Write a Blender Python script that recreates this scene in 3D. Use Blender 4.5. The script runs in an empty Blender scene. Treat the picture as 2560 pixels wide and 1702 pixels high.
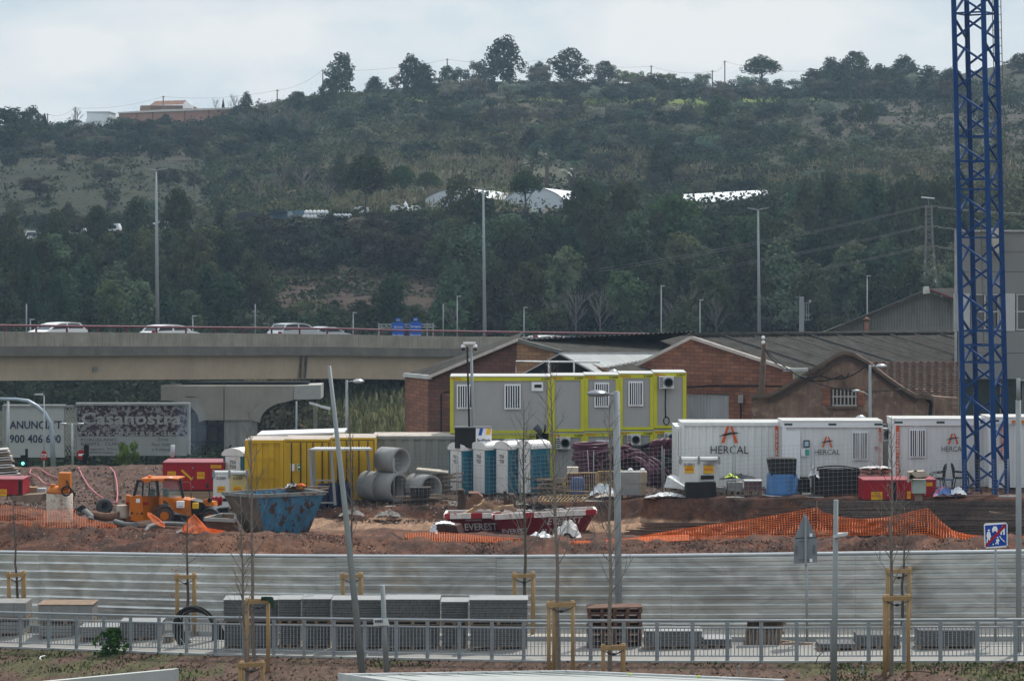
import bpy,bmesh,math,random
import numpy as np
from mathutils import Vector,Matrix,noise as mnoise
R=math.radians
random.seed(7)
rng=np.random.default_rng(11)
scene=bpy.context.scene
COL=scene.collection
# ---------------------------------------------------------------- camera
F,H,YH=7000.0,11.4,600.0
cam_d=bpy.data.cameras.new('camera')
cam=bpy.data.objects.new('camera',cam_d)
COL.objects.link(cam)
cam.location=(0,0,H)
cam.rotation_euler=(R(90),0,0)
cam_d.sensor_width=36
cam_d.lens=F/2560*36
cam_d.shift_y=-(851-YH)/2560
cam_d.clip_start=1
cam_d.clip_end=6000
scene.camera=cam
# ---------------------------------------------------------------- light
SUN_AZ,SUN_EL=22.0,50.0
sun_d=bpy.data.lights.new('sun','SUN')
sun_d.energy=4.2
sun_d.angle=R(2.0)
sun_d.color=(1.0,0.955,0.88)
sun=bpy.data.objects.new('sun',sun_d)
COL.objects.link(sun)
sd=Vector((math.sin(R(SUN_AZ))*math.cos(R(SUN_EL)),math.cos(R(SUN_AZ))*math.cos(R(SUN_EL)),math.sin(R(SUN_EL))))
sun.rotation_euler=(-sd).to_track_quat('-Z','Y').to_euler()
sun.location=(30,100,120)
world=bpy.data.worlds.new('World')
scene.world=world
world.use_nodes=True
wt=world.node_tree
wt.nodes.clear()
wo=wt.nodes.new('ShaderNodeOutputWorld')
wb=wt.nodes.new('ShaderNodeBackground')
sky=wt.nodes.new('ShaderNodeTexSky')
sky.sky_type='NISHITA'
sky.sun_disc=False
sky.sun_elevation=R(SUN_EL)
sky.sun_rotation=R(SUN_AZ)
sky.air_density=1.2
sky.dust_density=2.0
tc=wt.nodes.new('ShaderNodeTexCoord')
mp=wt.nodes.new('ShaderNodeMapping')
mp.inputs['Scale'].default_value=(1,1,2.4)
nz=wt.nodes.new('ShaderNodeTexNoise')
nz.inputs['Scale'].default_value=9.0
nz.inputs['Detail'].default_value=7.0
nz.inputs['Roughness'].default_value=0.52
cr=wt.nodes.new('ShaderNodeValToRGB')
cr.color_ramp.elements[0].position=0.44
cr.color_ramp.elements[0].color=(7.0,8.35,9.35,1)
cr.color_ramp.elements[1].position=0.63
cr.color_ramp.elements[1].color=(10.2,10.4,10.5,1)
sx=wt.nodes.new('ShaderNodeSeparateXYZ')
mr=wt.nodes.new('ShaderNodeMapRange')
mr.inputs['From Min'].default_value=0.08
mr.inputs['From Max'].default_value=0.7
mr.inputs['To Min'].default_value=1.0
mr.inputs['To Max'].default_value=1.35
sc_=wt.nodes.new('ShaderNodeVectorMath')
sc_.operation='SCALE'
mx=wt.nodes.new('ShaderNodeMix')
mx.data_type='RGBA'
mx.inputs[0].default_value=0.9
L=wt.links
L.new(tc.outputs['Generated'],mp.inputs['Vector'])
L.new(mp.outputs[0],nz.inputs['Vector'])
L.new(nz.outputs['Fac'],cr.inputs[0])
L.new(tc.outputs['Generated'],sx.inputs[0])
L.new(sx.outputs['Z'],mr.inputs['Value'])
L.new(cr.outputs[0],sc_.inputs[0])
L.new(mr.outputs[0],sc_.inputs['Scale'])
L.new(sky.outputs[0],mx.inputs['A'])
L.new(sc_.outputs[0],mx.inputs['B'])
L.new(mx.outputs['Result'],wb.inputs['Color'])
wb.inputs['Strength'].default_value=0.085
L.new(wb.outputs[0],wo.inputs['Surface'])
scene.view_settings.view_transform='Standard'
scene.view_settings.look='None'
scene.view_settings.exposure=0.0
scene.view_settings.gamma=1.0
scene.render.engine='CYCLES'
scene.cycles.max_bounces=5
scene.cycles.diffuse_bounces=2
scene.cycles.glossy_bounces=2
scene.cycles.transmission_bounces=3
scene.cycles.transparent_max_bounces=6
scene.cycles.volume_bounces=0
scene.cycles.use_denoising=True
# ---------------------------------------------------------------- helpers
def P(px,py,Y):
 """point seen at photo pixel (px,py) when it stands Y metres away"""
 return Vector(((px-1280)/F*Y,Y,H-(py-YH)/F*Y))
def m(npx,Y):
 return npx*Y/F
MATS={}
def mk(name,col,rough=0.6,metal=0.0,var=0.18,scale=2.0,col2=None,f2=(0.5,0.7),sc2=1.0,bump=0.0,bscale=20.0,stretch=(1,1,1),coord='Object',spec=None,streak=0.0,streakcol=(0.05,0.04,0.03),trans=0.0):
 """principled material whose colour is broken up by noise; col2 = a second real colour (rust, stain) in patches; streak = rain streaks"""
 if name in MATS:return MATS[name]
 mt=bpy.data.materials.new(name)
 mt.use_nodes=True
 nt=mt.node_tree;nd=nt.nodes;lk=nt.links
 b=nd['Principled BSDF']
 b.inputs['Roughness'].default_value=rough
 b.inputs['Metallic'].default_value=metal
 b.inputs['Specular IOR Level'].default_value=.22 if spec is None else spec
 t=nd.new('ShaderNodeTexCoord');mpn=nd.new('ShaderNodeMapping')
 mpn.inputs['Scale'].default_value=stretch
 lk.new(t.outputs[coord],mpn.inputs['Vector'])
 n=nd.new('ShaderNodeTexNoise');n.inputs['Scale'].default_value=scale;n.inputs['Detail'].default_value=6;n.inputs['Roughness'].default_value=0.62
 lk.new(mpn.outputs[0],n.inputs['Vector'])
 rmp=nd.new('ShaderNodeMapRange');rmp.inputs['From Min'].default_value=0.3;rmp.inputs['From Max'].default_value=0.7
 rmp.inputs['To Min'].default_value=1-var;rmp.inputs['To Max'].default_value=1+var
 lk.new(n.outputs['Fac'],rmp.inputs['Value'])
 vm=nd.new('ShaderNodeVectorMath');vm.operation='SCALE';vm.inputs[0].default_value=col[:3]
 lk.new(rmp.outputs[0],vm.inputs['Scale'])
 out=vm.outputs[0]
 if col2 is not None:
  n2=nd.new('ShaderNodeTexNoise');n2.inputs['Scale'].default_value=scale*sc2;n2.inputs['Detail'].default_value=8;n2.inputs['Roughness'].default_value=0.68
  lk.new(mpn.outputs[0],n2.inputs['Vector'])
  r2=nd.new('ShaderNodeMapRange');r2.inputs['From Min'].default_value=f2[0];r2.inputs['From Max'].default_value=f2[1]
  lk.new(n2.outputs['Color'],r2.inputs['Value'])
  mxn=nd.new('ShaderNodeMix');mxn.data_type='RGBA'
  lk.new(r2.outputs[0],mxn.inputs[0]);lk.new(out,mxn.inputs['A']);mxn.inputs['B'].default_value=(*col2[:3],1)
  out=mxn.outputs['Result']
 if streak>0:
  mp3=nd.new('ShaderNodeMapping');mp3.inputs['Scale'].default_value=(3.5,3.5,0.25)
  lk.new(t.outputs[coord],mp3.inputs['Vector'])
  n3=nd.new('ShaderNodeTexNoise');n3.inputs['Scale'].default_value=2.0;n3.inputs['Detail'].default_value=7;n3.inputs['Roughness'].default_value=0.7
  lk.new(mp3.outputs[0],n3.inputs['Vector'])
  r3=nd.new('ShaderNodeMapRange');r3.inputs['From Min'].default_value=0.48;r3.inputs['From Max'].default_value=0.72;r3.inputs['To Max'].default_value=streak
  lk.new(n3.outputs['Fac'],r3.inputs['Value'])
  mx3=nd.new('ShaderNodeMix');mx3.data_type='RGBA'
  lk.new(r3.outputs[0],mx3.inputs[0]);lk.new(out,mx3.inputs['A']);mx3.inputs['B'].default_value=(*streakcol,1)
  out=mx3.outputs['Result']
 lk.new(out,b.inputs['Base Color'])
 if bump>0:
  n4=nd.new('ShaderNodeTexNoise');n4.inputs['Scale'].default_value=bscale;n4.inputs['Detail'].default_value=5
  lk.new(mpn.outputs[0],n4.inputs['Vector'])
  bp=nd.new('ShaderNodeBump');bp.inputs['Strength'].default_value=bump;bp.inputs['Distance'].default_value=0.05
  lk.new(n4.outputs['Fac'],bp.inputs['Height']);lk.new(bp.outputs[0],b.inputs['Normal'])
 MATS[name]=mt
 return mt
def brickmat(name,c1,c2,mortar,bw=0.29,bh=0.14,dirt=0.3,msize=0.012,axis='x',var=0.5):
 if name in MATS:return MATS[name]
 mt=bpy.data.materials.new(name);mt.use_nodes=True
 nt=mt.node_tree;nd=nt.nodes;lk=nt.links;b=nd['Principled BSDF'];b.inputs['Roughness'].default_value=0.85
 t=nd.new('ShaderNodeTexCoord');sp=nd.new('ShaderNodeSeparateXYZ');cb=nd.new('ShaderNodeCombineXYZ')
 lk.new(t.outputs['Object'],sp.inputs[0])
 ad=nd.new('ShaderNodeMath');ad.operation='SUBTRACT'
 lk.new(sp.outputs['X'],ad.inputs[0]);lk.new(sp.outputs['Y'],ad.inputs[1])
 if axis=='x':lk.new(sp.outputs['X'],cb.inputs['X'])
 elif axis=='xy':lk.new(ad.outputs[0],cb.inputs['X'])
 lk.new(sp.outputs['Z'],cb.inputs['Y'])
 br=nd.new('ShaderNodeTexBrick')
 br.inputs['Scale'].default_value=1.0;br.inputs['Brick Width'].default_value=bw;br.inputs['Row Height'].default_value=bh
 br.inputs['Mortar Size'].default_value=msize;br.inputs['Bias'].default_value=0.0
 br.inputs['Color1'].default_value=(*c1,1);br.inputs['Color2'].default_value=(*c2,1);br.inputs['Mortar'].default_value=(*mortar,1)
 lk.new(cb.outputs[0],br.inputs['Vector'])
 n=nd.new('ShaderNodeTexNoise');n.inputs['Scale'].default_value=0.6;n.inputs['Detail'].default_value=8;n.inputs['Roughness'].default_value=0.7
 lk.new(t.outputs['Object'],n.inputs['Vector'])
 r_=nd.new('ShaderNodeMapRange');r_.inputs['From Min'].default_value=0.3;r_.inputs['From Max'].default_value=0.7;r_.inputs['To Min'].default_value=1-dirt;r_.inputs['To Max'].default_value=1+dirt
 lk.new(n.outputs['Fac'],r_.inputs['Value'])
 vm=nd.new('ShaderNodeVectorMath');vm.operation='SCALE'
 lk.new(br.outputs['Color'],vm.inputs[0]);lk.new(r_.outputs[0],vm.inputs['Scale']);lk.new(vm.outputs[0],b.inputs['Base Color'])
 MATS[name]=mt
 return mt
WLOC={}
class MB:
 """collects polygons (several materials) and links them as ONE mesh object"""
 def __init__(s):
  s.v=[];s.f=[];s.mi=[];s.sm=[];s.mats=[];s.M=None;s.cur=0
 def mat(s,mt):
  if mt not in s.mats:s.mats.append(mt)
  s.cur=s.mats.index(mt);return s
 def pt(s,p):
  p=Vector(p)
  if s.M is not None:p=s.M@p
  s.v.append(p[:]);return len(s.v)-1
 def face(s,pts,smooth=False):
  s.f.append([s.pt(p)for p in pts]);s.mi.append(s.cur);s.sm.append(smooth)
 def idx(s,ids,smooth=False):
  s.f.append(list(ids));s.mi.append(s.cur);s.sm.append(smooth)
 def box(s,a,b):
  x0,y0,z0=a;x1,y1,z1=b
  i=[s.pt(p)for p in((x0,y0,z0),(x1,y0,z0),(x1,y1,z0),(x0,y1,z0),(x0,y0,z1),(x1,y0,z1),(x1,y1,z1),(x0,y1,z1))]
  for q in((0,1,5,4),(1,2,6,5),(2,3,7,6),(3,0,4,7),(4,5,6,7),(3,2,1,0)):s.idx([i[k]for k in q])
  return s
 def hexa(s,p8):
  i=[s.pt(p)for p in p8]
  for q in((0,1,5,4),(1,2,6,5),(2,3,7,6),(3,0,4,7),(4,5,6,7),(3,2,1,0)):s.idx([i[k]for k in q])
  return s
 def bpx(s,px0,px1,py0,py1,Y,d):
  """box whose front face fills the photo rectangle at distance Y, d metres deep"""
  a=P(px0,py1,Y);b=P(px1,py0,Y)
  return s.box((a.x,Y,a.z),(b.x,Y+d,b.z))
 def prism(s,pts,d):
  """polygon (3-D points) extruded by vector d"""
  d=Vector(d);n=len(pts)
  a=[s.pt(p)for p in pts];b=[s.pt(Vector(p)+d)for p in pts]
  s.idx(a);s.idx(b[::-1])
  for k in range(n):s.idx([a[k],b[k],b[(k+1)%n],a[(k+1)%n]])
  return s
 def prpx(s,pp,Y,d):
  return s.prism([P(x,y,Y)for x,y in pp],(0,d,0))
 def tube(s,pts,r,n=6,closed=False,caps=True,rs=None):
  pts=[Vector(p)for p in pts];N=len(pts);rings=[]
  for k,p in enumerate(pts):
   if closed:t=pts[(k+1)%N]-pts[k-1]
   else:t=pts[min(k+1,N-1)]-pts[max(k-1,0)]
   if t.length<1e-9:t=Vector((0,0,1))
   t.normalize()
   u=t.cross(Vector((0,0,1))if abs(t.z)<0.9 else Vector((1,0,0))).normalized();w=t.cross(u)
   rr=rs[k]if rs else r
   rings.append([s.pt(p+(u*math.cos(2*math.pi*j/n)+w*math.sin(2*math.pi*j/n))*rr)for j in range(n)])
  for k in range(N if closed else N-1):
   A=rings[k];B=rings[(k+1)%N]
   for j in range(n):s.idx([A[j],A[(j+1)%n],B[(j+1)%n],B[j]],n>4)
  if caps and not closed:s.idx(rings[0][::-1]);s.idx(rings[-1])
  return s
 def bar(s,a,b,w,h=None):
  """rectangular bar from a to b"""
  a=Vector(a);b=Vector(b);h=h or w
  t=(b-a).normalized()
  u=t.cross(Vector((0,0,1))if abs(t.z)<0.9 else Vector((0,1,0))).normalized();w_=t.cross(u)
  q=[u*w/2+w_*h/2,-u*w/2+w_*h/2,-u*w/2-w_*h/2,u*w/2-w_*h/2]
  return s.hexa([a+k for k in q]+[b+k for k in q])
 def lathe(s,c,prof,n=16,axis='z',smooth=True):
  c=Vector(c);rings=[]
  for r_,h_ in prof:
   ring=[]
   for j in range(n):
    a=2*math.pi*j/n
    if axis=='z':v=Vector((math.cos(a)*r_,math.sin(a)*r_,h_))
    elif axis=='x':v=Vector((h_,math.cos(a)*r_,math.sin(a)*r_))
    else:v=Vector((math.cos(a)*r_,h_,math.sin(a)*r_))
    ring.append(s.pt(c+v))
   rings.append(ring)
  for k in range(len(rings)-1):
   for j in range(n):s.idx([rings[k][j],rings[k][(j+1)%n],rings[k+1][(j+1)%n],rings[k+1][j]],smooth)
  s.idx(rings[0][::-1]);s.idx(rings[-1])
  return s
 def ball(s,c,r,n=10,sq=(1,1,1),jit=0.0):
  c=Vector(c);rows=n//2+1;rings=[]
  for i in range(rows+1):
   th=math.pi*i/rows;ring=[]
   for j in range(n):
    a=2*math.pi*j/n
    k=1+(random.uniform(-jit,jit)if jit else 0)
    ring.append(s.pt(c+Vector((math.sin(th)*math.cos(a)*sq[0],math.sin(th)*math.sin(a)*sq[1],math.cos(th)*sq[2]))*r*k))
   rings.append(ring)
  for i in range(rows):
   for j in range(n):s.idx([rings[i][j],rings[i+1][j],rings[i+1][(j+1)%n],rings[i][(j+1)%n]],True)
  return s
 def corr(s,A,B,z0,z1,out,pitch=0.28,dep=0.04,z0b=None,z1b=None):
  """vertical-ribbed (container-like) sheet from A to B (xy), ribs pushed along out"""
  A=Vector((A[0],A[1],0));B=Vector((B[0],B[1],0));out=Vector((out[0],out[1],0)).normalized()
  n=max(1,int((B-A).length/pitch));pr=[(0,0),(0.3,0),(0.42,1),(0.78,1),(0.9,0)]
  st=[]
  for k in range(n):
   for q,o in pr:
    t=(k+q)/n;st.append((t,o))
  st.append((1,0))
  z0b=z0 if z0b is None else z0b;z1b=z1 if z1b is None else z1b
  lo=[];hi=[]
  for t,o in st:
   p=A.lerp(B,t)-out*dep*o
   lo.append(s.pt((p.x,p.y,z0+(z0b-z0)*t)));hi.append(s.pt((p.x,p.y,z1+(z1b-z1)*t)))
  for k in range(len(st)-1):s.idx([lo[k],lo[k+1],hi[k+1],hi[k]])
  return s
 def sheet(s,a,b,c,d,pitch=0.2,amp=0.03):
  """corrugated roof sheet: a-b is the ridge, d-c the eave, waves running down the slope"""
  a,b,c,d=map(Vector,(a,b,c,d));nrm=(b-a).cross(d-a).normalized()
  if nrm.z<0:nrm=-nrm
  n=int((b-a).length/pitch)*4;lo=[];hi=[]
  for k in range(n+1):
   t=k/n;o=nrm*amp*math.sin(k*math.pi/2)
   hi.append(s.pt(a.lerp(b,t)+o));lo.append(s.pt(d.lerp(c,t)+o))
  for k in range(n):s.idx([lo[k],lo[k+1],hi[k+1],hi[k]],True)
  return s
 def text(s,body,c,h,align='CENTER',width=None,dirx=(1,0,0),up=(0,0,1),bold=0.0):
  """flat lettering: c = baseline anchor"""
  key=(body,bold)
  if key not in TXT:
   cu=bpy.data.curves.new('lettering','FONT');cu.body=body;cu.size=1;cu.resolution_u=2;cu.offset=bold
   o=bpy.data.objects.new('lettering',cu);COL.objects.link(o)
   me=bpy.data.meshes.new_from_object(o)
   TXT[key]=([v.co.copy()for v in me.vertices],[list(p.vertices)for p in me.polygons])
   bpy.data.objects.remove(o);bpy.data.curves.remove(cu);bpy.data.meshes.remove(me)
  vs,fs=TXT[key]
  if not vs:return s
  x0=min(v.x for v in vs);x1=max(v.x for v in vs);y0=min(v.y for v in vs);y1=max(v.y for v in vs)
  sy=h/0.72 if False else h/max(1e-6,(y1-max(y0,0)if y0>-0.05 else y1))
  sxx=(width/(x1-x0))if width else sy
  off={'CENTER':-(x0+x1)/2,'LEFT':-x0,'RIGHT':-x1}[align]
  c=Vector(c);dx=Vector(dirx).normalized();uz=Vector(up).normalized()
  ids=[s.pt(c+dx*(v.x+off)*sxx+uz*v.y*sy)for v in vs]
  for f in fs:s.idx([ids[k]for k in f])
  return s
 def build(s,name,mt=None,parent=None,smooth=False):
  if mt is not None and not s.mats:s.mats=[mt]
  off=WLOC.get(parent.name,Vector((0,0,0)))if parent else s.org if hasattr(s,'org')else Vector((0,0,0))
  me=bpy.data.meshes.new(name)
  vs=[(x-off.x,y-off.y,z-off.z)for x,y,z in s.v]
  me.from_pydata(vs,[],s.f)
  for q in s.mats:me.materials.append(q)
  me.polygons.foreach_set('material_index',s.mi)
  me.polygons.foreach_set('use_smooth',[bool(a)or smooth for a in s.sm])
  me.update()
  o=bpy.data.objects.new(name,me);COL.objects.link(o)
  if parent:o.parent=parent;WLOC[o.name]=off
  else:
   o.location=off;WLOC[o.name]=off
  return o
TXT={}
def at(mb,org):
 mb.org=Vector(org);return mb
def tag(o,label=None,cat=None,group=None,kind=None):
 if label:o['label']=label
 if cat:o['category']=cat
 if group:o['group']=group
 if kind:o['kind']=kind
 return o
def thing(name,loc,label,cat,group=None):
 o=bpy.data.objects.new(name,None);COL.objects.link(o);o.location=loc;o.empty_display_size=0.3
 WLOC[o.name]=Vector(loc);return tag(o,label,cat,group)
def one(mb,name,mt,label,cat,group=None,org=None):
 """a thing that is one mesh"""
 if org is None:
  a=np.array(mb.v);org=((a[:,0].min()+a[:,0].max())/2,(a[:,1].min()+a[:,1].max())/2,a[:,2].min())
 mb.org=Vector(org)
 return tag(mb.build(name,mt),label,cat,group)
def base_of(px,py,Y):return P(px,py,Y)
def dup(root,loc,label=None,group=None):
 r=root.copy();COL.objects.link(r);r.location=loc;WLOC[r.name]=Vector(loc)
 if label:r['label']=label
 if group:r['group']=group
 for ch in list(root.children):
  c=ch.copy();COL.objects.link(c);c.parent=r
  for g in list(ch.children):
   d=g.copy();COL.objects.link(d);d.parent=c
 return r
def quads_mesh(name,V,mt,cols=None):
 """V: (n,4,3) float array of quads -> mesh"""
 n=V.shape[0];me=bpy.data.meshes.new(name)
 me.vertices.add(n*4);me.vertices.foreach_set('co',V.reshape(-1).astype(np.float32))
 me.loops.add(n*4);me.loops.foreach_set('vertex_index',np.arange(n*4,dtype=np.int32))
 me.polygons.add(n);me.polygons.foreach_set('loop_start',np.arange(0,n*4,4,dtype=np.int32));me.polygons.foreach_set('loop_total',np.full(n,4,dtype=np.int32))
 if cols is not None:
  at_=me.color_attributes.new('leafcol','FLOAT_COLOR','CORNER')
  c=np.ones((n,4,4),dtype=np.float32);c[:,:,:3]=cols[:,None,:]
  at_.data.foreach_set('color',c.reshape(-1))
 me.update(calc_edges=True);me.materials.append(mt)
 return me
def leafquads(C,size,flat=0.0,asp=1.0,vert=False,N=None,jit=0.75):
 """one quad at every centre C (n,3); size (n,); N = the way the leaf surface faces (random when missing)"""
 n=len(C);a=rng.normal(size=(n,3));b=rng.normal(size=(n,3))
 if N is not None:
  nn=N/(np.linalg.norm(N,axis=1)[:,None]+1e-9)+rng.normal(size=(n,3))*jit*.6;nn/=np.linalg.norm(nn,axis=1)[:,None]+1e-9
  a-=(a*nn).sum(1)[:,None]*nn;a/=np.linalg.norm(a,axis=1)[:,None]+1e-9;b=np.cross(nn,a)
 elif vert:b=np.zeros((n,3));b[:,2]=1;b[:,:2]=rng.normal(size=(n,2))*0.22;a[:,2]=0
 a/=np.linalg.norm(a,axis=1)[:,None]+1e-9
 if not vert and N is None:b-=(a*b).sum(1)[:,None]*a
 b/=np.linalg.norm(b,axis=1)[:,None]+1e-9
 s=np.asarray(size)[:,None]*0.5
 a=a*s;b=b*s*asp
 k=rng.uniform(0.35,0.9,size=(n,1))
 return np.stack([C-a-b,C+a*k-b,C+a+b*k,C-a*k+b],axis=1)
# ================================================================ TERRAIN OF THE HILL
HC=np.array([-1500,-500,0,250,500,750,1000,1250,1500,1750,2000,2250,2560,3100,4000],float)
HR=[
(205,[1126]*15),
(240,[1049]*15),
(290,[880,880,880,880,880,880,880,880,880,880,880,880,880,880,880]),
(335,[745,745,745,750,745,745,740,735,730,725,720,720,720,720,720]),
(378,[610,605,600,588,572,552,538,536,545,535,505,490,480,470,470]),
(425,[590,590,575,555,545,533,522,522,520,508,490,475,465,455,455]),
(480,[480,480,480,470,470,450,440,430,425,420,400,380,370,360,360]),
(540,[390,390,385,385,380,350,340,330,325,325,320,300,270,260,260]),
(590,[330,335,340,330,325,285,265,262,262,268,272,255,205,190,200]),
(625,[310,312,318,303,290,243,222,205,205,215,225,216,150,140,150]),
(665,[315,318,322,308,296,250,228,210,211,222,232,225,160,150,160]),
(800,[450,450,440,430,410,370,350,340,340,350,360,360,330,330,330]),
(1150,[640,640,640,640,640,640,640,640,640,640,640,640,640,640,640]),
]
HY=np.array([r[0]for r in HR],float)
def hrow(k,px):return np.interp(px,HC,HR[k][1])
def hpy(px,Y):
 """photo row of the hill surface in column px at distance Y"""
 rows=[hrow(k,px)for k in range(len(HR))]
 return float(np.interp(Y,HY,rows))
def hY(px,py):
 """distance at which the hill surface shows at (px,py)"""
 rows=np.array([hrow(k,px)for k in range(10)])
 return float(np.interp(-py,-rows,HY[:10]))
def hill_at(px,py):
 Y=hY(px,py);return hsurf(px,Y)
def hnoise(x,y):
 return mnoise.noise(Vector((x*0.035,y*0.035,3.1)))*1.5+mnoise.noise(Vector((x*0.11,y*0.11,9.1)))*0.55
def hsurf(px,Y):
 p=P(px,hpy(px,Y),Y)
 k=min(1,max(0,(Y-240)/60))*(0.35 if Y>600 else 1)
 p.z+=hnoise(p.x,p.y)*k
 return p
def hillcolor(px,py):
 n=mnoise.noise(Vector((px*0.011,py*0.02,0)));n2=mnoise.noise(Vector((px*0.04,py*0.07,5)))
 c=Vector((0.025,0.031,0.018))
 def mixin(c,col,w):return c.lerp(Vector(col),max(0,min(1,w)))
 def blob(cx,cy,rx,ry,soft=0.5):
  d=math.sqrt(((px-cx)/rx)**2+((py-cy)/ry)**2)+n2*0.35
  return max(0,min(1,(1.15-d)/soft))
 c=mixin(c,(0.038,0.036,0.023),0.4+n*1.2)
 c=mixin(c,(0.024,0.028,0.014),blob(180,460,420,95))
 c=mixin(c,(0.046,0.036,0.024),blob(250,385,330,22)*0.7)
 c=mixin(c,(0.11,0.15,0.03),blob(1740,254,430,17)*0.95)
 c=mixin(c,(0.13,0.17,0.03),blob(1040,252,40,8))
 c=mixin(c,(0.055,0.047,0.036),blob(2380,315,360,62)*0.85)
 c=mixin(c,(0.10,0.075,0.055),blob(1260,295,130,35)*0.8)
 c=mixin(c,(0.050,0.032,0.025),blob(860,730,470,75)*0.9)
 c=mixin(c,(0.10,0.085,0.05),blob(1560,430,130,45)*0.8)
 c=mixin(c,(0.075,0.07,0.04),blob(2250,445,400,25)*0.8)
 c=mixin(c,(0.15,0.12,0.08),blob(760,450,130,50)*0.5)
 c=mixin(c,(0.08,0.07,0.05),blob(1250,528,700,14))
 c=mixin(c,(0.085,0.078,0.05),blob(1120,465,340,75)*.9)
 return c
cols_px=np.linspace(-1500,4000,190)
rowsY=np.concatenate([np.linspace(205,240,4)[:-1],np.linspace(240,660,120),np.linspace(680,1150,10)])
hv=[];hc=[]
for Y in rowsY:
 for px in cols_px:
  hv.append(hsurf(px,Y)[:]);hc.append((*hillcolor(px,hpy(px,Y)),1))
nc=len(cols_px);hf=[]
for i in range(len(rowsY)-1):
 for j in range(nc-1):
  a=i*nc+j;hf.append((a,a+1,a+nc+1,a+nc))
me=bpy.data.meshes.new('hillside');me.from_pydata(hv,[],hf)
ca=me.color_attributes.new('soil','FLOAT_COLOR','POINT')
ca.data.foreach_set('color',np.array(hc,dtype=np.float32).reshape(-1))
me.polygons.foreach_set('use_smooth',[True]*len(hf));me.update()
hm=bpy.data.materials.new('hill_soil');hm.use_nodes=True
nt=hm.node_tree;b=nt.nodes['Principled BSDF'];b.inputs['Roughness'].default_value=0.95;b.inputs['Specular IOR Level'].default_value=0.1
va=nt.nodes.new('ShaderNodeVertexColor');va.layer_name='soil'
tcn=nt.nodes.new('ShaderNodeTexCoord')
n1=nt.nodes.new('ShaderNodeTexNoise');n1.inputs['Scale'].default_value=0.45;n1.inputs['Detail'].default_value=9;n1.inputs['Roughness'].default_value=0.75
r1=nt.nodes.new('ShaderNodeMapRange');r1.inputs['From Min'].default_value=0.3;r1.inputs['From Max'].default_value=0.7;r1.inputs['To Min'].default_value=0.45;r1.inputs['To Max'].default_value=1.55
vs_=nt.nodes.new('ShaderNodeVectorMath');vs_.operation='SCALE'
nt.links.new(tcn.outputs['Object'],n1.inputs['Vector']);nt.links.new(n1.outputs['Fac'],r1.inputs['Value'])
nt.links.new(va.outputs['Color'],vs_.inputs[0]);nt.links.new(r1.outputs[0],vs_.inputs['Scale']);nt.links.new(vs_.outputs[0],b.inputs['Base Color'])
me.materials.append(hm)
ho=bpy.data.objects.new('hills',me);COL.objects.link(ho)
tag(ho,kind='structure')
g=MB();g.face([(-1450,-60,-5.2),(1450,-60,-5.2),(1450,1480,-5.2),(-1450,1480,-5.2)])
gr=g.build('ground',mk('plain_soil',(0.10,0.09,0.06),rough=0.95,var=0.3,scale=0.05));tag(gr,kind='structure')
# ================================================================ NEAR GROUND (road, building site)
NC=np.array([-900,-300,0,250,500,800,1100,1300,1600,1900,2200,2560,2900,3500],float)
def row(**k):return k
def colv(xs,ys):return np.interp(NC,xs,ys)
RAILX=[-900,0,500,1280,1900,2560,3500]
RAILY=colv(RAILX,[95,87.5,82,75.5,73.5,72.6,72.4])
RAILP=colv(RAILX,[1585,1617,1635,1652,1654,1653,1652])
FENX=[-900,0,500,900,1280,1500,1900,2560,3500]
FENY=colv(FENX,[103,94,89,86.5,85,84,82,79.7,78])
FENT=colv(FENX,[1360,1378,1386,1389,1389.5,1389,1384,1376,1366])
FENB=FENT+2.15*F/FENY
def zof(py,Y):return H-(py-YH)/F*Y
def pyof(z,Y):return YH+(H-z)/Y*F
rz=zof(RAILP,RAILY);fz=zof(FENB,FENY)
ROWS=[]
ROWS.append((RAILY*0+40,rz-4.0))
ROWS.append((RAILY-16,rz-1.7))
ROWS.append((RAILY-9,rz-0.55))
ROWS.append((RAILY-4,rz-0.12))
ROWS.append((RAILY,rz))
ROWS.append((FENY,fz))
ROWS.append((FENY+3,fz+0.5))
cy=colv([-900,0,350,500,800,1100,1500,1900,2560,3500],[106,103,102,99,97,97,96,95,93,92])
cp=colv([-900,0,200,350,480,600,760,850,1000,1200,1500,1700,1900,2560,3500],[1316,1318,1316,1322,1338,1345,1347,1346,1358,1363,1363,1358,1356,1354,1352])
ROWS.append((cy,zof(cp,cy)))
y4=colv([-900,0,500,3500],[110,110,106,104]);p4=colv([-900,0,500,800,2560,3500],[1308,1309,1334,1336,1342,1342])
ROWS.append((y4,zof(p4,y4)))
y5=colv([-900,500,1000,1400,1700,2300,3500],[117,116,114,111.5,108.3,103.5,101]);p5=colv([-900,0,500,760,850,1800,2200,3500],[1268,1270,1292,1296,1300,1306,1330,1335])
ROWS.append((y5,zof(p5,y5)))
y6=y5+0.9;p6=colv([-900,0,500,760,850,1000,1300,1500,1800,2100,2300,3500],[1262,1264,1282,1285,1262,1266,1262,1249,1246,1243,1246,1247])
ROWS.append((y6,zof(p6,y6)))
z7=colv([-900,0,500,900,1400,1700,2000,2560,3500],[-0.2,-0.2,0.1,0.45,0.6,1.1,1.3,1.6,2.0])
ROWS.append((y6*0+123,z7))
ROWS.append((y6*0+129,z7*1.0))
zm=colv([-900,0,60,200,320,430,520,640,3500],[-0.2,0.25,0.10,0.18,0.33,0.42,0.3,0.3,0.3]);
ROWS.append((y6*0+136,np.where(NC<640,zm,z7)))
ROWS.append((y6*0+139,np.where(NC<640,zm-0.1,z7)))
ROWS.append((y6*0+148,np.where(NC<700,-3.0,0.0)))
ROWS.append((y6*0+160,z7*0-4.2))
ROWS.append((y6*0+206,z7*0-4.4))
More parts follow.
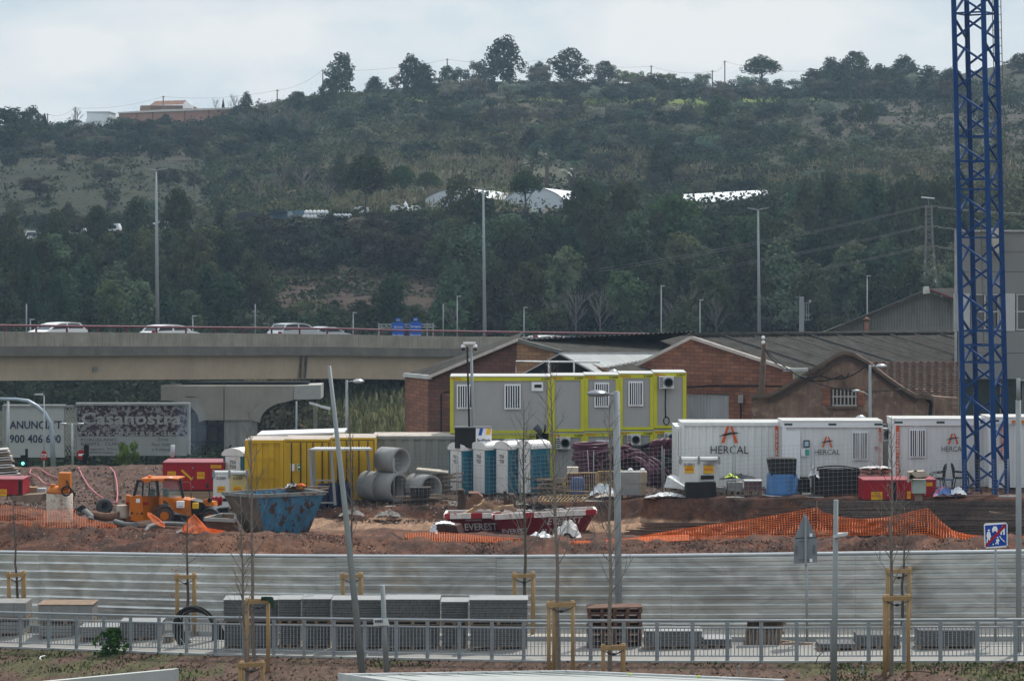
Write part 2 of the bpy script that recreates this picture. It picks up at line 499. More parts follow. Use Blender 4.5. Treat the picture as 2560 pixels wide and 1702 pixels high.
NROWS=np.array([np.stack([r[0],r[1]])for r in ROWS])
def near_rowvals(px):
 return np.array([[np.interp(px,NC,r[0]),np.interp(px,NC,r[1])]for r in NROWS])
SOFT=[0.05,0.05,0.05,0.03,0.0,0.0,0.10,0.24,0.09,0.14,0.06,0.03,0.03,0.12,0.10,0.1,0.1,0.05]
def lump(x,y,a):
 return a*(mnoise.noise(Vector((x*0.5,y*0.5,0)))+0.7*mnoise.noise(Vector((x*1.5,y*1.5,4)))+0.45*mnoise.noise(Vector((x*4,y*4,8))))
def ground_z(px,Y):
 rv=near_rowvals(px)
 z=float(np.interp(Y,rv[:,0],rv[:,1]));return z
def G(px,Y):
 """ground point under the photo column px at distance Y"""
 return Vector(((px-1280)/F*Y,Y,ground_z(px,Y)))
def soilmat(name,cols,bump=0.6):
 mt=bpy.data.materials.new(name);mt.use_nodes=True;nt=mt.node_tree;b=nt.nodes['Principled BSDF']
 b.inputs['Roughness'].default_value=0.92;b.inputs['Specular IOR Level'].default_value=0.15
 t=nt.nodes.new('ShaderNodeTexCoord');va=nt.nodes.new('ShaderNodeVertexColor');va.layer_name='soil'
 n1=nt.nodes.new('ShaderNodeTexNoise');n1.inputs['Scale'].default_value=3.0;n1.inputs['Detail'].default_value=12;n1.inputs['Roughness'].default_value=0.85
 r1=nt.nodes.new('ShaderNodeMapRange');r1.inputs['From Min'].default_value=0.35;r1.inputs['From Max'].default_value=0.65;r1.inputs['To Min'].default_value=0.35;r1.inputs['To Max'].default_value=1.7
 tm=nt.nodes.new('ShaderNodeMapping');tm.inputs['Scale'].default_value=(1,.25,1)
 v=nt.nodes.new('ShaderNodeVectorMath');v.operation='SCALE'
 n2=nt.nodes.new('ShaderNodeTexNoise');n2.inputs['Scale'].default_value=9;n2.inputs['Detail'].default_value=6;n2.inputs['Roughness'].default_value=0.8
 bp=nt.nodes.new('ShaderNodeBump');bp.inputs['Strength'].default_value=bump;bp.inputs['Distance'].default_value=0.12
 vor=nt.nodes.new('ShaderNodeTexVoronoi');vor.inputs['Scale'].default_value=5.5
 rv=nt.nodes.new('ShaderNodeMapRange');rv.inputs['From Min'].default_value=0.05;rv.inputs['From Max'].default_value=0.11;rv.inputs['To Min'].default_value=1;rv.inputs['To Max'].default_value=0
 mxx=nt.nodes.new('ShaderNodeMix');mxx.data_type='RGBA';mxx.inputs['B'].default_value=(0.26,0.21,0.18,1)
 lk=nt.links
 lk.new(t.outputs['Object'],tm.inputs['Vector'])
 for n in(n1,n2,vor):lk.new(tm.outputs[0],n.inputs['Vector'])
 lk.new(n1.outputs['Fac'],r1.inputs['Value']);lk.new(va.outputs['Color'],v.inputs[0]);lk.new(r1.outputs[0],v.inputs['Scale'])
 lk.new(vor.outputs['Distance'],rv.inputs['Value']);lk.new(rv.outputs[0],mxx.inputs[0]);lk.new(v.outputs[0],mxx.inputs['A'])
 lk.new(mxx.outputs['Result'],b.inputs['Base Color']);lk.new(n2.outputs['Fac'],bp.inputs['Height']);lk.new(bp.outputs[0],b.inputs['Normal'])
 return mt
SOIL=soilmat('site_soil',None)
def near_sheet(name,r0,r1,pxs,sub,amp=1.0,colf=None,mt=SOIL,mat2=None):
 V=[];Cc=[]
 RV={px:near_rowvals(px)for px in pxs};n=0
 for r in range(r0,r1):
  steps=sub[r-r0]
  for k in range(steps+(1 if r==r1-1 else 0)):
   t=k/steps
   for px in pxs:
    rv=RV[px];Y=rv[r,0]*(1-t)+rv[r+1,0]*t;z=rv[r,1]*(1-t)+rv[r+1,1]*t
    x=(px-1280)/F*Y;a=(SOFT[r]*(1-t)+SOFT[r+1]*t)*amp
    z2=z+lump(x,Y,a)*1.3
    if name=='site_ground' and 8.25<r+t<9 and px>640:z2-=.07*max(0,math.sin(Y*5.2+.8*math.sin(x*.35))-.35)
    V.append((x,Y,z2));Cc.append((*colf(px,pyof(z,Y),x,Y,r+t),1))
   n+=1
 w=len(pxs);Fc=[(i*w+j,i*w+j+1,(i+1)*w+j+1,(i+1)*w+j)for i in range(n-1)for j in range(w-1)]
 me=bpy.data.meshes.new(name);me.from_pydata(V,[],Fc)
 ca=me.color_attributes.new('soil','FLOAT_COLOR','POINT');ca.data.foreach_set('color',np.array(Cc,dtype=np.float32).reshape(-1))
 me.polygons.foreach_set('use_smooth',[True]*len(Fc));me.update();me.materials.append(mt)
 o=bpy.data.objects.new(name,me);COL.objects.link(o);return tag(o,kind='structure')
def col_fore(px,py,x,Y,r):
 n=mnoise.noise(Vector((x*0.6,Y*0.6,2)))
 c=Vector((0.095,0.058,0.042))
 gw=max(0,min(1,(n+(0.12 if px<560 or px>2000 else-0.22))*5))
 c=c.lerp(Vector((0.055,0.075,0.022)),gw*0.55)
 return c
def sm(a,b,x):
 t=max(0.0,min(1.0,(x-a)/(b-a)));return t*t*(3-2*t)
def col_site(px,py,x,Y,r):
 n=mnoise.noise(Vector((x*0.35,Y*0.35,2)));n2=mnoise.noise(Vector((x*1.2,Y*1.2,7)))
 q=px+90*n+50*n2
 red=Vector((0.110,0.047,0.029));dark=Vector((0.046,0.026,0.020));sand=Vector((0.27,0.165,0.105));grey=Vector((0.11,0.09,0.078));ochre=Vector((0.145,0.070,0.041))
 c=red.lerp(dark,max(0,min(1,0.5+n2*1.3)))
 c=c.lerp(ochre,sm(470,600,q)*(1-sm(980,1120,q))*(1-sm(8.0,8.4,r))*max(0,min(1,0.45+n*2)))
 c=c.lerp(sand,sm(8.15,8.5,r)*(1-sm(9.0,9.15,r))*sm(620,780,q)*(1-sm(1950,2150,q))*max(0.5,min(1,0.9-n2)))
 c=c.lerp(grey,sm(10.2,10.9,r)*sm(500,640,q)*.75)
 c=c.lerp(Vector((0.10,0.056,0.042)).lerp(dark,max(0,min(1,0.3+n2))),sm(8,8.6,r)*(1-sm(520,640,q)))
 return c.lerp(Vector((0.07,0.075,0.04)),sm(14.0,14.5,r))
px_fine=list(np.arange(-300,2900,9.0));px_wide=[-900,-600]+px_fine+[3200,3500]
near_sheet('soil_verge',0,4,px_wide,[3,8,20,24],1.0,col_fore)
near_sheet('site_ground',5,17,px_wide,[3,26,20,20,18,8,8,18,6,6,6,4],1.0,col_site)
def strip(name,f0,f1,dz,mt,kind='structure'):
 mb=MB();pr=None
 for px in[-900]+list(np.arange(-300,2901,50))+[3500]:
  rv=near_rowvals(px);q=[]
  for f in(f0,f1):
   Y=rv[4,0]*(1-f)+rv[5,0]*f;z=rv[4,1]*(1-f)+rv[5,1]*f+dz
   q.append(((px-1280)/F*Y,Y,z))
  if pr:mb.face([pr[0],q[0],q[1],pr[1]])
  pr=q
 o=mb.build(name,mt);return tag(o,kind=kind)
ASPH=mk('asphalt',(0.16,0.155,0.15),rough=0.85,var=0.2,scale=1.2)
PAVE=mk('new_paving',(0.22,0.21,0.195),rough=0.75,var=0.12,scale=2.5)
strip('pavement',-0.01,0.42,0.0,PAVE)
strip('road',0.42,0.70,-0.12,ASPH)
strip('far_pavement',0.70,1.02,0.0,mk('raw_concrete_path',(0.34,0.31,0.27),rough=0.9,var=0.25,scale=1.0))
KERB=mk('kerb_concrete',(0.30,0.30,0.29),rough=0.75,var=0.15,scale=3)
for f in(0.42,0.70):
 mb=MB();pr=None
 for px in range(-300,2901,80):
  rv=near_rowvals(px);Y=rv[4,0]*(1-f)+rv[5,0]*f;z=rv[4,1]*(1-f)+rv[5,1]*f
  q=Vector(((px-1280)/F*Y,Y,z))
  if pr is not None:mb.bar(pr+Vector((0,0,-0.06)),q+Vector((0,0,-0.06)),0.16,0.15)
  pr=q
 tag(mb.build('kerb',KERB),kind='structure')
# ================================================================ FOLIAGE
def folmat(name,attr):
 mt=bpy.data.materials.new(name);mt.use_nodes=True;nt=mt.node_tree;nt.nodes.clear();lk=nt.links
 o=nt.nodes.new('ShaderNodeOutputMaterial');d=nt.nodes.new('ShaderNodeBsdfDiffuse');tr=nt.nodes.new('ShaderNodeBsdfTranslucent');mx=nt.nodes.new('ShaderNodeMixShader');mx.inputs[0].default_value=0.16
 if attr:
  a=nt.nodes.new('ShaderNodeVertexColor');a.layer_name='leafcol';src=a.outputs['Color']
 else:
  a=nt.nodes.new('ShaderNodeObjectInfo');src=a.outputs['Color']
 t=nt.nodes.new('ShaderNodeTexCoord');n=nt.nodes.new('ShaderNodeTexNoise');n.inputs['Scale'].default_value=3.2 if not attr else 0.5;n.inputs['Detail'].default_value=5
 r=nt.nodes.new('ShaderNodeMapRange');r.inputs['From Min'].default_value=0.3;r.inputs['From Max'].default_value=0.7;r.inputs['To Min'].default_value=0.6;r.inputs['To Max'].default_value=1.5
 v=nt.nodes.new('ShaderNodeVectorMath');v.operation='SCALE'
 lk.new(t.outputs['Object'],n.inputs['Vector']);lk.new(n.outputs['Fac'],r.inputs['Value']);lk.new(src,v.inputs[0]);lk.new(r.outputs[0],v.inputs['Scale'])
 lk.new(v.outputs[0],d.inputs['Color']);lk.new(v.outputs[0],tr.inputs['Color']);lk.new(d.outputs[0],mx.inputs[1]);lk.new(tr.outputs[0],mx.inputs[2]);lk.new(mx.outputs[0],o.inputs['Surface'])
 return mt
FOL=folmat('foliage',False);UND=folmat('undergrowth_leaves',True)
BARK=mk('bark',(0.11,0.085,0.065),rough=0.95,var=0.3,scale=6)
TWIG=mk('bare_twigs',(0.15,0.135,0.12),rough=0.95,var=0.2,scale=6)
def lobes_crown(name,lobes,per,leaf,shell=0.55):
 """unit crown: lobes = [(x,y,z,r,squash)]; leaves lie near each lobe's surface"""
 Cs=[];Ss=[];Ns=[]
 for(x,y,z,r,sq)in lobes:
  n=int(per*(r/0.2)**2)+8
  d=rng.normal(size=(n,3));d/=np.linalg.norm(d,axis=1)[:,None]
  rr=r*(shell+(1-shell)*rng.uniform(0,1,n)**0.6)*rng.uniform(0.9,1.14,n)
  p=d*rr[:,None];p[:,2]*=sq;p+=np.array([x,y,z]);Cs.append(p);Ss.append(rng.uniform(0.6,1.3,n)*leaf);Ns.append(d+np.array([x,y,(z-.45)])*1.2)
 C=np.concatenate(Cs);S=np.concatenate(Ss);N=np.concatenate(Ns)
 return quads_mesh(name,leafquads(C,S,N=N),FOL)
def mk_pine(seed):
 r=random.Random(seed);lb=[(0,0,0.5,0.30,1.2),(0,0,0.28,0.26,.9)]
 for i in range(26):
  z=0.05+0.89*(i/25)**.9;w=0.40*math.sin(math.pi*min(1,(z*.86+0.14))**0.95)+0.03;a=i*2.4+r.uniform(-.5,.5)
  lb.append((math.cos(a)*w*r.uniform(.6,1.12),math.sin(a)*w*r.uniform(.6,1.1),z,r.uniform(.10,.18),r.uniform(.6,.95)))
 return lobes_crown('pine_crown',lb,150,0.046)
def mk_conic(seed):
 r=random.Random(seed);lb=[]
 for i in range(30):
  z=0.04+0.92*(i/29);w=(0.36*(1-z)**0.55)*r.uniform(.6,1.12);a=i*2.4+r.uniform(-.6,.6)
  lb.append((math.cos(a)*w,math.sin(a)*w,z,(0.075+0.11*(1-z))*r.uniform(.8,1.25),r.uniform(.7,1.1)))
  if i%3==0:lb.append((0,0,z*.93,0.07+0.22*(1-z),.9))
 return lobes_crown('conifer_crown',lb,140,0.044)
def mk_round(seed,n=13,leaf=0.05):
 r=random.Random(seed);lb=[(0,0,0.52,0.28,1.1)]
 for i in range(n):
  z=r.uniform(0.2,0.82);w=0.34*math.sqrt(max(0.05,1-((z-0.5)/0.5)**2));a=i*2.4+r.uniform(-.5,.5)
  lb.append((math.cos(a)*w,math.sin(a)*w,z,r.uniform(.12,.2),r.uniform(.7,1)))
 return lobes_crown('round_crown',lb,130,leaf,0.4)
def mk_umbrella(seed):
 r=random.Random(seed);lb=[(0,0,0.5,0.33,1.1)]
 for i in range(30):
  a=i*2.4;w=0.40*math.sqrt((i+1)/30)
  lb.append((math.cos(a)*w*r.uniform(.9,1.08),math.sin(a)*w,0.22+0.58*(1-(w/.42)**2.2)+r.uniform(-.06,.06),r.uniform(.10,.16),1.25))
 return lobes_crown('umbrella_crown',lb,160,0.042)
def mk_cypress(seed):
 r=random.Random(seed);lb=[]
 for i in range(16):
  z=0.03+0.94*i/15;lb.append((r.uniform(-.06,.06),r.uniform(-.06,.06),z,0.46*math.sin(math.pi*min(.97,z*.75+.2))**.8*.6,0.7))
 return lobes_crown('cypress_crown',lb,60,0.09)
def grow(mb,p,d,ln,r,lvl,rnd,spread=0.6,gravity=0.12,n=5,kids=(3,4)):
 pts=[p];rs=[r];q=p.copy();dd=d.copy()
 for k in range(3):
  dd=(dd+Vector((rnd.uniform(-1,1),rnd.uniform(-1,1),rnd.uniform(-.6,1)*.5+gravity))*0.16).normalized();q=q+dd*ln/3;pts.append(q.copy());rs.append(r*(1-0.22*(k+1)))
 mb.tube(pts,r,n=4 if lvl<2 else 3,caps=False,rs=rs)
 if lvl<=0:return
 for k in range(rnd.randint(*kids)):
  t=rnd.uniform(0.35,1.0);b=pts[0].lerp(pts[-1],t)if t<.9 else pts[-1]
  nd=(dd+Vector((rnd.uniform(-1,1),rnd.uniform(-1,1),rnd.uniform(-.3,.9)))*spread).normalized()
  grow(mb,b,nd,ln*rnd.uniform(.55,.8),r*.5,lvl-1,rnd,spread,gravity,n,kids)
def mk_bare(seed):
 r=random.Random(seed);mb=MB()
 for i in range(8):
  a=i*2.4;z=0.22+0.05*i
  grow(mb,Vector((0,0,z)),Vector((math.cos(a)*.8,math.sin(a)*.8,.75)).normalized(),0.30,0.013,2,r,0.75,0.15,kids=(3,5))
 me_o=mb.build('bare_crown',TWIG);me=me_o.data;bpy.data.objects.remove(me_o);return me
def trunk_mesh(h0,h1,r,lean=0.0,forks=0,seed=1,mt=None):
 rd=random.Random(seed);mb=MB();pts=[];n=6
 for k in range(n+1):
  t=k/n;pts.append(Vector((lean*t*t+rd.uniform(-.008,.008),rd.uniform(-.008,.008),h0+(h1-h0)*t)))
 mb.tube(pts,r,n=7,rs=[r*(1.25-.6*k/n)for k in range(n+1)])
 for f in range(forks):
  a=f*2.2;b=pts[n-2-f%3];mb.tube([b,b+Vector((math.cos(a)*.12,math.sin(a)*.12,.12)),b+Vector((math.cos(a)*.24,math.sin(a)*.24,.26))],r*.5,n=5,rs=[r*.6,r*.45,r*.25])
 o=mb.build('trunk',mt or BARK);me=o.data;bpy.data.objects.remove(o);return me
CROWNS={
'pine':[mk_pine(s)for s in range(6)],'conic':[mk_conic(s)for s in range(5)],'round':[mk_round(s)for s in range(5)],
'umbrella':[mk_umbrella(s)for s in range(3)],'cypress':[mk_cypress(1)],'bare':[mk_bare(s)for s in range(4)],
}
TRUNKS={'pine':trunk_mesh(-.06,.6,.022,forks=4),'conic':trunk_mesh(-.06,.8,.02),'round':trunk_mesh(-.06,.5,.03,forks=4),'umbrella':trunk_mesh(-.06,.75,.028,.03,forks=4),
'cypress':trunk_mesh(-.06,.5,.05),'bare':trunk_mesh(-.06,.75,.018,forks=3,mt=TWIG)}
SQ={'umbrella':None}
GREENS={'pine':(0.040,0.056,0.026),'conic':(0.040,0.060,0.034),'round':(0.085,0.098,0.068),'umbrella':(0.036,0.062,0.020),'cypress':(0.022,0.034,0.020),'bare':(0.2,0.17,0.14)}
NTREE=[0]
def tree(kind,base,w,h,label,group=None,name=None,col=None,crown_from=0.0,rot=None,lean=0):
 """tree w m wide and h m tall; crown_from = where on the height the crown starts"""
 NTREE[0]+=1;i=NTREE[0]
 nm=name or{'pine':'pine_tree','conic':'pine_tree','round':'olive_tree','umbrella':'umbrella_pine','cypress':'cypress_tree','bare':'bare_tree'}[kind]
 root=thing(nm,base,label,'tree',group)
 root.rotation_euler.z=(i*1.7)%6.28 if rot is None else rot
 if lean:root.rotation_euler.y=lean
 ms=CROWNS[kind]
 c=bpy.data.objects.new('crown',ms[i%len(ms)]);COL.objects.link(c);c.parent=root
 c.location=(0,0,h*crown_from);wf={"conic":1.28,"pine":1.08,"round":1.1}.get(kind,1.0);c.scale=(w*wf,w*wf,h*(1-crown_from))
 g0=col or GREENS[kind];k=random.choice((.6,.75,.95,1.1,1.5,2.1))*random.uniform(.85,1.2)if group else random.uniform(.8,1.2);c.color=(g0[0]*k*random.uniform(.85,1.35),g0[1]*k,g0[2]*k,1)
 t=bpy.data.objects.new('trunk',TRUNKS[kind]);COL.objects.link(t);t.parent=root
 tw=max(w,h*.5)if kind!='cypress' else w
 t.scale=(tw,tw,h*(1.0 if not crown_from else 1.0))
 return root
def tpx(kind,px,top,base,wpx,label,group=None,**k):
 """tree given by its photo column, top and base rows and width"""
 p=hill_at(px,base);Y=p.y;return tree(kind,p-Vector((0,0,.1)),m(wpx,Y),m(base-top,Y)+.3,label,group,**k)
# ================================================================ TREES THAT STAND OUT
pine,con,rnd_,umb='pine','conic','round','umbrella'
SKY=[
(pine,20,266,375,150,'broad dark pine at the left end of the skyline'),
(pine,76,272,345,66,'loose airy pine left of the small cypress on the skyline'),
('cypress',112,290,336,20,'small dark cypress beside a pole left of the hilltop buildings'),
('bare',193,268,312,44,'leafless pale tree left of the white hilltop block'),
(rnd_,200,304,350,85,'rounded dark tree below the white hilltop block'),
(rnd_,293,296,335,60,'rounded green tree at the left foot of the long brick farm building'),
(pine,415,284,318,34,'small green pine in front of the long brick farm building'),
('cypress',558,249,292,11,'very thin cypress at the right end of the farm building'),
(pine,616,234,285,34,'small lone pine beside bare trees right of the farm'),
(rnd_,745,229,268,36,'small round tree on the slope left of the tall skyline pine'),
(pine,853,137,240,82,'tall ragged pine standing at the left shoulder of the hill top'),
(pine,822,205,268,52,'dense round tree hugging the left foot of the tall ragged pine'),
(con,938,195,232,58,'low spreading dark tree between two skyline pines'),
(rnd_,986,188,222,28,'small round dark bush tree on the skyline'),
(pine,1028,143,232,76,'domed dark pine with a smaller one leaning on its right side'),
(con,1062,160,235,76,'pointed dark pine pressed against the right side of a domed pine'),
(pine,1118,168,228,58,'mid sized dark pine right of the domed pair'),
(rnd_,1152,164,205,44,'pale olive with sky showing under it near the crest path'),
(rnd_,1196,152,215,52,'grey green tree at the left edge of the tallest hill pine'),
(pine,1258,97,212,104,'tallest dark pine in the middle of the skyline'),
(pine,1349,138,185,44,'small pine peeping between two large skyline pines'),
(rnd_,1350,158,215,62,'silvery olive below the small skyline pine'),
(pine,1425,123,205,98,'wide dark pine right of the tallest one on the skyline'),
(pine,1512,149,200,58,'small lone domed pine with clear sky around it'),
(rnd_,1558,172,208,50,'pale yellow green tree right of the small lone pine'),
(rnd_,1592,176,215,46,'light olive tree on the crest beside a wooden pole'),
(rnd_,1668,181,222,70,'broad yellow green tree on the crest'),
(umb,1905,133,216,112,'large leaning umbrella shaped pine alone on the right skyline'),
(pine,2076,140,215,60,'rounded pine at the left of the right hand skyline group'),
(pine,2140,117,205,80,'highest pine of the right hand skyline group'),
(con,2105,160,250,86,'broad dark tree in front of the right hand skyline group'),
(pine,2195,152,205,50,'small pine between the two high pines on the right'),
(pine,2262,143,215,84,'domed pine on the right half of the skyline'),
(con,2205,168,245,88,'wide dark tree below the right hand skyline pines'),
(con,2325,168,242,92,'wide dark tree left of the crane on the skyline'),
(con,2372,178,245,70,'dark tree right beside the crane mast on the skyline'),
(pine,2552,135,178,70,'dark pine at the right edge of the photo on the bare slope'),
(umb,1797,230,335,76,'flat topped umbrella pine below the orchard on the right slope'),
(umb,2170,250,345,60,'thin umbrella pine on the dry grey slope'),
]
for k,px,t,b,w,lb in SKY:
 gc=(0.12,0.15,0.055)if 'yellow' in lb or 'light olive' in lb else None
 tpx(k,px,t,b,w,lb,col=gc,crown_from={umb:0.30,pine:0.06,'bare':0}.get(k,0.0),name=None if 'olive' in lb or k!=rnd_ else 'broadleaf_tree')
MID=[
(pine,912,388,545,125,.42,'tall wide pine with a bare curved trunk on the terrace edge'),
(umb,1003,411,522,80,.38,'umbrella pine second from the left on the terrace'),
(umb,1071,430,512,72,.42,'smaller umbrella pine left of the arched greenhouse'),
(umb,1314,419,540,98,.40,'umbrella pine with a thick shaggy trunk in front of the greenhouse'),
(con,848,386,492,74,0,'dark rounded tree behind the tall wide pine'),
(pine,1656,352,458,82,0,'big dark evergreen alone above the terrace reeds'),
(rnd_,1712,408,462,60,0,'round dark tree right of the big lone evergreen'),
(pine,1150,446,615,118,0,'tall dark pine hiding the middle of the greenhouse'),
(pine,1462,450,640,120,0,'dark pine at the right end of the greenhouse'),
(pine,1555,452,640,140,0,'wide dark pine right of the greenhouse'),
(umb,1690,486,690,210,.05,'very broad bright green pine below the long glass roof'),
(con,1205,485,620,96,0,'bushy green tree against the greenhouse side'),
(pine,442,480,640,92,0,'tall dark pine right of the left motorway lamp'),
(pine,345,503,640,78,0,'dark pine left of the left motorway lamp'),
(pine,240,519,650,66,0,'dark pine with caravans on both sides'),
(pine,142,528,660,84,0,'dark pine between two groups of caravans'),
(pine,28,540,690,78,0,'dark pine at the left edge above the flyover'),
(con,2075,420,640,120,0,'tall dark tree at the top of the right hand wood'),
(con,2180,430,680,130,0,'tall dark tree in the upper right hand wood'),
(con,2268,440,700,110,0,'dark tree behind the electricity pylon'),
(con,2010,450,660,100,0,'dark tree right of the long glass roof'),
(con,1540,580,760,110,0,'pointed grey green pine on the steep middle slope'),
(con,1640,610,780,105,0,'pointed pine crossed by the power lines'),
(con,140,690,870,95,0,'pale green young pine above the first white car'),
(con,75,600,830,90,0,'grey green pine at the left edge of the slope'),
(rnd_,1940,725,860,150,0,'large round tree beside the telecoms mast'),
(con,975,700,850,100,0,'green tree on the red bank above the blue road signs'),
(rnd_,640,765,860,110,0,'low round green tree above the parapet between two cars'),
]
for k,px,t,b,w,cf,lb in MID:
 nm='umbrella_pine' if 'umbrella' in lb else('pine_tree' if 'pine' in lb else 'broadleaf_tree')
 tpx(k,px,t,b,w,lb,crown_from=cf,name=nm,lean=0.1 if 'curved' in lb else 0)
OL=[(25,383,428,42),(155,395,432,28),(265,405,462,76),(90,448,505,88),(278,466,520,46),(420,410,475,66),(485,420,478,42),(200,318,372,55),(262,336,388,55),(310,350,400,52),(120,350,400,40),(500,318,370,70),(60,335,378,60),(590,412,455,48)]
for px,t,b,w in OL:
 tpx(rnd_,px,t,b,w,'dusky grey green olive tree on the left hand meadow','olive trees on the left meadow',crown_from=0.12,col=(0.06,0.07,0.052))
OR=[]
for px in range(1120,2060,46):
 OR.append((px+random.uniform(-14,14),184+random.uniform(-4,14),48,66));OR.append((px+random.uniform(-18,18),212+random.uniform(-6,10),50,66))
for px in list(range(1180,1720,62))+[1905,1990,2060]:
 OR.append((px+random.uniform(-14,14),252+random.uniform(-8,20),48,60))
for px,t,hh,w in OR:
 if 1230<px<1290 and t<212:continue
 tpx(rnd_,px,t,t+hh,w*random.uniform(.8,1.15),'silvery olive tree in the orchard along the hill top','olive trees of the hilltop orchard',crown_from=0.1,col=(0.085,0.10,0.075))
placed=[(x,b)for _,x,_,b,_,_,_ in MID]
def clear(px,py,d):
 for x,y in placed:
  if abs(x-px)<d and abs(y-py)<d*.8:return False
 placed.append((px,py));return True
GAP=lambda x,y:500<x<1130 and 665<y<800
def wood(n,x0,x1,y0,y1,hs,ws,kinds,label,group,dmin,col=None):
 c=0;pts=sorted(((random.uniform(x0,x1),random.uniform(y0,y1))for _ in range(n*14)),key=lambda q:random.random())
 for x,y in pts:
  if c>=n:break
  if GAP(x,y)and random.random()<.9:continue
  if 780<x<1440 and 385<y<575 and(y>430 or random.random()<.7):continue
  if not clear(x,y,dmin):continue
  k=random.choice(kinds);h=min(random.uniform(*hs),max(60,y-float(np.interp(x,[0,500,1000,1400,1500,1700,1930,1990,2070,2400],[600,575,548,545,520,545,545,480,445,430]))));w=random.uniform(*ws)
  tpx(k,x,y-h,y,w,label,group,col=col,name='pine_tree' if k in(con,pine)else 'broadleaf_tree');c+=1
wood(44,-60,640,650,865,(110,170),(85,125),[con,con,pine],'grey green pine among many on the steep slope behind the left flyover','pines on the left lower slope',40)
wood(34,600,1130,590,680,(60,105),(75,120),[rnd_,con,rnd_],'dark broadleaf tree on the wooded slope under the terrace yard','trees under the terrace yard',34,(0.050,0.060,0.042))
wood(78,1120,2400,590,865,(130,200),(100,150),[con,con,pine],'dark tall pine among many in the right hand wood','pines of the right hand wood',44)
wood(16,640,1200,800,872,(50,90),(70,110),[rnd_,con],'low green tree growing just above the flyover parapet','low trees just behind the flyover',40,(0.045,0.07,0.035))
wood(12,1200,2100,850,880,(60,110),(70,120),[rnd_,con],'bushy green tree along the road behind the warehouses','trees along the road behind the warehouses',50,(0.05,0.068,0.035))
wood(110,560,2380,280,500,(24,54),(40,84),[rnd_,rnd_,con],'small bushy tree scattered on the middle slope','small trees scattered on the middle slope',30,(0.045,0.062,0.040))
wood(34,60,640,330,400,(24,46),(38,66),[rnd_],'rounded tree on the slope below the long farm building','trees below the farm building',24,(0.042,0.055,0.036))
wood(16,2030,2400,215,262,(44,66),(64,96),[con,rnd_],'dark tree in the belt along the right skyline','tree belt on the right skyline',20)
wood(16,0,600,540,600,(36,70),(40,70),[rnd_,con],'small tree in the row below the left meadow','small trees below the left meadow',30,(0.05,0.065,0.04))
for px,t,b,w in[(1440,725,860,110),(1500,735,860,100),(1385,745,860,90),(1725,730,860,100),(1680,760,860,70),(1790,760,862,80),(2130,765,860,60),(2080,780,860,60),(1130,770,868,60)]:
 tpx('bare',px,t,b,w,'leafless pale tree standing behind the warehouses roofs','leafless trees behind the warehouses')
for px,t,b,w in[(585,234,290,44),(650,252,292,30),(685,245,292,36),(540,245,285,30),(720,262,330,60),(665,275,345,60),(760,280,350,60),(610,285,350,60),(700,425,510,90),(760,420,505,100),(640,440,515,90),(820,450,515,70)]:
 tpx('bare',px,t,b,w,'grey leafless tree in the thicket on the left half of the hill','leafless trees of the thicket')
def palm(px,top,base,wpx,label,head):
 p=hill_at(px,base);Y=p.y;h=m(base-top,Y);r=m(wpx,Y)/2
 root=thing('palm_tree',p,label,'tree');mb=MB()
 mb.tube([p,p+Vector((.1,0,h*.5)),p+Vector((0,0,h-r*.7))],.35,n=8,rs=[.4,.32,.34]);mb.build('trunk',BARK,root)
 mb=MB();c0=p+Vector((0,0,h-r*.8));rd=random.Random(int(px))
 for i in range(34):
  a=i*2.4;el=rd.uniform(-1.1,1.2);d=Vector((math.cos(a)*math.cos(el),math.sin(a)*math.cos(el),math.sin(el)));e=c0+d*r*rd.uniform(.8,1.1)
  s=d.cross(Vector((0,0,1)));s=s.normalized()*r*.3 if s.length>.1 else Vector((r*.3,0,0));u=s.cross(d).normalized()*r*.3
  for j in range(5):
   q=(j-2)/2;mb.face([c0+d*r*.35,e+s*q-Vector((0,0,abs(q)*r*.15))+u*.1,e+s*(q+.35)*.9+d*.1])
 mb.build('crown',mk('palm_leaf',(0.09,0.11,0.06),rough=0.45,var=.3,scale=4),root)
 mb=MB()
 for i in range(50):
  a=i*2.4;q=c0+Vector((math.cos(a)*r*.3,math.sin(a)*r*.3,-rd.uniform(0,.2)*r));mb.face([q,q+Vector((math.sin(a),-math.cos(a),0))*.3,q+Vector((math.cos(a)*.1,math.sin(a)*.1,-r*rd.uniform(.7,1.3)))])
 mb.build('dead_fronds',mk('dead_frond',(0.12,0.09,0.055),rough=.9,var=.3),root)
palm(1366,372,480,44,'taller palm tree above the umbrella pine',0)
palm(1326,390,475,40,'palm tree left of the taller palm',0)
palm(1428,405,478,48,'palm tree above the right end of the arched greenhouse',0)
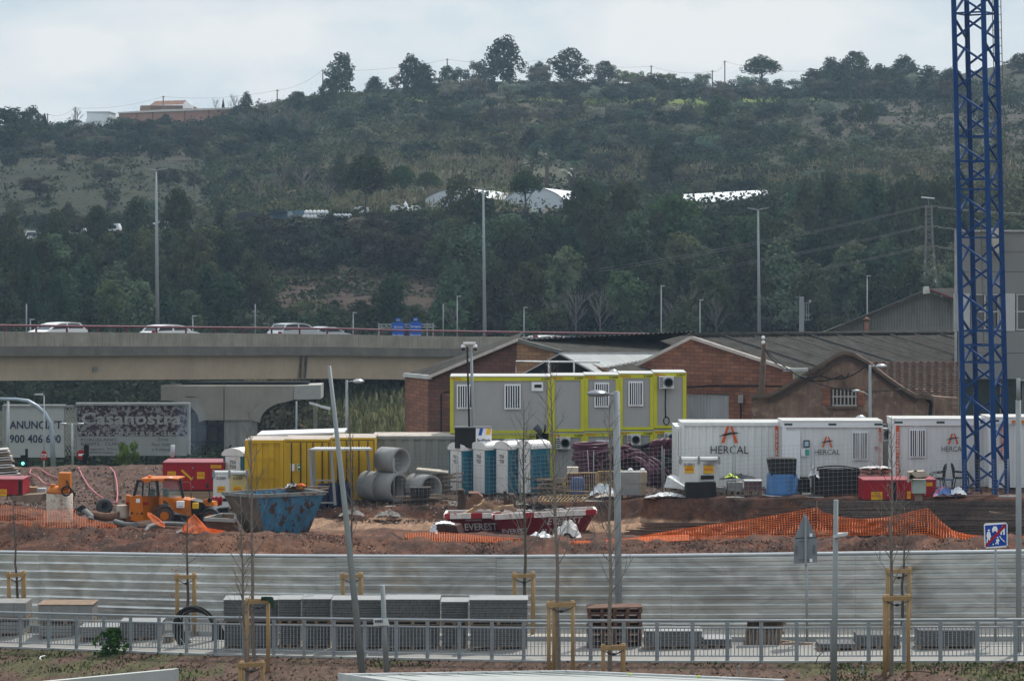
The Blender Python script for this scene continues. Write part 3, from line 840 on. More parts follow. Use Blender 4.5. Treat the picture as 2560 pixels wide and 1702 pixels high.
# ---------------------------------------------------------------- undergrowth
def scatter(n,x0,x1,y0,y1,rs,per,cols,leaf,keep=None,up=False,hk=1.0,name='undergrowth',sink=0.3):
 Cs=[];Ss=[];Ks=[];Ns=[]
 for _ in range(n):
  px=random.uniform(x0,x1);py=random.uniform(y0,y1)
  if keep and not keep(px,py):continue
  p=hill_at(px,py);r=random.uniform(*rs);k=max(6,int(per*random.uniform(.6,1.3)))
  d=rng.normal(size=(k,3));d/=np.linalg.norm(d,axis=1)[:,None];d[:,2]=np.abs(d[:,2])if not up else rng.uniform(0,1,k)
  q=d*(r*rng.uniform(.6,1.1,k))[:,None];q[:,2]*=hk
  Cs.append(q+np.array([p.x,p.y,p.z-r*sink]));Ns.append(d);Ss.append(rng.uniform(.6,1.4,k)*leaf)
  zn=mnoise.noise(Vector((p.x*.02,p.y*.012,1)))+.5*mnoise.noise(Vector((p.x*.07,p.y*.03,5)));ci=min(len(cols)-1,max(0,int((zn*.9+.5+random.uniform(-.22,.22))*len(cols))));c=np.array(cols[ci])*random.uniform(.75,1.3);Ks.append(np.tile(c,(k,1))*rng.uniform(.85,1.15,(k,1)))
 C=np.concatenate(Cs);S=np.concatenate(Ss);K=np.concatenate(Ks)
 me=quads_mesh(name,leafquads(C,S,vert=up,asp=4.0 if up else 1.0,N=None if up else np.concatenate(Ns)),UND,K)
 o=bpy.data.objects.new(name,me);COL.objects.link(o);return o
def mead(x,y):return x<520 and 395<y<545
def shrubkeep(x,y):
 if 820<x<1450 and 395<y<530:return random.random()<.28
 if x<520 and 575<y<640:return random.random()<.2
 if 1700<x<1940 and 500<y<535:return random.random()<.6
 if mead(x,y):return random.random()<.10
 if x>1980 and 270<y<385:return random.random()<.45
 if 1180<x<2060 and 228<y<268:return random.random()<.12
 if 480<x<1150 and 655<y<790:return random.random()<.5
 if y<hrow(9,x)+4:return False
 return True
SH=[(0.024,0.034,0.020),(0.027,0.036,0.022),(0.033,0.044,0.022),(0.038,0.052,0.024),(0.046,0.060,0.028),(0.056,0.068,0.032),(0.074,0.076,0.038)]
tag(scatter(12500,-250,2820,205,560,(.9,2.9),36,SH,.40,shrubkeep),'dense low scrub covering the upper hillside','scrub',kind='stuff')
tag(scatter(6500,-250,2820,545,880,(.8,2.0),30,SH[:4],.34,shrubkeep),'dense low scrub covering the lower hillside','scrub',kind='stuff')
RD=[(0.15,0.132,0.078),(0.13,0.125,0.065),(0.18,0.15,0.095)]
def rk(x,y):
 if((x-1560)/115)**2+((y-425)/45)**2<1:return True
 if 1700<x<2900 and 425<y<478:return random.random()<.8
 if 840<x<1320 and 405<y<535:return True
 if 560<x<820 and 400<y<510:return random.random()<.35
 return False
tag(scatter(7200,560,2900,385,535,(.5,1.2),16,RD,.13,rk,up=True,hk=2.2,name='reeds'),'dry straw coloured reeds on the terrace','reeds',kind='stuff')
GR=[(0.075,0.07,0.04),(0.055,0.06,0.03),(0.095,0.078,0.052)]
tag(scatter(4200,-200,2900,230,560,(.4,1.0),8,GR,.12,lambda x,y:mead(x,y)or(x>1980 and 270<y<385)or random.random()<.15,up=True,hk=.5,name='dry_grass'),'dry grass and weeds on the meadows','grass',kind='stuff')
def low_scatter(name,n,x0,x1,Y0,Y1,z,rs,per,cols,leaf,up,hk,rise=0.0):
 Cs=[];Ss=[];Ks=[]
 for _ in range(n):
  Y=random.uniform(Y0,Y1);px=random.uniform(x0,x1);x=(px-1280)/F*Y;r=random.uniform(*rs);k=per
  d=rng.normal(size=(k,3));d/=np.linalg.norm(d,axis=1)[:,None];d[:,2]=np.abs(d[:,2])if not up else rng.uniform(0,1,k)
  q=d*(r*rng.uniform(.6,1.1,k))[:,None];q[:,2]*=hk;Cs.append(q+np.array([x,Y,z+rise*(Y-Y0)]));Ss.append(rng.uniform(.6,1.4,k)*leaf)
  c=np.array(random.choice(cols))*random.uniform(.7,1.35);Ks.append(np.tile(c,(k,1)))
 me=quads_mesh(name,leafquads(np.concatenate(Cs),np.concatenate(Ss),vert=up,asp=4.0 if up else 1.0),UND,np.concatenate(Ks));o=bpy.data.objects.new(name,me);COL.objects.link(o);return o
tag(low_scatter('reeds',1700,640,1100,212,240,-4.4,(.5,1.3),30,[(0.20,0.20,0.085),(0.15,0.165,0.07),(0.24,0.21,0.12)],.14,True,1.9,.14),'tall yellow green reeds under the flyover','reeds',kind='stuff')
tag(low_scatter('roadside_hedge',420,-100,660,178,196,-4.3,(.8,1.6),50,SH[:3],.24,False,1.0),'dark hedge behind the billboards','hedge',kind='stuff')
tag(low_scatter('undergrowth',900,-200,1100,248,280,-4.3,(1.2,2.6),40,[(0.03,0.04,0.024),(0.04,0.05,0.03)],.36,False,1.3,.16),'dark trees and bushes seen under the flyover','bushes',kind='stuff')
for px,w,h,lb in[(700,150,95,'silvery green tree right of the concrete pier'),(810,110,60,'low bush tree right of the silvery one under the flyover')]:
 Y=205;p=Vector(((px-1280)/F*Y,Y,-4.3));tree('round',p,m(w,Y),m(h,Y)+1.8,lb,col=(0.085,0.095,0.06),name='broadleaf_tree')
Y=150;p=P(318,1190,Y);tree('round',p,m(56,Y),m(92,Y),'small leafy tree in front of the faded billboard',col=(0.10,0.15,0.035),name='broadleaf_tree',crown_from=.1)
# ================================================================ HAZE
HAZE=0.00018
mb=MB();mb.box((-1600,-80,-7.0),(1600,1600,75))
hz=bpy.data.materials.new('haze_air');hz.use_nodes=True;nt=hz.node_tree
nt.nodes.remove(nt.nodes['Principled BSDF']);pv=nt.nodes.new('ShaderNodeVolumePrincipled')
pv.inputs['Color'].default_value=(0.55,0.76,1.0,1);pv.inputs['Density'].default_value=HAZE;pv.inputs['Anisotropy'].default_value=0.3
nt.links.new(pv.outputs[0],nt.nodes['Material Output'].inputs['Volume'])
tag(mb.build('haze',hz),kind='stuff')
# ================================================================ FLYOVER
def flyY(px):return 190+0.0325*px
def fz_top(px):return H-(np.interp(px,[0,850,1040,1700],[829,835.5,840,848])-YH)/F*flyY(px)
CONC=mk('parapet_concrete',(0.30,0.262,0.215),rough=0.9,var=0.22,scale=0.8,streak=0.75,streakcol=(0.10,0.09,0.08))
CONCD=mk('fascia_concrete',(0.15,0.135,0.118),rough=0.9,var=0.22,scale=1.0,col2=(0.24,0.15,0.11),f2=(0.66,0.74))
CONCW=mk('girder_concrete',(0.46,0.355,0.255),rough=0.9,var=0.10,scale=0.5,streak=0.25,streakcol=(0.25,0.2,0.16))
CONCP=mk('pier_concrete',(0.27,0.245,0.21),rough=0.9,var=0.14,scale=0.7,streak=0.3,streakcol=(0.15,0.14,0.13))
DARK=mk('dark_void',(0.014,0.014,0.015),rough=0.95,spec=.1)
REDR=mk('dark_red_rail',(0.13,0.022,0.035),rough=0.5,var=0.2)
road=thing('flyover',(P(600,1180,205).x,205,-4.4),'long concrete road flyover with dark red rail crossing behind the site','bridge')
FP=[-700,-400,-200,0,200,400,600,770,850,1040,1250,1500,1750,2000]
def fpt(px,n,dz):
 """point of the flyover: n metres away from the near face, dz below the parapet top"""
 Y=flyY(px);x=(px-1280)/F*Y
 x2,Y2=((px+1-1280)/F*flyY(px+1)),flyY(px+1);t=Vector((x2-x,Y2-Y,0)).normalized();nn=Vector((-t.y,t.x,0))
 return Vector((x,Y,fz_top(px)+dz))+nn*n
def fsweep(name,prof,mt,parent=road,pxs=None):
 mb=MB();pr=None;pxs=pxs or FP
 for px in pxs:
  ring=[mb.pt(fpt(px,n,z(px)if callable(z)else z))for n,z in prof]
  if pr:
   for k in range(len(ring)):mb.idx([pr[k],ring[k],ring[(k+1)%len(ring)],pr[(k+1)%len(ring)]])
  else:mb.idx(ring)
  pr=ring
 mb.idx(pr[::-1]);return mb.build(name,mt,parent)
soff=lambda px:-(np.interp(px,[0,1040],[3.35,3.5]))
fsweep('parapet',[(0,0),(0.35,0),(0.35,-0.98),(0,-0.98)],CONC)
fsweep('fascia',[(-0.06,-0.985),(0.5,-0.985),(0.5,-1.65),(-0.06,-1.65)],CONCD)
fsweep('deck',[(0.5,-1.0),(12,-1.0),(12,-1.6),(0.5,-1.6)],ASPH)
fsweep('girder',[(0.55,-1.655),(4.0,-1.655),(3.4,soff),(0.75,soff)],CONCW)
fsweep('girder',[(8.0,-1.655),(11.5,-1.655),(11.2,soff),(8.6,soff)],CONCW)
fsweep('parapet',[(12.0,-0.2),(12.35,-0.2),(12.35,-1.6),(12.0,-1.6)],CONC)
mb=MB();mb.tube([fpt(px,0.17,0.42)for px in range(-300,1900,50)],0.075,n=8);mb.build('hand_rail',REDR,road)
px=-60.0;sp=0
while px<1720:
 mb=MB();mb.bar(fpt(px,0.17,-0.02),fpt(px,0.17,0.40),0.13,0.13);mb.build('rail_post',REDR,road)
 px+=77.6-16.6*min(1,max(0,px)/1450)
mb=MB()
for q in(766,778):mb.bar(fpt(q,0.5,-1.7),fpt(q-3,0.55,soff(q)+.05),0.16)
mb.build('drain_pipe',mk('stained_pipe',(0.11,0.09,0.08),rough=.8),road)
mb=MB();a=fpt(248,.62,-2.75);mb.box((a.x,a.y-.06,a.z),(a.x+.38,a.y+.1,a.z+.32));mb.build('repair_patch',CONCP,road)
Yp=203
def arc(cx,cy,rx,ry,a0,a1,n=10):return[(cx+rx*math.cos(R(a0+(a1-a0)*k/n)),cy-ry*math.sin(R(a0+(a1-a0)*k/n)))for k in range(n+1)]
capL=[(402,964),(402,1000),(430,1002)]+arc(430,1056,68,53,80,0,8)+[(510,1050),(559,1050),(559,964)]
capR=[(561,964),(561,1050),(628,1050)]+arc(728,1056,78,52,180,100,8)+[(734,999),(734,964)]
capE=[(735,964),(735,999),(802,997),(802,962)]
mb=MB();mb.prpx(capL,Yp,3.0);mb.build('pier_cap',CONCP,road)
mb=MB();mb.prpx(capR,Yp,3.0);mb.build('pier_cap',CONCP,road)
mb=MB();mb.prpx(capE,Yp,3.0);mb.build('pier_cap',mk('pier_pale',(0.34,0.33,0.31),rough=.85,var=.08),road)
mb=MB();mb.bpx(560,643,1050.5,1195,Yp+.15,2.6);mb.build('pier_shaft',mk('rough_board_concrete',(0.23,0.225,0.21),rough=.95,var=.3,scale=1.5,stretch=(2,2,.4),bump=.5),road)
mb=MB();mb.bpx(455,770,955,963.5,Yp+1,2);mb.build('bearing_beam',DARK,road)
GLASS=mk('car_glass',(0.03,0.04,0.045),rough=0.08,var=.05,spec=.8)
TYRE=mk('tyre_rubber',(0.02,0.02,0.02),rough=.85)
def car(px,top,wpx,paint,label,n=3.6,hatch=True,flip=False):
 """car seen in three-quarter view above the parapet"""
 q=px
 for _ in range(12):b0=fpt(q,n,-0.75);q+=px-(1280+b0.x/b0.y*F)
 px=q;Y=flyY(px)+3;base=fpt(px,n,-0.75);t=(fpt(px+5,n,-0.98)-fpt(px-5,n,-0.98)).normalized();
 root=thing('car',base,label,'car',None);mm=Matrix.Translation(base)@Matrix(((t.x*1.1,-t.y,0,0),(t.y*1.1,t.x,0,0),(0,0,1,0),(0,0,0,1)))
 s=1.0;L_=4.3;h=min(1.55,H-(top-YH)/F*base.y-base.z)
 if flip:mm=mm@Matrix.Scale(-1,4,(1,0,0))
 body=[(-2.15,.35),(-2.2,.8),(-1.95,h*.66),(-0.9,h*.68),(1.0,h*.66),(1.9,h*.52),(2.15,h*.42),(2.15,.35)]
 cabin=[(-2.0,h*.665),(-1.6,h*.97),(-.9,h),(0.1,h*.985),(0.55,h*.92),(1.15,h*.665)]if hatch else[(-1.6,h*.665),(-.9,h*.95),(-.2,h),(0.4,h*.97),(1.3,h*.665)]
 mb=MB();mb.M=mm;mb.prism([(x,-.85,z)for x,z in body],(0,1.7,0))
 rf=[(x,z)for x,z in cabin[1:-1]]
 mb.prism([(x,-.68,z)for x,z in rf]+[(x,-.68,z-.07)for x,z in rf[::-1]],(0,1.36,0))
 c=cabin
 for s_ in(-1,1):
  for(x0,z0),(x1,z1)in((c[0],c[1]),(c[-1],c[-2]),((-.45,h*.665),(-.45,h*.97))):mb.bar((x0,s_*.74,z0),(x1,s_*.66,z1-.03),.09)
 mb.build('body',paint,root)
 mb=MB();mb.M=mm;mb.prism([(x*.985,-.66,z-.04)for x,z in cabin],(0,1.32,0));mb.build('windows',GLASS,root)
 for sx_ in(-1.35,1.35):
  for sy_ in(-.8,.62):
   mb=MB();mb.M=mm;mb.lathe((sx_,sy_,.32),[(.32,0),(.32,.18)],14,'y');mb.build('wheel',TYRE,root)
 mb=MB();mb.M=mm;mb.box((-2.22,-.8,.75),(-2.17,-.45,.95));mb.build('tail_light',mk('red_lamp',(.25,.01,.01),rough=.3),root)
 return root
SILV=mk('silver_paint',(0.5,0.52,0.54),rough=.3,metal=.4,var=.03);WHT=mk('white_paint',(0.72,0.73,0.74),rough=.3,var=.03)
BLUP=mk('dark_blue_paint',(0.05,0.07,0.13),rough=.25,var=.03);DGR=mk('graphite_paint',(0.10,0.105,0.11),rough=.25,metal=.3)
car(138,806,120,WHT,'white car leftmost on the flyover',flip=True)
car(428,811,95,WHT,'white low car beside the foot of the left motorway lamp')
car(742,803,110,SILV,'silver hatchback with dark windows seen from behind on the flyover')
car(812,816,80,SILV,'silver car just ahead of the hatchback',hatch=False,n=6.5)
car(1375,838,70,WHT,'pale car roof above the brick warehouse ridge')
car(1424,840,60,BLUP,'dark blue car roof right of the pale one',n=3.6)
# ================================================================ MOTORWAY LAMPS, SIGNS, SMALL POLES
GALV=mk('galvanised_steel',(0.27,0.285,0.295),rough=.5,metal=.35,var=.1,scale=1.5)
PALEM=mk('pale_galvanised',(0.38,0.395,0.40),rough=.5,metal=.3,var=.08)
def twinlamp(px,top,base,Y,label):
 p=P(px,base,Y);q=P(px-4,top,Y);root=thing('motorway_lamp',p,label,'street lamp','twin arm motorway lamps')
 mb=MB();mb.tube([p,p.lerp(q,.5),q],.1,n=8,rs=[.17,.13,.08]);mb.build('pole',GALV,root)
 for s in(-1,1):
  mb=MB();a=q+Vector((0,0,.05));e=a+Vector((s*.35,0,.05));mb.tube([a,e],.04,n=5);mb.build('arm',GALV,root)
  mb=MB();mb.hexa([e+Vector(v)for v in((-.1*s,-.16,-.04),(s*.1,-.16,-.04),(s*.1,.16,-.04),(-.1*s,.16,-.04),(-.1*s,-.16,.09),(s*.1,-.16,.09),(s*.1,.16,.09),(-.1*s,.16,.09))])
  mb.prism([e+Vector((0,-.17,-.02)),e+Vector((0,.17,-.02)),e+Vector((s*.6,.12,.06)),e+Vector((s*.6,-.12,.06))],(0,0,.1));mb.build('lamp_head',mk('lamp_metal',(.25,.25,.26),rough=.35,metal=.5),root)
twinlamp(394,428,830,222,'tall twin arm motorway lamp at the left standing on the flyover')
twinlamp(1212,474,850,240,'tall twin arm motorway lamp near the centre in front of the greenhouse')
twinlamp(1899,526,885,252,'tall twin arm motorway lamp right of centre behind the warehouse roof')
for px,top,base,Y,lb in[(66,760,880,250,'thin post left of the first white car'),(638,760,880,262,'thin post between the flyover cars'),(1108,760,880,270,'thin post right of the blue signs'),(2005,1050,1190,190,'')]:
 if lb:mb=MB();mb.tube([P(px,base,Y),P(px,top,Y)],.06,n=6);one(mb,'thin_post',GALV,lb,'post','thin posts behind the flyover')
def smalllamp(px,top,base,Y,label,head=.35,s=1,r=.06):
 p=P(px,base,Y);q=P(px,top,Y);root=thing('street_lamp',p,label,'street lamp',None)
 mb=MB();mb.tube([p,q],r,n=6,rs=[r*1.3,r*.8]);mb.build('pole',PALEM,root)
 mb=MB();mb.hexa([q+Vector(v)for v in((-.05,-.1,0),(head*s,-.1,.02),(head*s,.1,.02),(-.05,.1,0),(-.05,-.1,.1),(head*s,-.1,.08),(head*s,.1,.08),(-.05,.1,.1))]);mb.build('lamp_head',PALEM,root)
for a in[(76,800,860,235,'small road lamp above the leftmost car'),(482,791,860,245,'small road lamp right of the low white car'),(883,783,870,255,'small road lamp left of the blue signs'),(1143,742,870,258,'road lamp right of the blue signs'),
(1310,770,880,262,'short road lamp right of the central motorway lamp'),(1653,716,890,262,'tall road lamp behind the right end of the brick gable roof'),(1750,751,890,268,'road lamp beside leafless trees left of the right motorway lamp'),(2168,691,900,262,'thin road lamp left of the grey corrugated gable')]:smalllamp(*a)
p=P(2004,900,215);root=thing('telecoms_mast',p,'grey telecoms mast with a ladder of antennas behind the warehouse roof','mast')
mb=MB();mb.bar(p,P(2004,742,215),.34,.34);mb.build('pole',GALV,root)
mb=MB()
for k in range(9):mb.box((p.x-.2,214.8,P(0,744+k*0,215).z-k*.02),(p.x-.19,214.9,P(0,744,215).z))
for y in(757,787,800):mb.bar(P(2008,y,215),P(2026,y,215),.05)
for x in(2011,2016,2021):mb.bar(P(x,757,215),P(x,800,215),.04)
mb.build('antenna_rack',GALV,root)
mb=MB();mb.lathe(P(2025,757,214.8),[(.08,0),(.08,.2)],8);mb.build('antenna',PALEM,root)
SBLUE=mk('motorway_sign_blue',(0.015,0.09,0.42),rough=.5,var=.05);LETT=mk('white_lettering',(0.8,0.8,0.8),rough=.6,var=.02)
Yg=244
gp=thing('sign_gantry',P(1010,870,Yg+.4),'thin grey sign gantry behind the flyover rail','gantry')
mb=MB()
for y in(811,818):mb.bar(P(947,y,Yg+.4),P(1083,y,Yg+.4),.1)
for x in range(950,1083,12):mb.bar(P(x,811,Yg+.4),P(x+8,818,Yg+.4),.06)
for x in(947,1068,1083):mb.bar(P(x,808,Yg+.4),P(x,872,Yg+.4),.12)
mb.build('frame',GALV,gp)
for(x0,x1,t,wds,lb)in[(980,1011,806,[('Girona',817,5),('Barcelona',837,4)],'blue motorway direction sign, the left one of two'),(1023,1054,805,[('Tarragona',816,5),('E-90',826,4),('Martorell',837,4)],'blue motorway direction sign, the right one of two')]:
 root=thing('direction_sign',P((x0+x1)/2,850,Yg),lb,'road sign','blue direction signs')
 mb=MB();mb.mat(SBLUE).bpx(x0,x1,t,850,Yg,.08);mb.build('panel',None,root)
 mb=MB();mb.bpx((x0+x1)/2-5,(x0+x1)/2+6,t-11,t-2,Yg,.08);mb.build('route_panel',SBLUE,root)
 mb=MB()
 for wd,y,h in wds:mb.text(wd,P((x0+x1)/2,y+h/2,Yg-.02),m(h,Yg),width=m(min(26,len(wd)*3.6),Yg))
 mb.build('lettering',LETT,root);mb=MB();mb.text('E-15' if x0<1000 else 'AP-7',P((x0+x1)/2,t-4,Yg-.02),m(4.5,Yg),width=m(8,Yg));mb.build('lettering',LETT,root)
def lattice(mb,pts0,pts1,n,r,horiz=False):
 for k in range(n):
  t0=k/n;t1=(k+1)/n
  for j in range(len(pts0)):
   a,b=pts0[j],pts1[j];c,d=pts0[(j+1)%len(pts0)],pts1[(j+1)%len(pts0)]
   if k%2:mb.bar(a.lerp(b,t0),c.lerp(d,t1),r)
   else:mb.bar(c.lerp(d,t0),a.lerp(b,t1),r)
   if horiz:mb.bar(a.lerp(b,t0),c.lerp(d,t0),r)
Yl=300;root=thing('electricity_pylon',P(2323,760,Yl),'slender lattice electricity pylon carrying three pairs of wires','pylon')
PYL=mk('pylon_steel',(0.17,0.16,0.145),rough=.6,metal=.2)
def sqr(c,w):return[c+Vector((sx_*w,sy_*w,0))for sx_,sy_ in((-1,-1),(1,-1),(1,1),(-1,1))]
mb=MB();lo=sqr(P(2326,760,Yl),.75);mi_=sqr(P(2323,600,Yl),.36);hi=sqr(P(2322,513,Yl),.3)
for a,b in zip(lo,mi_):mb.bar(a,b,.1)
for a,b in zip(mi_,hi):mb.bar(a,b,.09)
lattice(mb,lo,mi_,10,.05);lattice(mb,mi_,hi,9,.05);mb.bar(P(2322,513,Yl),P(2320,493,Yl),.07);mb.build('mast',PYL,root)
for y in(515,565,615):
 mb=MB();mb.bar(P(2300,y+2,Yl),P(2345,y,Yl),.1);mb.bar(P(2300,y+2,Yl),P(2322,y+6,Yl),.06);mb.bar(P(2345,y,Yl),P(2322,y+6,Yl),.06);mb.build('cross_arm',PYL,root)
mb=MB();mb.bar(P(2303,493,Yl),P(2336,496,Yl),.12);mb.build('top_arm',mk('bright_insulator',(.75,.75,.75),rough=.3),root)
WIRE=mk('wire',(0.22,0.2,0.19),rough=.6)
def wire(pts,label,r=.03,n=14,cat='wire',group=None,mt=None):
 mb=MB();out=[]
 for k in range(len(pts)-1):
  a,b,sag=pts[k][0],pts[k+1][0],pts[k][1]
  for j in range(n):t=j/n;q=a.lerp(b,t);q.z-=sag*4*t*(1-t);out.append(q)
 out.append(pts[-1][0]);mb.tube(out,r,n=3);return one(mb,'wire',mt or WIRE,label,cat,group)
for i,(y0,ys,ye)in enumerate([(517,745,735),(567,775,770),(617,832,800)]):
 for d in(0,5):
  wire([(P(2302,y0+d*.6,Yl),2.0),(P(640,ys+d*2.4,Yl+30),1.2),(P(-200,ye+d*2+8,Yl+45),0)],['top','middle','bottom'][i]+' pair of power wires running left from the lattice pylon',.022,20,group='power wires of the pylon')
  wire([(P(2345,y0+d*.5,Yl),.4),(P(2700,y0+14+d,Yl+60),0)],['top','middle','bottom'][i]+' pair of power wires running right behind the crane',.022,10,group='power wires of the pylon')
SKP=[(119,284,335,'leftmost'),(188,268,308,'second'),(408,240,284,''),(693,224,262,''),(807,174,218,''),(1118,147,172,''),(1375,145,170,''),(1628,164,200,''),(1781,176,206,''),(1812,152,206,''),(2033,175,200,'')]
WOOD=mk('weathered_pole_wood',(0.16,0.12,0.095),rough=.9,var=.2)
tops=[]
for px,t,b,_ in SKP:
 Y=618;mb=MB();mb.tube([P(px,b+10,Y),P(px,t,Y)],.14,n=6);mb.bar(P(px-4,t+3,Y),P(px+5,t+3,Y),.1)
 nb='with the brown farm roofs behind it' if px==408 else 'beside the tall ragged pine' if px==807 else 'tallest, on the right half' if px==1812 else ''
 one(mb,'utility_pole',WOOD,'wooden utility pole on the skyline '+nb if nb else 'small wooden utility pole standing on the skyline','utility pole','utility poles along the skyline');tops.append(P(px,t+2,Y))
for a,b in zip(tops[:-1],tops[1:]):
 wire([(a,.9),(b,0)],'thin sagging wire between skyline poles',.03,8,group='wires along the skyline')
# ================================================================ HILL BUILDINGS
def W(name,label,cat,px,py,Y,group=None):return thing(name,P(px,py,Y),label,cat,group)
BR1=mk('farm_brick',(0.36,0.20,0.14),rough=.9,var=.1,scale=.4);TILE=mk('roof_tile',(0.34,0.19,0.14),rough=.9,var=.25,scale=1.5);PLW=mk('white_render',(0.62,0.63,0.64),rough=.85,var=.05,scale=.3)
Yh=612
root=W('farm_building','long low brick farm building with pale roof edge on the hill top','building',440,315,Yh)
mb=MB();mb.prpx([(297,284),(297,316),(640,305),(640,269),(410,275)],Yh,10);mb.build('wall',BR1,root)
mb=MB();mb.prism([P(294,281,Yh-.3),P(294,284,Yh-.3),P(642,271,Yh-.3),P(642,267,Yh-.3),P(410,274,Yh-.3)],(0,11,0));mb.build('roof',mk('pale_roof_sheet',(.62,.56,.50),rough=.7),root)
for x in(340,380,460,520,575):mb=MB();mb.bpx(x,x+4,281-(x-297)*.03,312,Yh-.12,.1);mb.build('pilaster',mk('farm_pilaster',(.24,.11,.08),rough=.9),root)
root=W('farmhouse','farmhouse with low pitched tile roof above the long brick building','house',415,280,Yh+6)
mb=MB();mb.bpx(352,480,264,282,Yh+12,10);mb.bpx(350,376,266,282,Yh+11.8,3);mb.build('wall',mk('farm_wall_brown',(.22,.14,.10),rough=.9),root)
mb=MB();y=Yh+11
mb.hexa([P(374,264,y),P(457,262,y),P(457,262,y+1),P(374,264,y+1),P(388,253,y+1),P(466,251,y+1),P(466,251,y+5),P(388,253,y+5)]);mb.build('roof',TILE,root)
mb=MB();mb.prpx([(457,263),(466,252),(480,263),(480,271),(457,272)],y,3);mb.build('gable_wall',PLW,root)
root=W('white_block','white windowless block building on the hill top','building',245,308,Yh-4)
mb=MB();mb.bpx(217,274,281,310,Yh-4,9);mb.build('wall',PLW,root);mb=MB();mb.bpx(216,275,279,281.5,Yh-4.2,9.4);mb.build('roof',mk('grey_cap',(.4,.4,.42)),root)
root=W('white_house','small white house below the windowless block','house',232,318,Yh-8)
mb=MB();mb.prpx([(162,320),(162,312),(215,305),(238,301),(256,302),(256,322)],Yh-8,6);mb.build('wall',PLW,root)
PLAS=mk('greenhouse_plastic',(0.52,0.56,0.60),rough=.35,var=.06,scale=.3);PLAT=mk('greenhouse_roof',(0.80,0.82,0.84),rough=.3,var=.05)
def archhouse(x0,x1,top,base,Y,shift,label):
 root=W('greenhouse',label,'greenhouse',(x0+x1)/2,base,Y,'arched greenhouses');n=14;f=[]
 eave=top+(base-top)*.42
 for k in range(n+1):
  t=k/n;f.append((x0+(x1-x0)*t,eave-(eave-top)*math.sin(math.pi*t)**.75))
 mb=MB();mb.prpx([(x0,base)]+f+[(x1,base)],Y,.2);mb.build('end_wall',PLAS,root)
 mb=MB();bk=[P(x,y,Y)+Vector((shift,26,0))for x,y in f];fr=[P(x,y,Y)+Vector((0,-.2,.12))for x,y in f]
 for k in range(n):mb.face([fr[k],fr[k+1],bk[k+1],bk[k]],True)
 mb.build('roof',PLAT,root)
archhouse(1262,1408,470,540,418,5.5,'arched white greenhouse behind the thick umbrella pine')
archhouse(1064,1218,472,536,424,6.5,'arched white greenhouse half hidden by dark pines')
root=W('greenhouse','low greenhouse with long shining sloped glass roof on the right terrace','greenhouse',1820,515,430)
mb=MB();mb.face([P(1708,486,424),P(1925,474,430),P(1925,496,424),P(1708,509,418)][::1]);mb.face([P(1708,486,424.2),P(1708,520,424.2),P(1925,520,430.2),P(1925,474,430.2)]);mb.build('roof',mk('shiny_roof',(.85,.87,.9),rough=.22,var=.12,scale=.4),root)
mb=MB();mb.prism([P(1708,509,418),P(1925,496,424),P(1925,512,424),P(1708,522,418)],(0,2,0));mb.build('wall',mk('green_net',(.05,.10,.09)),root)
CV=mk('caravan_white',(.78,.79,.80),rough=.35,var=.05)
def caravan(px,py,wpx,label,grp='caravans parked on the terrace'):
 Y=380;p=P(px,py,Y);w=m(wpx,Y);root=thing('caravan',p,label,'caravan',grp)
 mb=MB();h=1.9;mb.prism([(p.x-w/2,Y,p.z+.4),(p.x+w/2,Y,p.z+.4),(p.x+w/2,Y,p.z+h*.7),(p.x+w*.38,Y,p.z+h),(p.x-w*.4,Y,p.z+h),(p.x-w/2,Y,p.z+h*.75)],(0,2.2,0));mb.build('body',CV,root)
 mb=MB();mb.box((p.x-w*.3,Y-.03,p.z+1.2),(p.x+w*.25,Y,p.z+1.7));mb.build('window',GLASS,root)
 mb=MB();mb.lathe((p.x,Y+.2,p.z+.35),[(.33,0),(.33,.2)],12,'y');mb.build('wheel',TYRE,root)
for px,py,w,lb in[(80,612,34,'white caravan leftmost on the terrace'),(192,604,40,'white caravan between two dark pines'),(282,594,34,'white caravan left of the left motorway lamp, seen through trees'),(385,592,36,'white caravan behind the left motorway lamp'),(408,588,30,'white caravan just right of the left motorway lamp')]:caravan(px,py,w,lb)
BLU2=mk('faded_blue_steel',(0.10,0.17,0.24),rough=.6,var=.15)
Y=372
root=W('shipping_container','faded blue container with a round white letter mark on the terrace','container',735,546,Y);mb=MB();a=P(675,546,Y);b_=P(768,524,Y);mb.mat(BLU2).bpx(675,768,527,546,Y,2.4);mb.corr((a.x,Y-.05),(b_.x,Y-.05),a.z,P(0,527,Y).z,(0,-1),.5,.1);mb.build('body',None,root)
mb=MB();c=P(725,535.5,Y-.2);n=24
for k in range(n):
 a0=2*math.pi*k/n;a1=2*math.pi*(k+1)/n
 mb.face([c+Vector((math.cos(a0),0,math.sin(a0)))*.32,c+Vector((math.cos(a1),0,math.sin(a1)))*.32,c+Vector((math.cos(a1),0,math.sin(a1)))*.25,c+Vector((math.cos(a0),0,math.sin(a0)))*.25])
mb.text('H',c+Vector((0,0,-.15)),.3,bold=.02);mb.build('emblem',LETT,root)
for x0,x1,y0,y1,lb in[(590,645,530,549,'black tarpaulin covered lean-to on the terrace, the left one'),(668,716,524,532,'black tarpaulin roof over the blue container')]:
 mb=MB();mb.prism([P(x0,y0+6,Y-1),P(x0+12,y0,Y-1),P(x1,y0+1,Y-1),P(x1+1,y0+5,Y-1),P(x1-5,y1,Y-1),P(x0+4,y1,Y-1)],(0,2.0,0));one(mb,'tarpaulin_shelter',mk('black_tarp',(.03,.035,.045),rough=.6,var=.3),lb,'shelter')
BAG=mk('white_bag',(.78,.79,.8),rough=.6,var=.08,bump=.3)
k=0
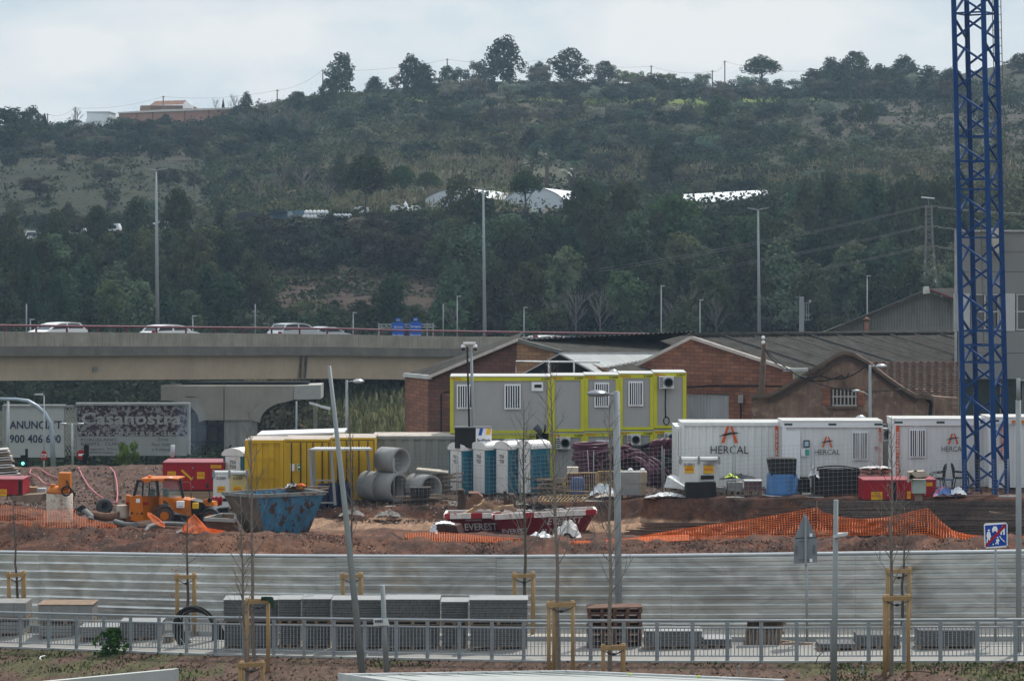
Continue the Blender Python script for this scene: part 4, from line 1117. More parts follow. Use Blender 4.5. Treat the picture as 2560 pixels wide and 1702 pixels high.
for row_,(y,xs)in enumerate([(545,list(range(762,822,9))),(534,list(range(766,818,10))),(543,list(range(838,880,9)))]):
 for x in xs:
  mb=MB();c=P(x,y-3,Y-1.0);mb.ball(c,.3,8,(1.0,.9,1.05),.06);one(mb,'bulk_bag',BAG,['white bulk bag in the lower row beside the blue container','white bulk bag in the upper row beside the blue container','white bulk bag in the small separate pile'][row_],'bag',['bulk bags in the lower row','bulk bags in the upper row','bulk bags in the separate pile'][row_])
root=W('white_tent','small pointed white tent between two umbrella pines','tent',1014,528,385)
mb=MB();c=P(1014,528,384);w=.75
for s_ in((-1,-1),(1,-1),(1,1),(-1,1)):pass
bs=[c+Vector((a*w,b2*w,0))for a,b2 in((-1,-1),(1,-1),(1,1),(-1,1))];tp=P(1014,502,384)
for k in range(4):mb.face([bs[k],bs[(k+1)%4],tp])
mb.build('canopy',BAG,root)
for px,py,w,lb in[(905,533,60,'white van half hidden by the wide pine'),(993,530,50,'white van left of the pointed tent'),(1040,531,40,'white car right of the pointed tent'),(1345,534,50,'white van in front of the arched greenhouse')]:
 Yv=381;p=P(px,py+4,Yv);ww=m(w*.7,Yv);root=thing('van',p,lb,'van')
 mb=MB();mb.prism([(p.x-ww/2,Yv,p.z+.3),(p.x+ww/2,Yv,p.z+.3),(p.x+ww/2,Yv,p.z+.75),(p.x+ww*.3,Yv,p.z+1.0),(p.x+ww*.1,Yv,p.z+1.15),(p.x-ww*.42,Yv,p.z+1.15),(p.x-ww/2,Yv,p.z+.8)],(0,1.7,0));mb.build('body',CV,root)
 mb=MB();mb.box((p.x-ww*.1,Yv-.03,p.z+.8),(p.x+ww*.25,Yv+.0,p.z+1.0));mb.build('window',GLASS,root)
mb=MB();
for x in range(600,1450,14):mb.bar(P(x,548-(x-600)*.012,376),P(x,533-(x-600)*.012,376),.05)
for dy in(0,6):mb.bar(P(600,548-dy,376),P(1440,537-dy,376),.05)
one(mb,'yard_fence',mk('dark_fence',(.04,.04,.045)),'dark thin fence along the edge of the terrace yard','fence')
mb=MB();mb.bpx(2190,2213,409,414,470,1.5);
for x in(2191,2212):mb.bar(P(x,420,470),P(x,412,470),.1)
one(mb,'green_shelter',mk('teal_net',(.02,.20,.13)),'tiny teal green shelter on the right hand slope','shelter')
# ================================================================ WAREHOUSES
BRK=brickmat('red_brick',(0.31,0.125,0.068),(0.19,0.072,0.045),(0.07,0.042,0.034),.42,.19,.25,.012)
BRKD=brickmat('shaded_brick',(0.15,0.06,0.042),(0.085,0.037,0.029),(0.045,0.028,0.024),.42,.19,.4,.012)  # darkened copy of the brick; the gable's shade is in its colour
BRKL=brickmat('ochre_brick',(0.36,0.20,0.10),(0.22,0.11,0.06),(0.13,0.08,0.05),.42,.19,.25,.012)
FIBRE=mk('fibre_cement_roof',(0.055,0.052,0.047),rough=.95,var=.4,scale=1.6,col2=(.2,.19,.17),f2=(.6,.75),sc2=2,spec=.05)
FIBP=mk('roof_verge',(0.50,0.44,0.40),rough=.85,var=.2,scale=2,col2=(.2,.17,.15),f2=(.6,.7))
METR=mk('bright_corrugated_metal',(0.38,0.39,0.39),rough=.7,metal=.0,var=.15,scale=1,spec=.25)
SHUT=mk('shutter_grey',(0.42,0.43,0.44),rough=.6,var=.12,stretch=(1,1,.3),scale=2)
wa=thing('warehouse',P(1290,1235,142),'left brick warehouse with a shallow grey corrugated gable roof','warehouse')
def Yg1(px):return 146-(px-1070)*.016
def Q(px,py,d=0.0):
 y=Yg1(px)+d;return P(px,py,Yg1(px))+Vector((0,d,0))
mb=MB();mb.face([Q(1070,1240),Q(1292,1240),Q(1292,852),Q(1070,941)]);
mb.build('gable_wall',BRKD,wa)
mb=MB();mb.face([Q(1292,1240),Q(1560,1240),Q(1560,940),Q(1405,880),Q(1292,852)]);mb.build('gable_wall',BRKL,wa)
c0=Q(1070,1240);c1=P(1012,1240,150)
zt=Q(1070,941).z
mb=MB();mb.face([(c1.x,c1.y,c1.z),(c0.x,c0.y,c0.z),(c0.x,c0.y,zt),(c1.x,c1.y,P(1012,938,150).z)]);mb.face([(c1.x,c1.y,c1.z),(c1.x,c1.y,P(1012,938,150).z),(c1.x+6,c1.y+12,P(1012,938,150).z),(c1.x+6,c1.y+12,c1.z)])
mb.build('corner_wall',BRK,wa)
for x0,x1,y0 in((1030,1064,995),(1013,1024,993)):
 mb=MB()
 for k in range(6):
  t=k/6;a=x0+(x1-x0)*t;yy=150-(a-1012)*.069-.06
  mb.bpx(a+.3,x0+(x1-x0)*(t+1/6)-.3,y0,1240,yy,.05)
 mb.build('shutter_door',mk('brown_grey_shutter',(0.085,0.075,0.065),rough=.7),wa)
dd=Vector((10,13,.0))
mb=MB();mb.sheet(Q(1292,849,-.2),Q(1292,849)+dd,Q(1074,940)+dd+Vector((-3,0,0)),Q(1074,940,-.2),.45,.04)
e=[Q(1074,941,-.25),Q(1292,850,-.25)];back=P(1014,934,150.5)
mb.face([e[0],e[1],e[1]+Vector((.4,6,.25)),back+Vector((.4,2,0)),back]);mb.build('roof',FIBRE,wa)
mb=MB();mb.bar(Q(1070,943,-.3),Q(1294,849,-.3),.12,.16);mb.build('verge',FIBP,wa)
mb=MB();mb.bar(P(1011,937,149.9),Q(1076,942,-.35),.18,.2);mb.build('gutter',mk('pale_gutter',(.5,.5,.48),rough=.6),wa)
rd=P(1735,838,163)-P(1292,849,Yg1(1292))
mb=MB();A=Q(1292,850,-.1);B=A+rd;C2=Q(1560,944,-.1);D=C2+rd
mb.sheet(A,B,D,C2,.40,.025);mb.build('roof',FIBRE,wa)
mb=MB();mb.bar(Q(1292,850,-.15),Q(1405,880,-.15),.14,.2);mb.build('verge',mk('dark_verge',(.14,.14,.13),rough=.8),wa)
mb=MB();mb.tube([P(1103,1230,143),P(1103,985,143),P(1112,980,143),P(1130,979,143)],.05,n=6);mb.build('drain_pipe',DARK,wa)
sh=thing('lean_to_shed',P(1440,1235,139),'open dark shed with a bright corrugated metal roof between the two brick gables','shed')
mb=MB();mb.prism([P(1296,940,139.5),P(1400,884,139.5),P(1505,940,139.5),P(1505,1235,139.5),P(1296,1235,139.5)],(0,.2,0));mb.build('back_wall',DARK,sh)  # near-black sheet stands in for the shaded inside of the shed
mb=MB();mb.sheet(P(1400,884,138),P(1640,884,150),P(1760,943,150),P(1505,941,138),.30,.04);mb.build('roof',METR,sh)
mb=MB();mb.bar(P(1400,884,137.9),P(1507,942,137.9),.06,.08);mb.bar(P(1400,884,137.9),P(1296,940,137.9),.04,.05);mb.bar(P(1400,883,137.9),P(1642,882,149.9),.08,.08);mb.build('verge',METR,sh)
for x in range(1300,1500,40):pass
fr=thing('pipe_structure',P(1360,940,136),'thin white pipe frame standing in front of the open shed','frame')  # free-standing pipe frame, a bent tube with two uprights
mb=MB();mb.tube([P(1290,938,136),P(1290,903,136),P(1500,905,136)],.05,n=6)
mb.tube([P(1372,905,136),P(1372,938,136)],.05,n=6);mb.tube([P(1435,905,136),P(1435,938,136)],.05,n=6);mb.build('pipe',mk('white_pipe',(.6,.6,.6)),fr)
wb_=thing('warehouse',P(1728,1240,141),'middle brick warehouse with white steel door and long dark corrugated roof','warehouse')
def Yg2(px):return 145-(px-1540)*.0172
def Q2(px,py,d=0.0):return P(px,py,Yg2(px))+Vector((0,d,0))
mb=MB();mb.face([Q2(1480,1245),Q2(1713,1245),Q2(1713,984),Q2(1822,984),Q2(1822,1245),Q2(1982,1245),Q2(1982,927),Q2(1728,846),Q2(1540,937),Q2(1480,945)]);mb.build('gable_wall',BRK,wb_)
mb=MB();a=Q2(1713,984,.15);b_=Q2(1822,984,.15);mb.corr((a.x,a.y),(b_.x,b_.y),P(0,1245,141).z,a.z,(0,-1),.18,.05);mb.build('door',SHUT,wb_)
mb=MB();mb.bpx(1846,1858,988,1007,139.3,.25);mb.build('meter_box',mk('grey_box',(.3,.3,.3)),wb_)
mb=MB();mb.tube([P(1852,1007,139.4),P(1852,1060,139.4)],.04,n=5);mb.tube([P(1715,968,141.5),P(1780,964,140.5),P(1975,966,137)],.05,n=5);mb.build('cable',DARK,wb_)
rd2=P(2440,835,162)-P(1728,843,Yg2(1728))
mb=MB();A=Q2(1728,843,-.25);C2=Q2(1982,926,-.25);mb.sheet(A,A+rd2,C2+rd2,C2,.42,.06);mb.build('roof',FIBRE,wb_)
mb=MB()
for k,t in enumerate([.1,.19,.29,.38,.47,.56,.66,.75,.85]):
 u=A.lerp(A+rd2,t)+Vector((0,-.05,.1));v=C2.lerp(C2+rd2,t)+Vector((0,-.05,.1));mb.bar(u,v,.06,.05)
mb.build('lap_joint',mk('joint_grey',(.12,.118,.11),rough=.95,spec=.05),wb_)
mb=MB();mb.bar(Q2(1728,843,-.3),Q2(1540,938,-.3),.14,.16);mb.bar(Q2(1728,843,-.3),Q2(1985,927,-.3),.14,.16);mb.build('verge',FIBP,wb_)
mb=MB();mb.tube([A+Vector((0,0,.1)),A+rd2+Vector((0,0,.1))],.16,n=6);mb.build('ridge_cap',FIBRE,wb_)
mb=MB();mb.bar(P(1700,842,163.6),P(2440,834,163.6),.35,.3);mb.build('back_ridge',FIBRE,wb_)
mb=MB();mb.bpx(1960,2020,921,928,136.5,.4);mb.build('gutter',METR,wb_)
gs=thing('metal_shed',P(2200,860,185),'grey corrugated shed with a tall gable behind the dark roofs','shed')
a=P(2040,835,186);b_=P(2400,835,182)
mb=MB();nrib=90;
for k in range(nrib):
 x0=2052+(2400-2052)*k/nrib;x1=2052+(2400-2052)*(k+.55)/nrib
 tp=lambda x:834-(x-2045)*(834-728)/(2316-2045)if x<2316 else 728+(x-2316)*.38
 mb.prpx([(x0,850),(x0,tp(x0)),(x1,tp(x1)),(x1,850)],184,.2)
mb.build('wall',mk('grey_corrugated',(0.27,0.265,0.25),rough=.8,var=.2,scale=.6,streak=.5),gs)
mb=MB();mb.prpx([(2045,852),(2045,836),(2316,729),(2410,764),(2410,852)],184.12,.2);mb.build('wall_backing',mk('grey_groove_shade',(.10,.10,.095),rough=.9),gs)  # darker copy of the sheet colour, painting shade into the grooves between ribs
mb=MB();mb.prism([P(2040,838,183.5),P(2318,724,183.5),P(2318,731,183.5),P(2050,841,183.5)],(0,.4,0));mb.sheet(P(2318,722,183.4),P(2440,720,196),P(2560,790,196),P(2418,762,183.4),.4,.05);mb.build('roof',FIBRE,gs)
mb=MB();mb.prism([P(2310,718,183.3),P(2322,716,183.3),P(2326,733,183.3),P(2308,735,183.3)],(0,.3,0));mb.build('ridge_end',mk('pale_end',(.5,.48,.46)),gs)
mb=MB();mb.bar(P(2325,724,183.2),P(2420,760,183.2),.35,.1);mb.build('verge',mk('maroon_trim',(.17,.04,.04)),gs)
mb=MB();mb.tube([P(2167,850,183.2),P(2167,800,183.2)],.18,n=8);mb.lathe(P(2167,800,183.2),[(.3,0),(.05,.2)],8);mb.build('flue',mk('rusty_flue',(.22,.12,.08),rough=.8),gs)
ob=thing('stucco_building',P(2110,1070,130),'old peeling stucco building with a curved gable and barred window','building')
STU=mk('peeling_stucco',(0.20,0.13,0.098),rough=.95,var=.45,scale=1.1,col2=(.29,.205,.15),f2=(.52,.60),sc2=2.2,streak=.7,streakcol=(.09,.065,.05),bump=.35)
STC=mk('stucco_cornice',(0.115,0.085,0.066),rough=.95,var=.3,scale=2,col2=(.2,.13,.095),f2=(.6,.7),sc2=2)
Yo=130;top=[(1876,986),(1920,984),(1945,972),(1990,945),(2040,915),(2075,893),(2098,880),(2115,877),(2135,882),(2170,902),(2215,938),(2255,966),(2290,985),(2335,992)]
mb=MB();mb.prism([P(x,y,Yo)for x,y in[(1879,1210)]+[(max(x,1879),y+4)for x,y in top]+[(2335,1210)]],(.2,.6,0));mb.build('wall',STU,ob)
mb=MB();mb.prpx([(2335,1210),(2335,990),(2396,995),(2396,1210)],Yo+.3,8);mb.build('side_wall',STU,ob)
mb=MB()
for(x0,y0),(x1,y1)in zip(top[:-1],top[1:]):mb.hexa([P(x0,y0+9,Yo-.35),P(x1,y1+9,Yo-.35),P(x1,y1+9,Yo+.3),P(x0,y0+9,Yo+.3),P(x0,y0,Yo-.35),P(x1,y1,Yo-.35),P(x1,y1,Yo+.3),P(x0,y0,Yo+.3)])
mb.build('cornice',STC,ob)
inn=[(x,y+20+4*math.sin((x-1920)/60))for x,y in top if 1920<=x<=2300]
mb=MB()
for(x0,y0),(x1,y1)in zip(inn[:-1],inn[1:]):mb.bar(P(x0,y0,Yo-.1),P(x1,y1,Yo-.1),.15,.14)
mb.build('arch_moulding',mk('moulding_dark',(.07,.05,.042),rough=.95),ob)
wd=MB();wd.bpx(2077,2142,972,1016,Yo-.03,.1);wo_=wd.build('window',mk('old_pane',(.035,.035,.04),rough=.3),ob)
mb=MB()
for k in range(7):mb.bar(P(2083+k*9.4,973,Yo-.12),P(2083+k*9.4,1014,Yo-.12),.055)
for y in(991,1013):mb.bar(P(2080,y,Yo-.12),P(2142,y,Yo-.12),.07)
mb.build('window_bars',mk('pale_bar',(.36,.33,.3),rough=.8),wo_)
mb=MB();mb.bpx(2070,2147,1016,1021,Yo-.3,.35);mb.bpx(2076,2144,969,973,Yo-.15,.2);mb.build('sill',STC,wo_)
for x0,x1 in((2056,2076),(2143,2160)):mb=MB();mb.bpx(x0,x1,970,1014,Yo-.05,.06);mb.build('brick_jamb',BRK,ob)
mb=MB();A=P(2110,905,Yo+6);B=P(2396,903,Yo+6);nR=17
TL=mk('old_roof_tile',(0.105,0.066,0.052),rough=.95,var=.4,scale=2.6,col2=(.2,.14,.11),f2=(.58,.68),sc2=2)
lowL=P(2110,999,Yo+.75);lowR=P(2396,1001,Yo+.75)
for k in range(nR):
 t0=k/nR;t1=(k+1)/nR;a=A.lerp(lowL,t0);b_=B.lerp(lowR,t0);c=B.lerp(lowR,t1);d=A.lerp(lowL,t1);up=Vector((0,0,.10))
 n=60;hi=[mb.pt(a.lerp(b_,j/n)+Vector((0,0,.04*math.sin(j*1.6))))for j in range(n+1)];lo=[mb.pt(d.lerp(c,j/n)+up*.9+Vector((0,-.05,.05*math.sin(j*1.6))))for j in range(n+1)];l2=[mb.pt(d.lerp(c,j/n)+Vector((0,-.05,0)))for j in range(n+1)]
 for j in range(n):mb.idx([hi[j],hi[j+1],lo[j+1],lo[j]]);mb.idx([lo[j],lo[j+1],l2[j+1],l2[j]])
mb.build('tile_roof',TL,ob)
mb=MB();mb.tube([P(2322,1075,Yo-.2),P(2325,1040,Yo-.2),P(2328,1008,Yo-.2),P(2315,994,Yo-.2)],.09,n=6);mb.build('cable',DARK,ob)
mb=MB();mb.bar(P(2104,936,Yo-.15),P(2116,970,Yo-.15),.12);mb.build('bracket',STC,ob)
of=thing('office_block',P(2470,1075,150),'modern grey panelled block with strip windows behind the crane mast','building')
def obx(mb,x0,x1,y0,y1,Y,d):return mb.prism([P(x0,y1,Y),P(x1,y1,Y),P(x1,y0,Y),P(x0,y0,Y)],(3.2*d/12,d,0))
PAN=mk('office_panel',(0.21,0.21,0.205),rough=.6,var=.05,scale=.3);PANW=mk('office_white',(0.42,0.42,0.415),rough=.6,var=.05)
Yk=145
for y0,y1 in((580,630),(631,679),(680,733)):
 mb=MB();obx(mb,2393,2800,y0,y1,Yk,12);mb.build('wall_panel',PAN,of)
for y0,y1 in((828,882),(883,947)):mb=MB();obx(mb,2395,2800,y0,y1,Yk,12);mb.build('wall_panel',PAN,of)
mb=MB();obx(mb,2386,2392.5,577,947,Yk-.1,12.1);obx(mb,2386,2800,575,579.5,Yk-.15,12.3);mb.build('corner_trim',mk('pale_trim',(.33,.33,.33)),of)
mb=MB();obx(mb,2393,2800,733.5,827.5,Yk+.3,11);mb.build('window_band',GLASS,of)
for x0,x1 in((2386,2425),(2500,2538)):mb=MB();mb.bpx(x0,x1,733.5,827.5,Yk-.05,.3);mb.build('pier_panel',PANW,of)
for x0,x1 in((2426,2499),(2540,2620)):
 mb=MB()
 for x in(x0+3,(x0+x1)/2,x1-3):mb.bpx(x-1.8,x+1.8,735,826,Yk+.05,.15)
 for y in(736,779,824):mb.bpx(x0,x1,y-1.6,y+1.6,Yk+.02,.15)
 mb.build('window_frame',PANW,of)
mb=MB();obx(mb,2398,2800,948,1200,Yk+.6,11);mb.build('ground_floor_glass',mk('dark_green_glass',(.04,.055,.055),rough=.15),of)
mb=MB()
for x in(2400,2440,2500,2556):mb.bpx(x,x+3,950,1075,Yk+.45,.1)
mb.build('mullion',PAN,of)
mb=MB();mb.bpx(2483,2507,570,632,Yk-1.5,1.2);mb.build('wall_unit',mk('beige_unit',(.42,.38,.32),rough=.6),of)
# ================================================================ BILLBOARDS AND THINGS BEYOND THE MOUND
BBW=mk('billboard_white',(0.25,0.25,0.248),rough=.7,var=.06,scale=.5);BBF=mk('billboard_frame',(0.24,0.24,0.24),rough=.6);NAVY=mk('navy_print',(0.02,0.025,0.06),rough=.7)
Yb=165
bb=thing('billboard',P(95,1170,Yb),'white billboard lettered ANUNCIA\'T with a phone number','billboard')
mb=MB();mb.bpx(8,160,1016,1143,Yb,.3);mb.build('panel',mk('billboard_pale',(.36,.36,.355),rough=.7,var=.06),bb)
mb=MB();mb.bpx(6,162,1012,1017,Yb-.1,.5);mb.bpx(6,12,1017,1143,Yb-.08,.45);mb.build('frame',BBF,bb)
mb=MB();mb.text("ANUNCIA'T",P(24,1071,Yb-.03),m(20,Yb),'LEFT',width=m(130,Yb),bold=.015);mb.build('lettering',NAVY,bb);mb=MB();mb.text('900 406 600',P(24,1106,Yb-.03),m(20,Yb),'LEFT',width=m(128,Yb),bold=.015);mb.build('lettering',NAVY,bb)
for x in(30,68,130):mb=MB();mb.bpx(x,x+5,1143,1185,Yb+.1,.2);mb.build('post',DARK,bb)
bb=thing('billboard',P(330,1170,Yb),'faded torn billboard with peeling maroon print','billboard')
FADE=mk('torn_maroon_print',(0.035,0.015,0.026),rough=.8,var=.3,scale=2,col2=(.20,.195,.195),f2=(.50,.53),sc2=2.2,coord='Object')
mb=MB();mb.bpx(191,470,1012,1139,Yb,.3);mb.build('panel',BBW,bb)
mb=MB();mb.bpx(193,468,1014,1074,Yb-.012,.01);mb.bpx(193,468,1074.2,1090,Yb-.012,.01);mb.build('torn_print',FADE,bb)
mb=MB();mb.bpx(189,474,1007,1013,Yb-.12,.5);mb.bpx(468,474,1013,1139,Yb-.1,.5);mb.bpx(189,474,1135,1139,Yb-.1,.3);mb.build('frame',BBF,bb)
mb=MB();mb.text('Casanostra',P(203,1060,Yb-.03),m(30,Yb),'LEFT',width=m(250,Yb),bold=.02);mb.build('lettering',mk('faded_letter',(.27,.265,.26),rough=.8),bb);mb=MB();mb.text('MAT. CONSTRUCCIO',P(200,1088,Yb-.03),m(10,Yb),'LEFT',width=m(245,Yb),bold=.01);mb.build('lettering',mk('faded_letter',(.27,.265,.26),rough=.8),bb)
mb=MB()
for s_,x,y,h,w in[('PORCELANIC',202,1102,7,92),('BANYS · CUINES',203,1113,8,110),('Avinguda, Nau',203,1124,5,90),('www.casa',222,1133,4,60),('Zona',394,1101,7,26),('Parc Vallès',380,1114,7,50),('a 5 minuts',380,1126,7,50)]:mb.text(s_,P(x,y,Yb-.03),m(h,Yb),'LEFT',width=m(w,Yb))
mb.build('small_print',mk('faded_print',(.07,.065,.075),rough=.8),bb)
for x in(235,265,310,365,395):mb=MB();mb.bpx(x,x+4,1139,1185,Yb+.1,.2);mb.build('post',DARK,bb)
lt=thing('lattice_screen',P(175,1150,Yb+.1),'white diamond lattice screen between the two billboards','screen')
mb=MB()
for k in range(-8,9):
 for s_ in(1,-1):
  x0=162+k*4.3*2;
  p0=[(x0,1138),(x0+120*.62,1018)]if s_>0 else[(x0,1018),(x0+120*.62,1138)]
  (xa,ya),(xb,yb)=p0
  def clipx(x,y,X):t=(X-xa)/(xb-xa);return(X,ya+(yb-ya)*t)
  if xb<162 or xa>186:continue
  a_=(xa,ya)if xa>=162 else clipx(0,0,162);b2=(xb,yb)if xb<=186 else clipx(0,0,186)
  mb.bar(P(*a_,Yb+.1+s_*.02),P(*b2,Yb+.1+s_*.02),.035)
mb.bpx(160.5,162.5,1014,1140,Yb+.05,.1);mb.bpx(186,190,1014,1140,Yb+.05,.1);mb.bpx(160,190,1013,1018,Yb+.05,.1);mb.build('slats',BBW,lt)
rb=thing('billboard_support',P(520,1150,210),'dark steel back frame of a billboard beside the pier','billboard')
mb=MB()
for x in(474,490,515,542,556):mb.bpx(x,x+4,1010,1150,210,.2)
for y in(1026,1064,1102,1128):mb.bpx(474,560,y,y+4,209.8,.2)
mb.build('frame',mk('navy_steel',(.025,.035,.06),rough=.6),rb)
mb=MB();mb.bpx(476,556,1012,1130,210.4,.1);mb.build('panel',mk('weathered_board',(.15,.125,.12),rough=.8,var=.2),rb)
cl=thing('curved_lamp',P(131,1180,150),'big curved arm lamp post bending left in front of the billboards','street lamp')
pts=[(134,1180),(131,1100),(127,1060),(112,1033),(92,1015),(70,1002),(40,998),(-30,996)]
mb=MB();mb.tube([P(x,y,150)for x,y in pts],.1,n=8,rs=[.14,.13,.12,.11,.11,.1,.09,.08]);mb.build('pole',mk('blue_grey_steel',(.30,.35,.40),rough=.4,metal=.3),cl)
dl=thing('street_lamp',P(181,1180,146),'pale lamp post with two flat lamps in front of the lattice screen','street lamp')
mb=MB();mb.tube([P(182,1180,146),P(180,1058,146)],.06,n=6);mb.bar(P(168,1059,146),P(195,1059,146),.05);mb.build('pole',PALEM,dl)
for s_,x in((-1,159),(1,202)):mb=MB();mb.ball(P(x,1059,146),.19,10,(1.0,.6,.32));mb.build('lamp_head',PALEM,dl)
smalllamp(110,988,1180,148,'straight thin lamp post behind the STOP sign',.5,-1,.04)
smalllamp(20,1000,1180,155,'grey post at the left edge in front of the white billboard',.1,1,.09)
st=thing('stop_sign',P(110,1180,146),'red octagonal STOP sign at the mound','road sign')
SRED=mk('sign_red',(.32,.012,.02),rough=.5,var=.1)
mb=MB();c=P(109.5,1139,145.9);r_=m(13,146);mb.prism([c+Vector((math.cos(R(22.5+45*k))*r_*.68,0,math.sin(R(22.5+45*k))*r_))for k in range(8)],(0,.04,0));mb.build('plate',SRED,st)
mb=MB();mb.text('STOP',c+Vector((0,-.01,-.09)),.2,width=.3,bold=.01);mb.build('lettering',LETT,st)
mb=MB();mb.tube([P(110,1182,146.1),P(110,1140,146.1)],.03,n=6);mb.build('post',PALEM,st)
ne=thing('no_entry_sign',P(203,1180,150),'round red no entry sign with a white bar left of the traffic light','road sign')
mb=MB();mb.lathe(P(203,1136,150),[(.26,0),(.26,.04)],18,'y');mb.build('plate',SRED,ne)
mb=MB();mb.bpx(196,210,1134,1139,149.98,.01);mb.build('bar',LETT,ne);mb=MB();mb.bar(P(203,1180,150.1),P(203,1146,150.1),.05);mb.build('post',DARK,ne)
tl=thing('traffic_light',P(215,1180,149),'black traffic light seen from behind beside the no entry sign','traffic light')
mb=MB();mb.bpx(210,221,1112,1145,149,.3);mb.build('housing',DARK,tl);mb=MB();mb.bpx(206,213,1136,1168,149.35,.25);mb.bpx(213,217,1145,1182,149.1,.1);mb.build('post',DARK,tl)
tl=thing('traffic_light',P(60,1180,149),'traffic light showing green at the left end of the mound','traffic light')
mb=MB();mb.bpx(51,62,1138,1172,149,.3);mb.bpx(63,69,1122,1182,149.2,.12);mb.build('housing',DARK,tl)
gm=bpy.data.materials.new('green_light');gm.use_nodes=True;gm.node_tree.nodes['Principled BSDF'].inputs['Emission Color'].default_value=(.05,1,.6,1);gm.node_tree.nodes['Principled BSDF'].inputs['Emission Strength'].default_value=2.2
mb=MB();mb.lathe(P(57,1158,148.9),[(.085,0),(.085,.03)],12,'y');mb.build('lamp',gm,tl)
for px,t,b,Y,r_,lb in[(741,1003,1190,185,.07,'thin grey post under the flyover left of the wooden pole'),(1290,0,0,0,0,'')]:
 if lb:mb=MB();mb.tube([P(px,b,Y),P(px,t,Y)],r_,n=6);one(mb,'thin_post',GALV,lb,'post')
mb=MB();mb.bpx(783,792,1008,1180,178,.25);one(mb,'concrete_pole',mk('old_pole',(.17,.15,.13),rough=.9),'stout concrete utility pole under the flyover behind the yellow containers','utility pole')
sl=thing('street_lamp',P(867,1180,132),'street lamp with a domed head facing right in front of the flyover','street lamp')
def dome_lamp(root,px,top,base,Y,s,headpx,r=.07,armpx=14):
 mb=MB();mb.tube([P(px,base,Y),P(px,top,Y)],r,n=8,rs=[r*1.25,r*.85]);mb.build('pole',GALV,root)
 a=P(px,top+4,Y);e=P(px+s*armpx,top+3,Y);mb=MB();mb.tube([a,e],r*.45,n=6);mb.build('arm',GALV,root)
 hw=m(headpx,Y)/2;c=P(px+s*armpx,top+3,Y)+Vector((s*hw,0,0))
 mb=MB();mb.lathe(c,[(hw*.35,-hw*.34),(hw*.55,-hw*.28),(hw*.95,-hw*.16),(hw,0),(hw*.93,hw*.14),(hw*.6,hw*.32),(hw*.2,hw*.4),(.01,hw*.41)],20);mb.build('lamp_head',mk('lamp_alu',(.42,.43,.45),rough=.28,metal=.6,var=.05),root)
dome_lamp(sl,867,950,1180,132,1,30)
# ================================================================ CABINS AND CONTAINERS
def gb(px,Y):return pyof(ground_z(px,Y),Y)
YEL=mk('lime_yellow_frame',(0.50,0.48,0.025),rough=.5,var=.08,scale=1.5,streak=.15,streakcol=(.2,.18,.03));CGREY=mk('cabin_grey',(0.34,0.33,0.32),rough=.55,var=.04,scale=.8,streak=.12,streakcol=(.2,.19,.18))
CWH=mk('window_white',(.75,.75,.76),rough=.45,var=.03);BAR=mk('window_dark',(.02,.02,.025),rough=.2);REDP=mk('red_print',(.55,.05,.02),rough=.6);BLK=mk('black_print',(.015,.015,.015),rough=.7)
ORST=mk('orange_sticker',(.62,.20,.02),rough=.6,var=.05)
def barwin(root,x0,x1,y0,y1,Y,nb=5):
 mb=MB();mb.bpx(x0,x1,y0,y1,Y-.05,.06);w=mb.build('window',CWH,root)
 iw=(x1-x0)-7;mb=MB();mb.bpx(x0+3.5,x0+3.5+iw*.47,y0+4,y1-4,Y-.06,.02);mb.bpx(x1-3.5-iw*.47,x1-3.5,y0+4,y1-4,Y-.06,.02);mb.build('pane',BAR,w)
 mb=MB()
 for k in range(nb):x=x0+5.5+(iw-4)*(k+.5)/nb;mb.bpx(x-1.1,x+1.1,y0+3,y1-3,Y-.10,.03)
 mb.build('window_bars',CWH,w)
def acunit(root_loc,x0,x1,y0,y1,Y,label,parent=None):
 r=thing('air_conditioner',P((x0+x1)/2,y1,Y),label,'air conditioner',None)
 mb=MB();mb.bpx(x0,x1,y0,y1,Y-.35,.33);mb.build('casing',mk('ac_white',(.55,.55,.54),rough=.5,var=.05),r)
 c=P(x0+(x1-x0)*.64,(y0+y1)/2,Y-.37);rr=m((y1-y0)*.42,Y)
 mb=MB();mb.lathe(c,[(rr,0),(rr*.9,-.012),(rr*.75,0)],20,'y');mb.build('fan_guard',mk('fan_grey',(.16,.16,.17),rough=.6),r)
 mb=MB()
 for k in range(5):mb.bpx(x0+1,x0+(x1-x0)*.28,y0+3+k*(y1-y0-4)/5,y0+3+(k+.5)*(y1-y0-4)/5,Y-.36,.02)
 mb.build('grille',BLK,r);mb=MB();mb.bpx(x0+2,x0+4,y1,y1+3,Y-.3,.3);mb.bpx(x1-5,x1-3,y1,y1+3,Y-.3,.3);mb.build('bracket',GALV,r)
YC=122
